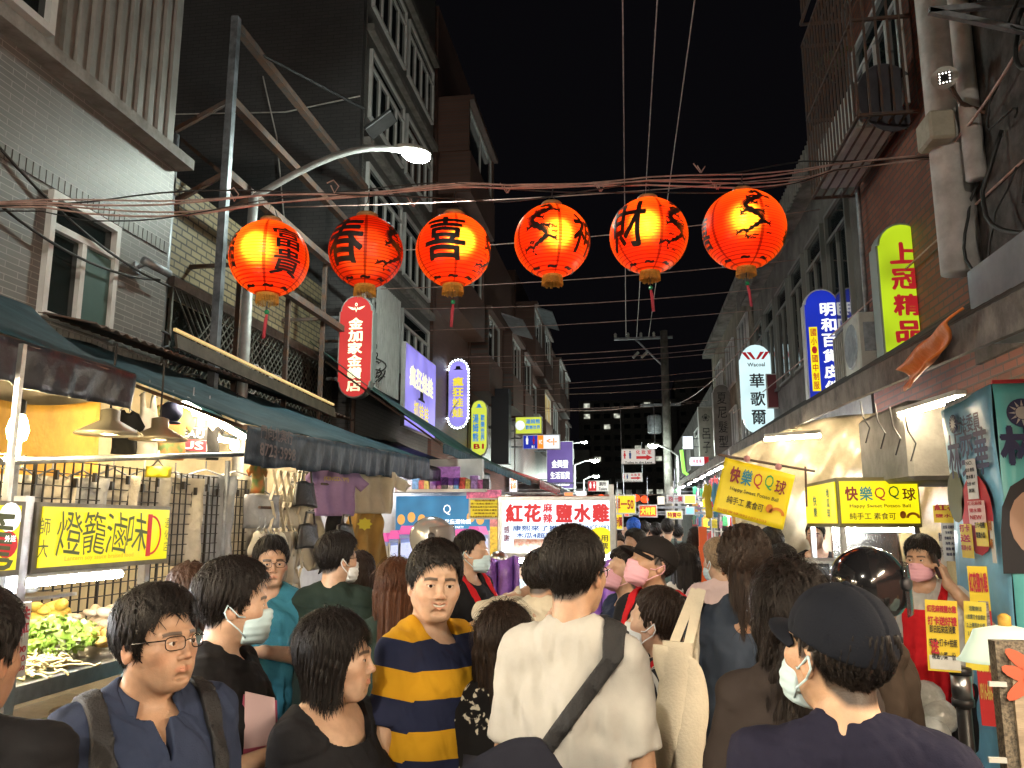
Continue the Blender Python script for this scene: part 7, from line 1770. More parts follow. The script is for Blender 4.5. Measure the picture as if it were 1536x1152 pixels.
# crumpled tarp backdrop
m = MB()
def tarp(u, v):
    x = 1.0+1.85*u; zt3 = 2.42+.28*math.sin(min(1,u*1.7)*math.pi*.5)+.15*u; z = zt3*(1-v)+.9*v
    return (x, 8.15+.07*math.sin(u*9+v*4)*math.sin(v*5)+.035*math.sin(u*21-v*13)+.02*math.sin(u*37+v*29)-.25*(1-u)*v, z)
m.sheet(tarp, 70, 50, .006); tag(m.build('backdrop_tarpaulin', mat('silver_tarpaulin', (.42,.37,.26), .33, var=.3, vs=3, bump=.35, bs=7, spec=.7), None, smooth=True), 'crumpled silver-gold plastic sheet behind the sweet potato ball stall', 'tarpaulin')
m = MB()
def tarp2(u, v): return (2.45+.03*math.sin(v*8)+.35*u, 7.9-1.9*u*0-.0+.05*math.sin(u*12+v*7)-1.0*u, 2.5*(1-v)+.95*v)
m.sheet(tarp2, 20, 30, .006); tag(m.build('side_tarpaulin', mat('amber_tarpaulin', (.50,.38,.18), .4, var=.25, vs=3, bump=.35, bs=8), None, smooth=True), 'amber plastic sheet hanging at the right side of the sweet potato stall', 'tarpaulin')
m = MB(); m.bar((2.42,8.0,.9),(2.42,8.0,2.75), .04); tag(m.build('support_post', RUST, None), 'thin rusty post standing in front of the crumpled sheet', 'post')
for k in range(4):
    p = PX(1290+k*22,600+k*5,1.62); m = MB(); m.tube([p, p+V((.02,.03,-.12)), p+V((.05,.0,-.2)), p+V((.03,.05,-.3))], .005, 5); tag(m.build('hanging_rope', BLACKP, None), 'frayed black rope end dangling from the metal awning', 'rope', 'rope ends under the metal awning')
# ================================================================== campaign banner pillar
cp = thing('banner_pillar', 'pillar wrapped in a teal campaign banner with navy characters and sun emblems', 'banner', (2.4,4.8,0))
CX0, CY0, CY1 = 1.9, 4.48, 5.16; ztop = PX(1498,572,CX0).z
TB = mat('teal_banner', (.14,.55,.56), .35, var=.12, vs=3, bump=.2, bs=6); LB = mat('light_blue_banner', (.20,.50,.68), .3, var=.2, vs=3, bump=.25, bs=6)
m = MB(); m.bb((CX0+.01,CY0+.01,0),(3.0,CY1,ztop)); m.build('pillar', BLACKP, cp)
m = MB(); m.sheet(lambda u, v: (CX0-.01*math.sin(v*14+u*8)*(1-v*.5)-.004, CY0+(CY1-CY0)*u, ztop-(ztop-.2)*v-.05*u), 14, 40, .003); m.build('side_sheet', LB, cp, smooth=True)
m = MB(); m.sheet(lambda u, v: (CX0+1.1*u, CY0-.01*math.sin(v*19+u*3)*(1-v)-.004, ztop-(ztop-.2)*v), 14, 40, .003); m.build('front_sheet', TB, cp, smooth=True)
m = MB(); m.bb((CX0,CY0-.012,ztop),(CX0+1.1,CY0+.005,ztop+.02)); m.build('red_edge', PRED, cp)
fs = lambda px, py: PX(px, py, CX0)+V((-.022,0,0)); ff = lambda px, py: PY(px, py, CY0)+V((0,-.022,0)); NY = V((0,-1,0))
letters(cp, TEXTN, lambda m: (vtext(m, '立', fs(1444,641), NY, ZU, .09, .10), put_text(m, '法委員', fs(1462,634), NY, ZU, .26, .10), put_text(m, '林奕華', fs(1458,680), NY, ZU, .54, .26, .02)))
letters(cp, TEXTN, lambda m: put_text(m, '林奕', ff(1555,668), XR, ZU, .38, .21, .05), 'front_lettering')
def sun(o, rx, r):
    n = rx.cross(ZU); letters(cp, TEXTN, lambda m: m.prism([(math.cos(i*.26)*r, math.sin(i*.26)*r) for i in range(24)], o, rx, ZU, .002), 'emblem_disc')
    letters(cp, WHITEP, lambda m: ([m.prism([(math.cos(a-.16)*r*.5, math.sin(a-.16)*r*.5),(math.cos(a+.16)*r*.5, math.sin(a+.16)*r*.5),(math.cos(a)*r*.9, math.sin(a)*r*.9)], o+n*.003, rx, ZU, .002) for a in [i*math.pi/6 for i in range(12)]], m.prism([(math.cos(i*.52)*r*.45, math.sin(i*.52)*r*.45) for i in range(12)], o+n*.003, rx, ZU, .002)), 'emblem_rays')
sun(fs(1436,636), NY, .055); sun(ff(1530,620), XR, .075)
pr_ = lambda nm, m_, pts, side: letters(cp, m_, lambda m: m.prism([( (fs if side else ff)(x,y).y*-1 if side else ff(x,y).x, (fs if side else ff)(x,y).z) for x, y in pts][::-1] if side else [(ff(x,y).x, ff(x,y).z) for x, y in pts], V((CX0-.024,0,0)) if side else V((0,CY0-.024,0)), NY if side else XR, ZU, .002), nm)
pr_('printed_hair', mat('print_black', (.02,.02,.025), .6), [(1502,860),(1498,800),(1500,760),(1512,730),(1536,715),(1600,715),(1600,860)], False)
letters(cp, mat('print_skin', (.45,.28,.20), .5), lambda m: m.prism([(math.cos(i*.4)*.13, math.sin(i*.4)*.17) for i in range(16)], ff(1552,785)+V((0,-.004,0)), XR, ZU, .002), 'printed_face')
letters(cp, PRED, lambda m: m.prism([(math.cos(i*.4)*.20, math.sin(i*.4)*.22) for i in range(16)], fs(1472,772), NY, ZU, .002), 'printed_jacket')
letters(cp, mat('print_olive', (.10,.11,.04), .6), lambda m: m.prism([(math.cos(i*.4)*.12, math.sin(i*.4)*.15) for i in range(16)], fs(1440,745), NY, ZU, .002), 'printed_shape')
# papers on it
def paper_sheet(label, x0, y0, x1, y1, Y_, col, lines, ink, ang=-25, head=None, hm=None, tilt=0, Xp=None):
    if Xp: a, b = PX(x0,y0,Xp), PX(x1,y1,Xp); rx = V((0,-1,0)); w = abs(a.y-b.y)
    else: a, b = PY(x0,y0,Y_), PY(x1,y1,Y_); rx = frame_of(R(ang)); w = abs(a.x-b.x)/math.cos(R(ang))
    o = (a+b)/2; h = abs(a.z-b.z); n = rx.cross(ZU); up = ZU
    if tilt: rx = Matrix.Rotation(R(tilt),3,n)@rx; up = Matrix.Rotation(R(tilt),3,n)@up
    t = thing('notice', label, 'notice', o)
    m = MB(); m.prism([(-w/2,-h/2),(w/2,-h/2),(w/2,h/2),(-w/2,h/2)], o, rx, up, .003); m.build('sheet', mat('paper_%s' % '_'.join('%d' % (c*100) for c in col), col, .5, var=.08), t)
    if head: letters(t, hm or PRED, lambda m: [put_text(m, hh, o+n*.004+up*(h*.42-h*hs_*i-h*.04), rx, up, w*.9, h*hs_*.75, .04) for i, (hh, hs_) in enumerate(head)], 'heading')
    off = sum(x[1] for x in head)*h if head else 0
    if lines: letters(t, ink, lambda m: lines_text(m, lines, o+n*.004+up*(h*.42-off-h*.02), rx, up, w*.86, (h*.86-off)/len(lines), .6))
    return t, o, rx, w, h
XS = CX0-.03
paper_sheet('long white receipt taped to the light blue banner side', 1448, 690, 1469, 748, 0, (.62,.6,.58), ['NO.','品名 數量','鹽水雞 1','合計 NT','謝謝'], TEXTB, Xp=XS)
paper_sheet('pink menu slip below the white receipt', 1452, 752, 1480, 788, 0, (.65,.42,.38), ['紅花麻辣','鹽水雞','NEW'], PRED, Xp=XS-.006)
paper_sheet('laminated menu with navy rows left of the banner pillar', 1412, 785, 1448, 842, 5.3, (.55,.58,.60), ['皮蛋 花椰菜 四季豆','玉米筍 小黃瓜','杏鮑菇 木耳 豆干','海帶 米血 百頁','雞胸 雞腿 雞腳','雞翅 雞心 80'], TEXTN, ang=-10)
paper_sheet('white sheet of fine print hung beside the phone man', 1408, 800, 1420, 850, 5.6, (.6,.6,.58), ['鹽水雞','外送'], TEXTN)
paper_sheet('small yellow salted chicken card above the laminated menu', 1402, 758, 1440, 784, 5.35, (.72,.56,.03), ['鹽水雞'], PRED, head=[('紅花',.5)])
paper_sheet('yellow promotion sheet taped at the left on the banner', 1440, 786, 1462, 838, 0, (.72,.55,.03), ['精選小菜'], PRED, Xp=XS-.010, head=[('打卡',.3),('送',.3)])
paper_sheet('yellow promotion sheet taped at the right on the banner', 1463, 784, 1484, 820, 0, (.72,.55,.03), ['打卡+拍照','精選小菜'], TEXTB, Xp=XS-.012)
paper_sheet('white glossy sheet at the right end of the taped row', 1484, 782, 1496, 845, 0, (.6,.58,.5), ['鹽水雞','好吃'], PORG, Xp=XS-.008)
t, o, rx, w, h = paper_sheet('large red and yellow salted chicken poster leaning on the pillar', 1452, 850, 1502, 1090, 4.35, (.50,.02,.02), ['讓您們…','公休三日','市政府地下街','03-2738-2897','0916-866-678'], mat('print_gold', (.6,.45,.1)), ang=-20)
m = MB(); m.prism([(-w/2,h*.22),(w/2,h*.22),(w/2,h/2+.003),(-w/2,h/2+.003)], o+rx.cross(ZU)*.006, rx, ZU, .003); m.build('yellow_band', mat('paper_yellow', (.75,.55,.02), .5), t)
letters(t, PRED, lambda m: put_text(m, '紅花鹽水雞', o+rx.cross(ZU)*.012+ZU*h*.40, rx, ZU, w*.9, h*.13, .04), 'heading')
m = MB(); m.prism([(-w*.1,h*.10),(w*.4,h*.10),(w*.4,h*.28),(-w*.1,h*.28)], o+rx.cross(ZU)*.012, rx, ZU, .003); m.build('food_photo', mat('dark_food_photo', (.05,.04,.05), .5, vs=40, col2=(.4,.35,.35)), t)
# stand with two yellow sheets
ss = thing('sign_stand', 'black belt-post stand with steel collar carrying yellow promotion sheets', 'stand', (PY(1449,1100,3.9).x,3.9,0)); px_ = PY(1449,1100,3.9).x
m = MB(); m.tube([(px_,3.9,.02),(px_,3.9,PY(1449,1010,3.9).z+.02)], .030, 14); m.lathe([(.17,0),(.17,.02),(.05,.04)], 24, (px_,3.9,0)); m.build('post', BLACKP, ss, smooth=True)
zc = PY(1449,1030,3.9).z; m = MB(); m.lathe([(.041,-.05),(.041,.05)], 16, (px_,3.9,zc)); m.build('collar', STEEL, ss, smooth=True)
m = MB(); m.lathe([(.045,.05),(.045,.08),(.03,.085)], 16, (px_,3.9,zc)); m.lathe([(.03,-.085),(.045,-.08),(.045,-.05)], 16, (px_,3.9,zc)); m.build('cap', BLACKP, ss, smooth=True)
t, o, rx, w, h = paper_sheet('yellow promotion sheet with red headings on the stand, left one', 1386, 900, 1442, 1008, 3.86, (.72,.52,.03), ['即日起來店消費','按讚+打卡+拍照','精選小菜一份'], TEXTB, ang=-8, tilt=-2, head=[('紅花麻辣鹽水雞',.14),('打卡送好禮',.17)])
letters(t, PRED, lambda m: put_text(m, '送', o+rx.cross(ZU)*.006-ZU*h*.16-rx*w*.28, rx, ZU, w*.26, h*.2, .04), 'big_character')
m = MB(); m.prism([(-w*.47,-h*.47),(w*.47,-h*.47),(w*.47,-h*.28),(-w*.47,-h*.28)], o+rx.cross(ZU)*.004, rx, ZU, .002); m.build('white_band', WHITEP, t)
t, o, rx, w, h = paper_sheet('yellow sheet of small text on the stand, right one', 1443, 902, 1485, 1006, 3.88, (.74,.60,.05), ['活動辦法','1.按讚打卡並標註','2.上傳照片公開','3.出示給店家','4.即贈小菜一份','數量有限','紅花麻辣鹽水雞'], DGR, ang=-8, tilt=-3)
# white lampshade and plywood board
ls = thing('table_lamp', 'pale green-white glass lampshade glowing at the right edge', 'lamp', PY(1520,980,3.0)); p = PY(1512,985,3.0)
m = MB(); m.lathe([(.16,-.015),(.145,.0),(.11,.06),(.10,.085),(.03,.10)], 28, p, None, 1.0, .7); m.build('shade', mat('lampshade_glass', (.4,.46,.38), .4, em=(.85,1,.72), es=.55, emvar=.1), ls, smooth=True)
m = MB(); m.lathe([(.02,.09),(.02,.13),(.008,.14)], 12, p); m.build('finial', GOLD, ls, smooth=True)
bd = thing('notice_board', 'speckled-edged plywood board with a red hand drawing at the right bottom corner', 'board', PY(1520,1152,2.75))
a, b = PY(1492,962,2.75), PY(1600,1230,2.75)
m = MB(); m.bb((a.x,2.75,b.z),(b.x,2.80,a.z)); m.build('frame', mat('speckled_stone', (.28,.23,.16), .6, vs=90, col2=(.06,.05,.04), detail=3), bd)
m = MB(); m.bb((a.x+.035,2.738,b.z),(b.x-.02,2.752,a.z-.055)); m.build('plywood', WOODM, bd)
letters(bd, mat('red_orange_paint', (.6,.12,.06), .5), lambda m: [m.prism([(math.cos(i*.5)*.020, math.sin(i*.5)*.055) for i in range(12)], PY(x,y,2.735), V((math.cos(q),0,math.sin(q))), V((-math.sin(q),0,math.cos(q))), .003) for x, y, q in ((1532,992,.9),(1530,1012,1.2),(1532,1032,-.9),(1545,1020,0))], 'drawing')
m = MB(); [m.box(PY(1496,y,2.74), (.05,.012,.014)) for y in (1026,1140)]; m.build('strap', WHITEP, bd)
# plastic bags heap right bottom
m = MB()
for k in range(7): m.ell((px_+.05+.09*rf.random(),4.3+.2*k*.3,.25+.2*rf.random()+.1*k), (.10,.10,.09), 10, 7)
tag(m.build('plastic_bags', mat('clear_bag', (.5,.52,.5), .2, var=.3, vs=9, bump=.5, bs=14), None, smooth=True), 'heap of pale plastic bags behind the sign stand', 'plastic bags')
# ================================================================== RIGHT accessory stalls
mc = [(.75,.6,.03),(.05,.3,.6),(.6,.05,.05),(.6,.6,.6),(.5,.15,.3),(.05,.35,.15),(.1,.1,.12),(.6,.3,.05),(.3,.45,.6)]
pk = [mat('package_%d' % i, c, .35, var=.3, vs=25) for i, c in enumerate(mc)]
for sI, (ya, yb) in enumerate(((9.0,12.4),(12.8,16.5),(17,21.5))):
    t = thing('display_rack', ('nearest','middle','farthest')[sI]+' white wire display rack of accessories on the right', 'rack', (2.0,(ya+yb)/2,0))
    m = MB(); y = ya
    while y <= yb+.01: m.bar((1.62,y,0),(1.62,y,2.6), .03); m.bar((1.62,y,1.9),(2.5,y,1.9), .02); y += (yb-ya)/3
    for z in (.9,1.25,1.6,1.95,2.3): m.bar((1.62,ya,z),(1.62,yb,z), .02)
    m.build('frame', WHITEP, t); m = MB(); m.bb((2.55,ya,0),(2.6,yb,2.6)); m.bb((1.7,ya,.0),(2.5,yb,.8)); m.build('back_board', mat('shop_white', (.6,.6,.6)), t)
protos = {}
for k in range(230):
    s_ = rt.random(); y = 9.0+12.6*s_**1.2; z = rt.choice((.98,1.32,1.68,2.03,2.36))+rt.uniform(-.04,.06); x = 1.60 if rt.random() < .75 else rt.uniform(1.7,2.4); i = rt.randrange(9)
    if i not in protos:
        m = MB(); m.box((0,0,0), (.02,.10,.15)); m.box((0,0,.085), (.008,.03,.03)); me = m.build('package', pk[i], None, bevel=.003); protos[i] = me; ob = me
    else: ob = protos[i].copy(); COL.objects.link(ob)
    ob.location = (x,y,z); ob.rotation_euler = (0,rt.uniform(-.1,.1),rt.choice((0,R(90)))+rt.uniform(-.5,.5)); s = rt.uniform(.8,1.5); ob.scale = (s,s,s*rt.uniform(.7,1.4))
    tag(ob, 'small bright blister package hung on the right side racks', 'package', 'packages on the accessory racks')
for k, (x0,y0,x1,y1,c_,lab) in enumerate(((1056,725,1068,777,(.7,.55,.03),'yellow raincoat-like garment hanging at the accessory stall'),(1068,722,1076,776,(.12,.4,.7),'light blue garment left of its twin at the accessory stall'),(1075,724,1084,770,(.2,.45,.65),'pale blue garment hanging nearest the yellow banner'))):
    a, b = PY(x0,y0,8.9), PY(x1,y1,8.9); t = thing('hanging_garment', lab, 'clothing', (a.x,8.9,b.z)); panel('cloth', TEE(b.x-a.x, a.z-b.z), V(((a.x+b.x)/2,8.9,b.z)), XR, ZU, mat('garment_%d' % k, c_, .7), t)
    m = MB(); m.tube([((a.x+b.x)/2,8.9,a.z),((a.x+b.x)/2,8.9,a.z+.15)], .006, 4); m.build('hanger', GALV, t)
a = PY(1054,790,8.7); m = MB(); m.bb((a.x-.04,8.7,.2),(a.x+.04,8.78,a.z)); m.bb((a.x-.045,8.69,a.z-.25),(a.x+.045,8.785,a.z-.2)); tag(m.build('marker_post', mat('orange_plastic', (.75,.12,.02), .4, em=(.7,.1,.01), es=.15), None), 'bright orange padded post at the accessory stall', 'post')
for k, (x0,y0,x1,y1,Y_,c_,txt,lab) in enumerate(((918,742,954,771,14,(.75,.58,.02),'單一50','yellow price sign marked 50 just right of the chicken lightbox'),(919,770,935,795,13,(.75,.6,.02),'特價','narrow yellow price strip under the sign marked 50'),(958,757,986,776,15,(.62,.10,.03),'大特賣','orange-red sale sign above the distant crowd'),(999,766,1024,779,14,(.7,.7,.08),'特賣中','pale yellow sale card right of the orange-red sign'),(1000,742,1026,755,16,(.3,.3,.3),'均一價','grey price board under the far right tubes'))):
    o, w, h = rectY(x0,y0,x1,y1,Y_); t, f, rx = sign(lab, o, w, h, mat('price_%d' % k, c_, .5, em=c_, es=.55), d=.03, nm='price_sign', cat='price sign'); letters(t, PRED if k != 2 else EYEL, lambda m: put_text(m, txt, f, rx, ZU, w*.8, h*.6, .03))
    m = MB(); m.tube([o+V((0,0,h/2)), o+V((0,0,h/2+.5))], .008, 4); m.build('string', GALV, t)
# left far stalls behind the chicken sign
for k, (x, y) in enumerate(((-2.4,13),(-2.4,17.5),(-2.4,22),(-2.4,27))):
    t = thing('market_stall', ('first','second','third','fourth')[k]+' far stall table on the left past the arcade', 'market stall', (x-.6,y,0))
    m = MB(); m.bb((x-1.2,y-1.6,0),(x,y+1.6,.85)); m.build('table', mat('poster_3', (.55,.2,.2)), t); m = MB(); m.bb((LX,y-1.8,0),(LX+.08,y+1.8,2.7)); m.build('back_board', mat('shop_white', (.6,.6,.6)), t)
    for j in range(9):
        m = MB(); m.box((x-.2-.5*rt.random(),y-1.4+.33*j,.95+.05*rt.random()), (.3,.25,.2)); m.build('goods', pk[(k+j)%9], t, bevel=.01)
    for j in range(8):
        m = MB(); m.box((LX+.12,y-1.4+.36*j,1.4+.5*(j%2)), (.05,.28,.4)); m.build('wall_goods', pk[(k*3+j)%9], t, bevel=.01)

for k, (x, y) in enumerate(((-3.0,11.6),(-2.9,15.5),(-2.9,19.5),(-2.9,25),(1.9,10.2),(1.9,13.6),(1.9,17.5),(1.9,22.5),(1.9,28))):  # bulbs added to brighten the deep part of the street
    bare('bare bulb added to brighten %s on the %s' % (('the claw machines','the first far stall','the second far stall','the third far stall')[k] if k < 4 else ('the nearest rack','the middle rack','the farthest rack','the stalls past the racks','the last stalls')[k-4], 'left' if k < 4 else 'right'), (x,y,2.28), .04, 55, (1,.86,.62))
for k, (x0,y0,x1,y1,Y_,c_,nm) in enumerate(((1026,742,1044,756,19,(.8,.5,.05),'amber'),(986,744,997,757,24,(.8,.75,.6),'cream'),(936,757,944,775,20,(.75,.1,.05),'red'),(1028,760,1042,772,15,(.2,.5,.8),'sky blue'),(864,736,880,748,26,(.8,.8,.85),'white'),(846,738,860,750,24,(.85,.3,.1),'orange'),(972,760,984,770,26,(.9,.7,.1),'yellow'),(1006,728,1020,740,32,(.3,.75,.4),'mint'))):
    o, w, h = rectY(x0,y0,x1,y1,Y_); sign('small plain %s lightbox glowing among the far stalls' % nm, o, w, h, mat('far_box_%d' % k, c_, .5, em=c_, es=.9), d=.08, post=((LX if x0 < 900 else RX),Y_,0))
# ================================================================== the crowd
MBL, MPK, MWH = mat('mask_blue', (.50,.66,.72), .85), mat('mask_pink', (.72,.38,.44), .85), mat('mask_white', (.68,.70,.70), .85)
CT = lambda n, c: cloth_mat(n, c)
BLK, NAVY, WHT = CT('tee_black', (.014,.014,.016)), CT('tee_navy', (.022,.030,.062)), CT('tee_white', (.47,.455,.42))
GRYT, TEALT, BRNT, PINKT, BEIGE = CT('tee_grey_green', (.10,.13,.12)), CT('tee_teal', (.035,.15,.20)), CT('tee_brown_black', (.035,.028,.026)), CT('tee_pale_pink', (.62,.48,.48)), CT('sweater_beige', (.55,.48,.36))
SLATE = CT('tee_slate', (.035,.045,.065)); DGRN = CT('tee_dark_green', (.018,.028,.022))
MUST = (.52,.27,.015); NV = (.018,.022,.05)
STRP = cloth_mat('tee_mustard_stripes', NV, 'stripes', [(0,NV),(.045,MUST),(.20,NV),(.34,MUST),(.475,NV),(.625,MUST),(.76,NV),(.90,MUST)])
BWS = cloth_mat('tee_black_white_stripes', (.5,.5,.5), 'thin', (17,(.60,.58,.54),(.02,.02,.025)))
FLOR = cloth_mat('dress_floral', (.012,.012,.012), 'floral')
GLS = mat('glasses_frame', (.015,.012,.012), .25, .3); GLG = mat('glasses_wire', (.35,.25,.12), .3, .8)
STRAPM = mat('black_webbing', (.012,.012,.014), .7, bump=.3, bs=200); CANV = mat('canvas_tote', (.62,.55,.42), .8, var=.12, vs=6, bump=.2, bs=120)
LIGHTSK, MIDSK, TANSK = (.52,.33,.225), (.46,.275,.175), (.36,.20,.125)
def cup(label, loc, r=.042, h=.13, m_=None):
    t = thing('drink_cup', label, 'cup', loc); m = MB(); m.lathe([(.001,0),(r*.78,0),(r,h),(r*.95,h),(r*.74,.006)], 22, loc); m.build('cup', m_ or mat('printed_cup', (.6,.6,.58), .4, vs=38, col2=(.12,.12,.13)), t, smooth=True)
    m = MB(); m.lathe([(r*1.04,h),(r*1.04,h+.008),(.001,h+.01)], 22, loc); m.build('lid', WHITEP, t, smooth=True)
    m = MB(); m.tube([V(loc)+V((0,0,h)), V(loc)+V((.012,0,h+.09))], .005, 6); m.build('straw', WHITEP, t); return t
def hand_at(pi, side, f=(0,0,0)):
    a = [x for x in pi['arms'] if x and x[0] == side][0]; w = a[3]; l = a[4]; fw = pi['MB']@np.array(l.get('fwd', (0,0,-1.))); fw = fw/np.linalg.norm(fw)
    return p_world(pi, w+fw*.07+pi['MB']@np.array(f))
F = dict(face=1, near=1)
# foreground, left to right ---------------------------------------------------
person(-42, 878, 1.95, 'man in black cut off by the left edge, only his nape and shoulder showing', fa=140, ba=165, hair='short', o=dict(near=1, nstr=1500), b=1.1, skin=TANSK, shirt=dict(mat=BLK, e=.02))
person(236, 873, 2.12, 'bespectacled man in a navy polo shirt with black backpack straps, looking aside', fa=42, ba=22, hp=6, b=1.08, hair='short', sh=1.04,
       o=dict(F, nstr=3200, beard=1, gaze=(16,-2), part=.3, sweep=.8, fat=-.004, hth=.010), hs=.97, skin=MIDSK, wear={'glasses':GLS}, shirt=dict(mat=CT('polo_navy', (.030,.040,.075)), neck='polo', e=.018),
       straps=[(.125,.135,.12,.021,.9,STRAPM,'backpack_strap'),(-.125,-.135,-.12,.021,.9,STRAPM,'backpack_strap')])
p3 = person(348, 834, 2.6, 'young masked man in a black t-shirt seen in profile behind the man with glasses', fa=92, ba=75, hair='short', o=dict(F, nstr=2200), mask=MBL, skin=LIGHTSK, shirt=dict(mat=BLK),
       armR=((.21,.0,1.06),(.14,.20,1.13),dict(show=1, fwd=(-.1,1,.25), palm=(-1,.1,0), curl=.8)))
cup('printed paper cup with a straw held by the masked man in black', hand_at(p3, 1, (-.035,.03,-.06)))
person(287, 842, 3.3, 'brown-haired person mostly hidden behind the masked man in black', fa=175, hair='long', fem=1, hcol=(.05,.025,.015), o=dict(hlen=.15), shirt=dict(mat=GRYT))
p5 = person(408, 802, 4.3, 'man with glasses in a teal v-neck t-shirt facing the viewer', fa=8, ba=-18, b=1.12, hair='short', o=dict(F, nstr=1200, fat=.003), skin=MIDSK, wear={'glasses':GLS}, shirt=dict(mat=TEALT, neck='v'),
       armL=((-.25,.03,1.10),(-.06,.24,1.16),dict(show=1, fwd=(1,.5,.1), palm=(0,-.3,-1), curl=.5)))
person(505, 796, 4.2, 'masked man with glasses in a dark green-black t-shirt, back half turned', fa=118, ba=160, b=1.08, hair='short', o=dict(F, nstr=1400), skin=LIGHTSK, mask=MWH, wear={'glasses':GLS}, shirt=dict(mat=DGRN))
person(541, 826, 4.9, 'long-haired woman in a pale top right of the masked man in dark green', fa=160, hair='long', fem=1, hcol=DKBROWN, o=dict(hlen=.34, nstr=900), shirt=dict(mat=PINKT))
person(596, 836, 3.5, 'woman with long auburn hair seen from behind, beside the striped shirt', fa=165, hair='long', fem=1, hcol=BROWNH, o=dict(hlen=.42, nstr=2200, near=1), shirt=dict(mat=DGRN))
p10 = person(652, 808, 2.65, 'smiling man in a mustard and navy striped t-shirt looking at the viewer', fa=12, ba=52, hr=-3, b=1.12, hair='short', o=dict(F, smile=1, narrow=0, nstr=3200, fat=.0065, gaze=(-2,0), sweep=-.9, part=-.3, hth=.012), skin=LIGHTSK, shirt=dict(mat=STRP, e=.018), belly=.03,
       armR=((.24,-.03,1.06),(.20,.12,.86),dict(curl=.5)), armL=((-.22,.06,1.08),(-.04,.30,1.14),dict(show=1, fwd=(.3,1,.1), palm=(1,0,0), curl=.8)))
cup('clear plastic cup in the striped man hand', hand_at(p10, -1, (.03,.02,-.03)), .04, .10, mat('clear_cup', (.6,.6,.58), .2))
person(502, 912, 2.4, 'woman with a short black bob in a black t-shirt, face in profile to the right', fa=76, ba=50, hp=4, hair='bob', fem=1, o=dict(F, fem=1, nstr=4500, hth=.012, gaze=(0,0)), skin=LIGHTSK, shirt=dict(mat=BLK, neck='wide', e=.016))
person(706, 794, 4.9, 'masked vendor with very short hair in a black t-shirt and red apron', fa=68, ba=55, b=1.08, hair='fade', o=dict(near=1, nstr=600, fat=.003), skin=LIGHTSK, mask=MBL, apron=RED_AP, shirt=dict(mat=BLK),
       armR=((.22,.02,1.08),(.12,.26,1.25),dict(show=1, fwd=(-.3,.5,.8), palm=(-1,0,0), curl=.6)))
person(649, 776, 5.5, 'rider in a silver open-face helmet standing behind the smiling striped man', fa=75, hair='none', wear={'helmet':(mat('helmet_silver', (.50,.50,.50), .25, .5, coat=.6), mat('visor_smoke', (.25,.22,.20), .08, .0, alpha=.75, spec=.9))}, shirt=dict(mat=DGRN))
person(757, 903, 2.55, 'woman with long black hair in a black floral dress, back to the viewer', fa=162, ba=170, hair='long', fem=1, hcol=DKBROWN, o=dict(near=1, hlen=.40, nstr=4200), skin=LIGHTSK, shirt=dict(mat=FLOR, neck='crew'))
person(812, 822, 3.9, 'person in a beige sweater behind the white-shirted man, arm raised', fa=150, ba=160, hair='short', shirt=dict(mat=BEIGE, sleeve=1.8, e=.024), armL=((-.30,.0,1.32),(-.12,.16,1.42),dict(show=1, fwd=(1,.4,.2), palm=(0,0,-1), curl=.6)))
person(776, 836, 6.4, 'masked vendor peering out below the left end of the chicken sign', fa=10, hair='short', o=dict(F), mask=MBL, skin=LIGHTSK, shirt=dict(mat=CT('tee_lilac', (.3,.24,.4))))
person(858, 783, 2.22, 'big man in a white t-shirt with a black crossbody bag strap, back to the viewer', fa=150, ba=168, b=.95, sh=.92, hair='short', o=dict(near=1, nstr=5200, fat=.002, hth=.007, top=0), hs=.96, skin=(.44,.26,.16), wear={'glasses':GLS}, shirt=dict(mat=WHT, e=.016, sleeve=.72, wr=1.3),
       straps=[(.12,.05,-.20,.026,.80,STRAPM,'bag_strap')])
bgp = PD(785, 1168, 2.02); bg_ = thing('crossbody_bag', 'black crossbody bag slung low on the back of the man in white', 'bag', bgp)
m = MB(); m.sheet(lambda u, v: bgp+V((-.01+(u-.5)*.19*(.55+.75*math.sin(.35+v*1.6)), -.02-.03*math.sin(u*3.14)*math.sin(v*3.0), .05-.22*v+.07*u*(1-v)-.05*(2*u-1)**4*(1-v))), 14, 12, .07); m.build('body', CT('bag_black', (.016,.017,.026)), bg_, smooth=True)
m = MB(); m.tube([bgp+V((-.02,-.075,.10)), bgp+V((.03,-.09,-.02)), bgp+V((.06,-.085,-.14))], .008, 6); m.build('zip_piping', mat('tan_piping', (.35,.28,.14), .6), bg_)
p16 = person(980, 800, 3.75, 'vendor in a black cap and pink mask with red apron straps, looking down', fa=-62, ba=-35, hp=22, b=1.05, hair='fade', o=dict(near=1), mask=MPK, skin=MIDSK, apron=RED_AP, wear={'cap':CT('cap_black', (.016,.014,.014))}, shirt=dict(mat=BLK, neck='crew'),
       armR=((.20,.10,1.05),(.06,.32,1.08),dict(show=1, curl=.7)), armL=((-.2,.1,1.05),(-.06,.34,1.05),dict(show=1, curl=.7)))
person(938, 818, 4.4, 'masked person with a black bowl haircut leaning beside the capped vendor', fa=-60, hp=25, hair='short', o=dict(near=1, fringe=.02), mask=MPK, skin=LIGHTSK, shirt=dict(mat=NAVY))
person(986, 878, 3.15, 'masked woman in a black and white striped top and red apron, hair tied back', fa=-105, ba=-80, hp=8, hair='bun', fem=1, hcol=DKBROWN, o=dict(near=1, nstr=900), mask=MWH, skin=LIGHTSK, apron=RED_AP, shirt=dict(mat=BWS, sleeve=1.0),
       armR=((.18,.16,1.18),(.08,.34,1.36),dict(show=1, curl=.8)), armL=((-.18,.14,1.16),(-.06,.36,1.33),dict(show=1, curl=.8)))
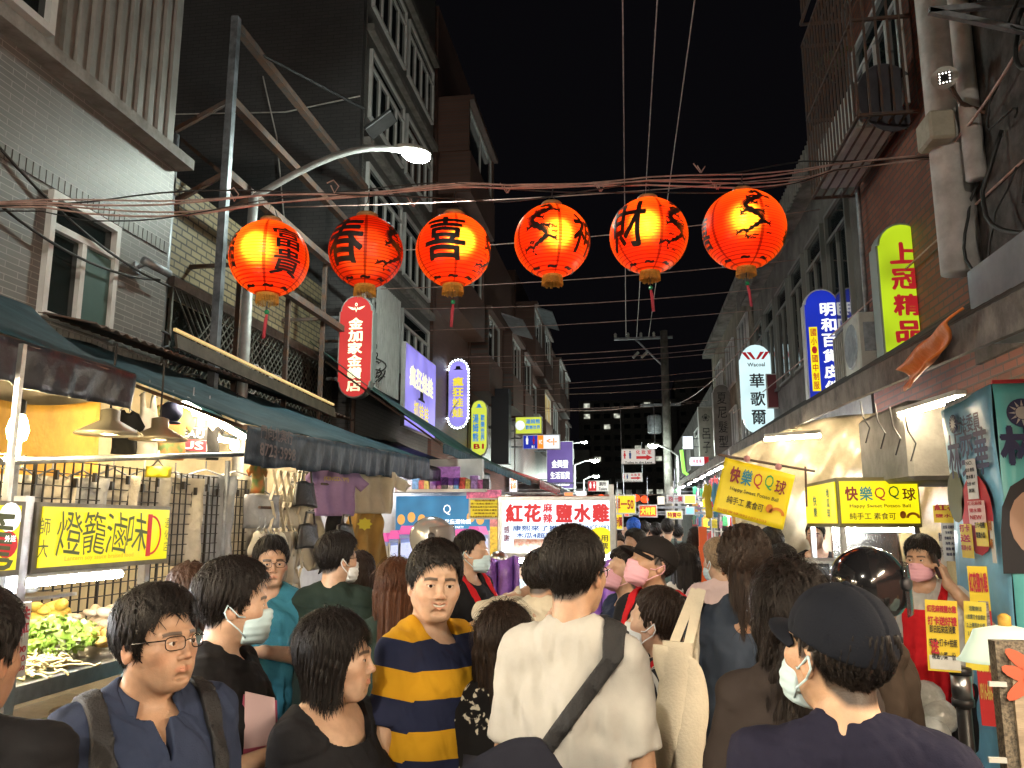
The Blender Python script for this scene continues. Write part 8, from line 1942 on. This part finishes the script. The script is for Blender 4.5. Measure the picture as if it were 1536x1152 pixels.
person(1027, 814, 5.2, 'woman with straight shoulder-length black hair and a white top, back to the viewer', fa=178, hair='long', fem=1, o=dict(hlen=.26, nstr=700), shirt=dict(mat=WHT))
person(1079, 806, 5.0, 'short blond-haired person in a pale pink shirt with a thin black strap', fa=-140, ba=-165, hair='short', hcol=BLONDH, o=dict(near=1, nstr=900), mask=MBL, skin=LIGHTSK, shirt=dict(mat=PINKT), straps=[(.06,.0,-.12,.009,.8,STRAPM,'bag_strap')])
p21 = person(1116, 786, 2.85, 'large man with a long dark ponytail in a slate t-shirt carrying a canvas tote bag', fa=168, ba=172, b=1.05, sh=1.0, hair='pony', hcol=DKBROWN, o=dict(near=1, hlen=.17, nstr=3600), skin=TANSK, shirt=dict(mat=SLATE, e=.016, wr=1.7, sleeve=.8),
       straps=[(-.165,-.2,-.20,.020,1.15,CANV,'tote_strap')], armL=((-.26,-.02,1.05),(-.25,.06,.83),dict(show=1)))
tb = PD(1018, 1062, 2.72); tt = thing('tote_bag', 'cream canvas tote bag with a faint green print hanging at the ponytailed man side', 'tote bag', tb)
rx = frame_of(math.atan2(tb.y, tb.x)-math.pi/2); nrm = rx.cross(ZU)
m = MB(); m.sheet(lambda u, v: tb+rx*((u-.5)*(.06+.05*math.sin(v*2.6)))+ZU*(.185-.37*v+.02*math.sin(u*3.1)*(1-v))+nrm*(.03*math.sin(u*math.pi)*(.3+v)+.006*math.sin(u*14+v*6)), 16, 20, .05); m.build('body', CANV, tt, smooth=True)
m = MB(); hs_ = PD(1043, 884, 2.80); m.bar(tb+rx*-.02+ZU*.17, hs_, .03, .006, nrm); m.bar(tb+rx*.03+ZU*.17, hs_+rx*.02, .03, .006, nrm); m.build('handle', CANV, tt)
m = MB(); m.prism([(-.04,0),(-.01,.025),(.03,.02),(.035,-.01),(0,-.025)], tb+nrm*.055-ZU*.04, rx, ZU, .002); m.build('print', mat('faded_green', (.25,.27,.17), .8), tt)
person(1157, 789, 6.4, 'head with black hair farther back, just right of the ponytailed man', fa=185, hair='short', shirt=dict(mat=BLK))
person(1172, 815, 4.7, 'dark-haired head behind the curly-haired woman, near the stall glass case', fa=178, hair='short', o=dict(near=1, nstr=700), shirt=dict(mat=GRYT))
person(1187, 847, 2.2, 'woman with long wavy black hair in a dark brown t-shirt, arm at her side', fa=-165, ba=178, hair='wavy', fem=1, hcol=(.018,.013,.011), o=dict(near=1, hlen=.40, nstr=5200, curl=1.0), skin=LIGHTSK, shirt=dict(mat=BRNT, e=.014), armL=((-.215,-.04,1.02),(-.19,.10,.84),{}))
person(1256, 868, 1.62, 'masked man in a plain black cap and navy shirt, closest to the camera', fa=-136, ba=-172, hp=10, hair='fade', b=1.0, hs=.98, o=dict(near=1, nstr=2600, fat=.003, hres=.0035), skin=(.52,.32,.20), mask=MBL, wear={'cap':CT('cap_dark_navy', (.010,.012,.018))}, shirt=dict(mat=CT('shirt_deep_navy', (.016,.016,.032)), neck='high', e=.014))
person(1300, 822, 3.25, 'rider in a glossy black helmet and dark brown jacket behind the capped man', fa=145, ba=110, hair='none', b=.8, sh=.85, wear={'helmet':(mat('helmet_black', (.012,.012,.014), .15, .2, coat=.8), mat('visor_tint', (.03,.025,.03), .05, .0, alpha=.6, spec=1))}, shirt=dict(mat=CT('jacket_brown', (.045,.032,.024)), sleeve=1.9, e=.016, sw=1.25))
p26 = person(1381, 801, 5.15, 'masked vendor in a red apron and black shorts holding a phone to his ear', fa=-22, ba=-12, hair='short', o=dict(F, nstr=1200, fringe=.006, gaze=(-8,0)), mask=MPK, skin=MIDSK, apron=RED_AP, shirt=dict(mat=WHT), pants=dict(len=.56, mat=CT('shorts_black', (.014,.014,.016)), e=.03),
       armL=((-.30,.06,1.20),(-.135,.10,1.43),dict(show=1, fwd=(.25,-.1,1), palm=(.9,-.2,0), curl=.9)), armR=((.21,.0,1.03),(.16,.10,.82),{}))
hp_ = hand_at(p26, -1, (.03,.0,.02)); m = MB(); m.box(hp_, (.012,.07,.14), Matrix.Rotation(R(-15),3,'Y')); tag(m.build('phone', BLACKP, None, bevel=.004), 'dark phone pressed to the ear of the vendor in red', 'phone')
person(1222, 781, 8.05, 'tattooed man in a black sleeveless top behind the sweet potato stall', fa=-10, hair='fade', o=dict(F), skin=MIDSK, shirt=dict(mat=BLK, sleeve=0, neck='tank'))
# the crowd further down the street ------------------------------------------
far = [(1001,777,11.0,180,'man in a grey-green t-shirt with a black crossbody bag walking away',GRYT,'short',BLACKH),
 (984,783,11.8,185,'person in a black t-shirt walking beside the grey-green shirt',BLK,'short',BLACKH),
 (1016,786,12.4,175,'person in navy just right of the grey-green shirt',NAVY,'short',BLACKH),
 (950,776,10.4,170,'person with a bright blue cap and light blue shirt in the crowd',CT('tee_sky', (.35,.50,.65)),'short',(.02,.10,.5)),
 (966,781,12.8,180,'person in a grey-blue shirt between the blue cap and the black t-shirt',CT('tee_greyblue', (.2,.26,.3)),'short',BLACKH),
 (953,792,7.3,-50,'person with glasses in a red top left of the black-capped vendor',CT('tee_red', (.4,.03,.04)),'short',BLACKH),
 (926,800,8.6,10,'person coming towards the viewer beside the chicken stall post',BEIGE,'short',DKBROWN),
 (1043,790,9.0,180,'person in white between the blond head and the racks',WHT,'long',DKBROWN),
 (938,784,14,0,'small figure in teal coming up the street',TEALT,'long',BLACKH),
 (973,786,15.5,180,'small figure in black in the middle of the far crowd',BLK,'short',BLACKH),
 (992,785,17,180,'small figure in white deep in the crowd',WHT,'short',BLACKH),
 (960,786,19,0,'tiny figure in pink facing the viewer far back',PINKT,'long',BLACKH),
 (1008,787,20,180,'tiny figure in beige far back on the right',BEIGE,'short',BLACKH),
 (945,787,23,0,'tiny figure in navy far back on the left',NAVY,'short',BLACKH),
 (980,787,26,180,'tiny figure in grey-green near the end of the crowd',GRYT,'short',BLACKH),
 (968,788,30,0,'farthest tiny figure in black under the small lanterns',BLK,'long',BLACKH)]
for px, tp_, D, fa, lab, sm_, hr_, hc_ in far:
    q = person(px, tp_, D, lab, fa=fa, hair=hr_, hcol=hc_, fem=1 if hr_ == 'long' else 0, res=.012 if D < 13 else .017, o=dict(hres=.008 if D < 13 else .014, hairres=.008 if D < 13 else .014, hlen=.22), shirt=dict(mat=sm_), straps=[(.1,.0,-.15,.02,.9,STRAPM,'bag_strap')] if px == 1001 else None)
# things carried
fp = PD(384, 1120, 2.45); fd_ = thing('folder', 'pink and white folders carried in front of the bob-haired woman', 'folder', fp)
rx = frame_of(R(20)); m = MB(); m.prism([(-.05,-.16),(.07,-.14),(.05,.12),(-.04,.14)], fp, rx, ZU, .012); m.build('folder_cover', mat('folder_pink', (.55,.10,.20), .4), fd_)
m = MB(); m.prism([(-.03,.0),(.055,.01),(.045,.13),(-.035,.15)], fp+rx.cross(ZU)*.016, rx, ZU, .004); m.build('paper_sheet', mat('paper_pinkish', (.62,.45,.48), .6), fd_)
bpy.context.view_layer.update()
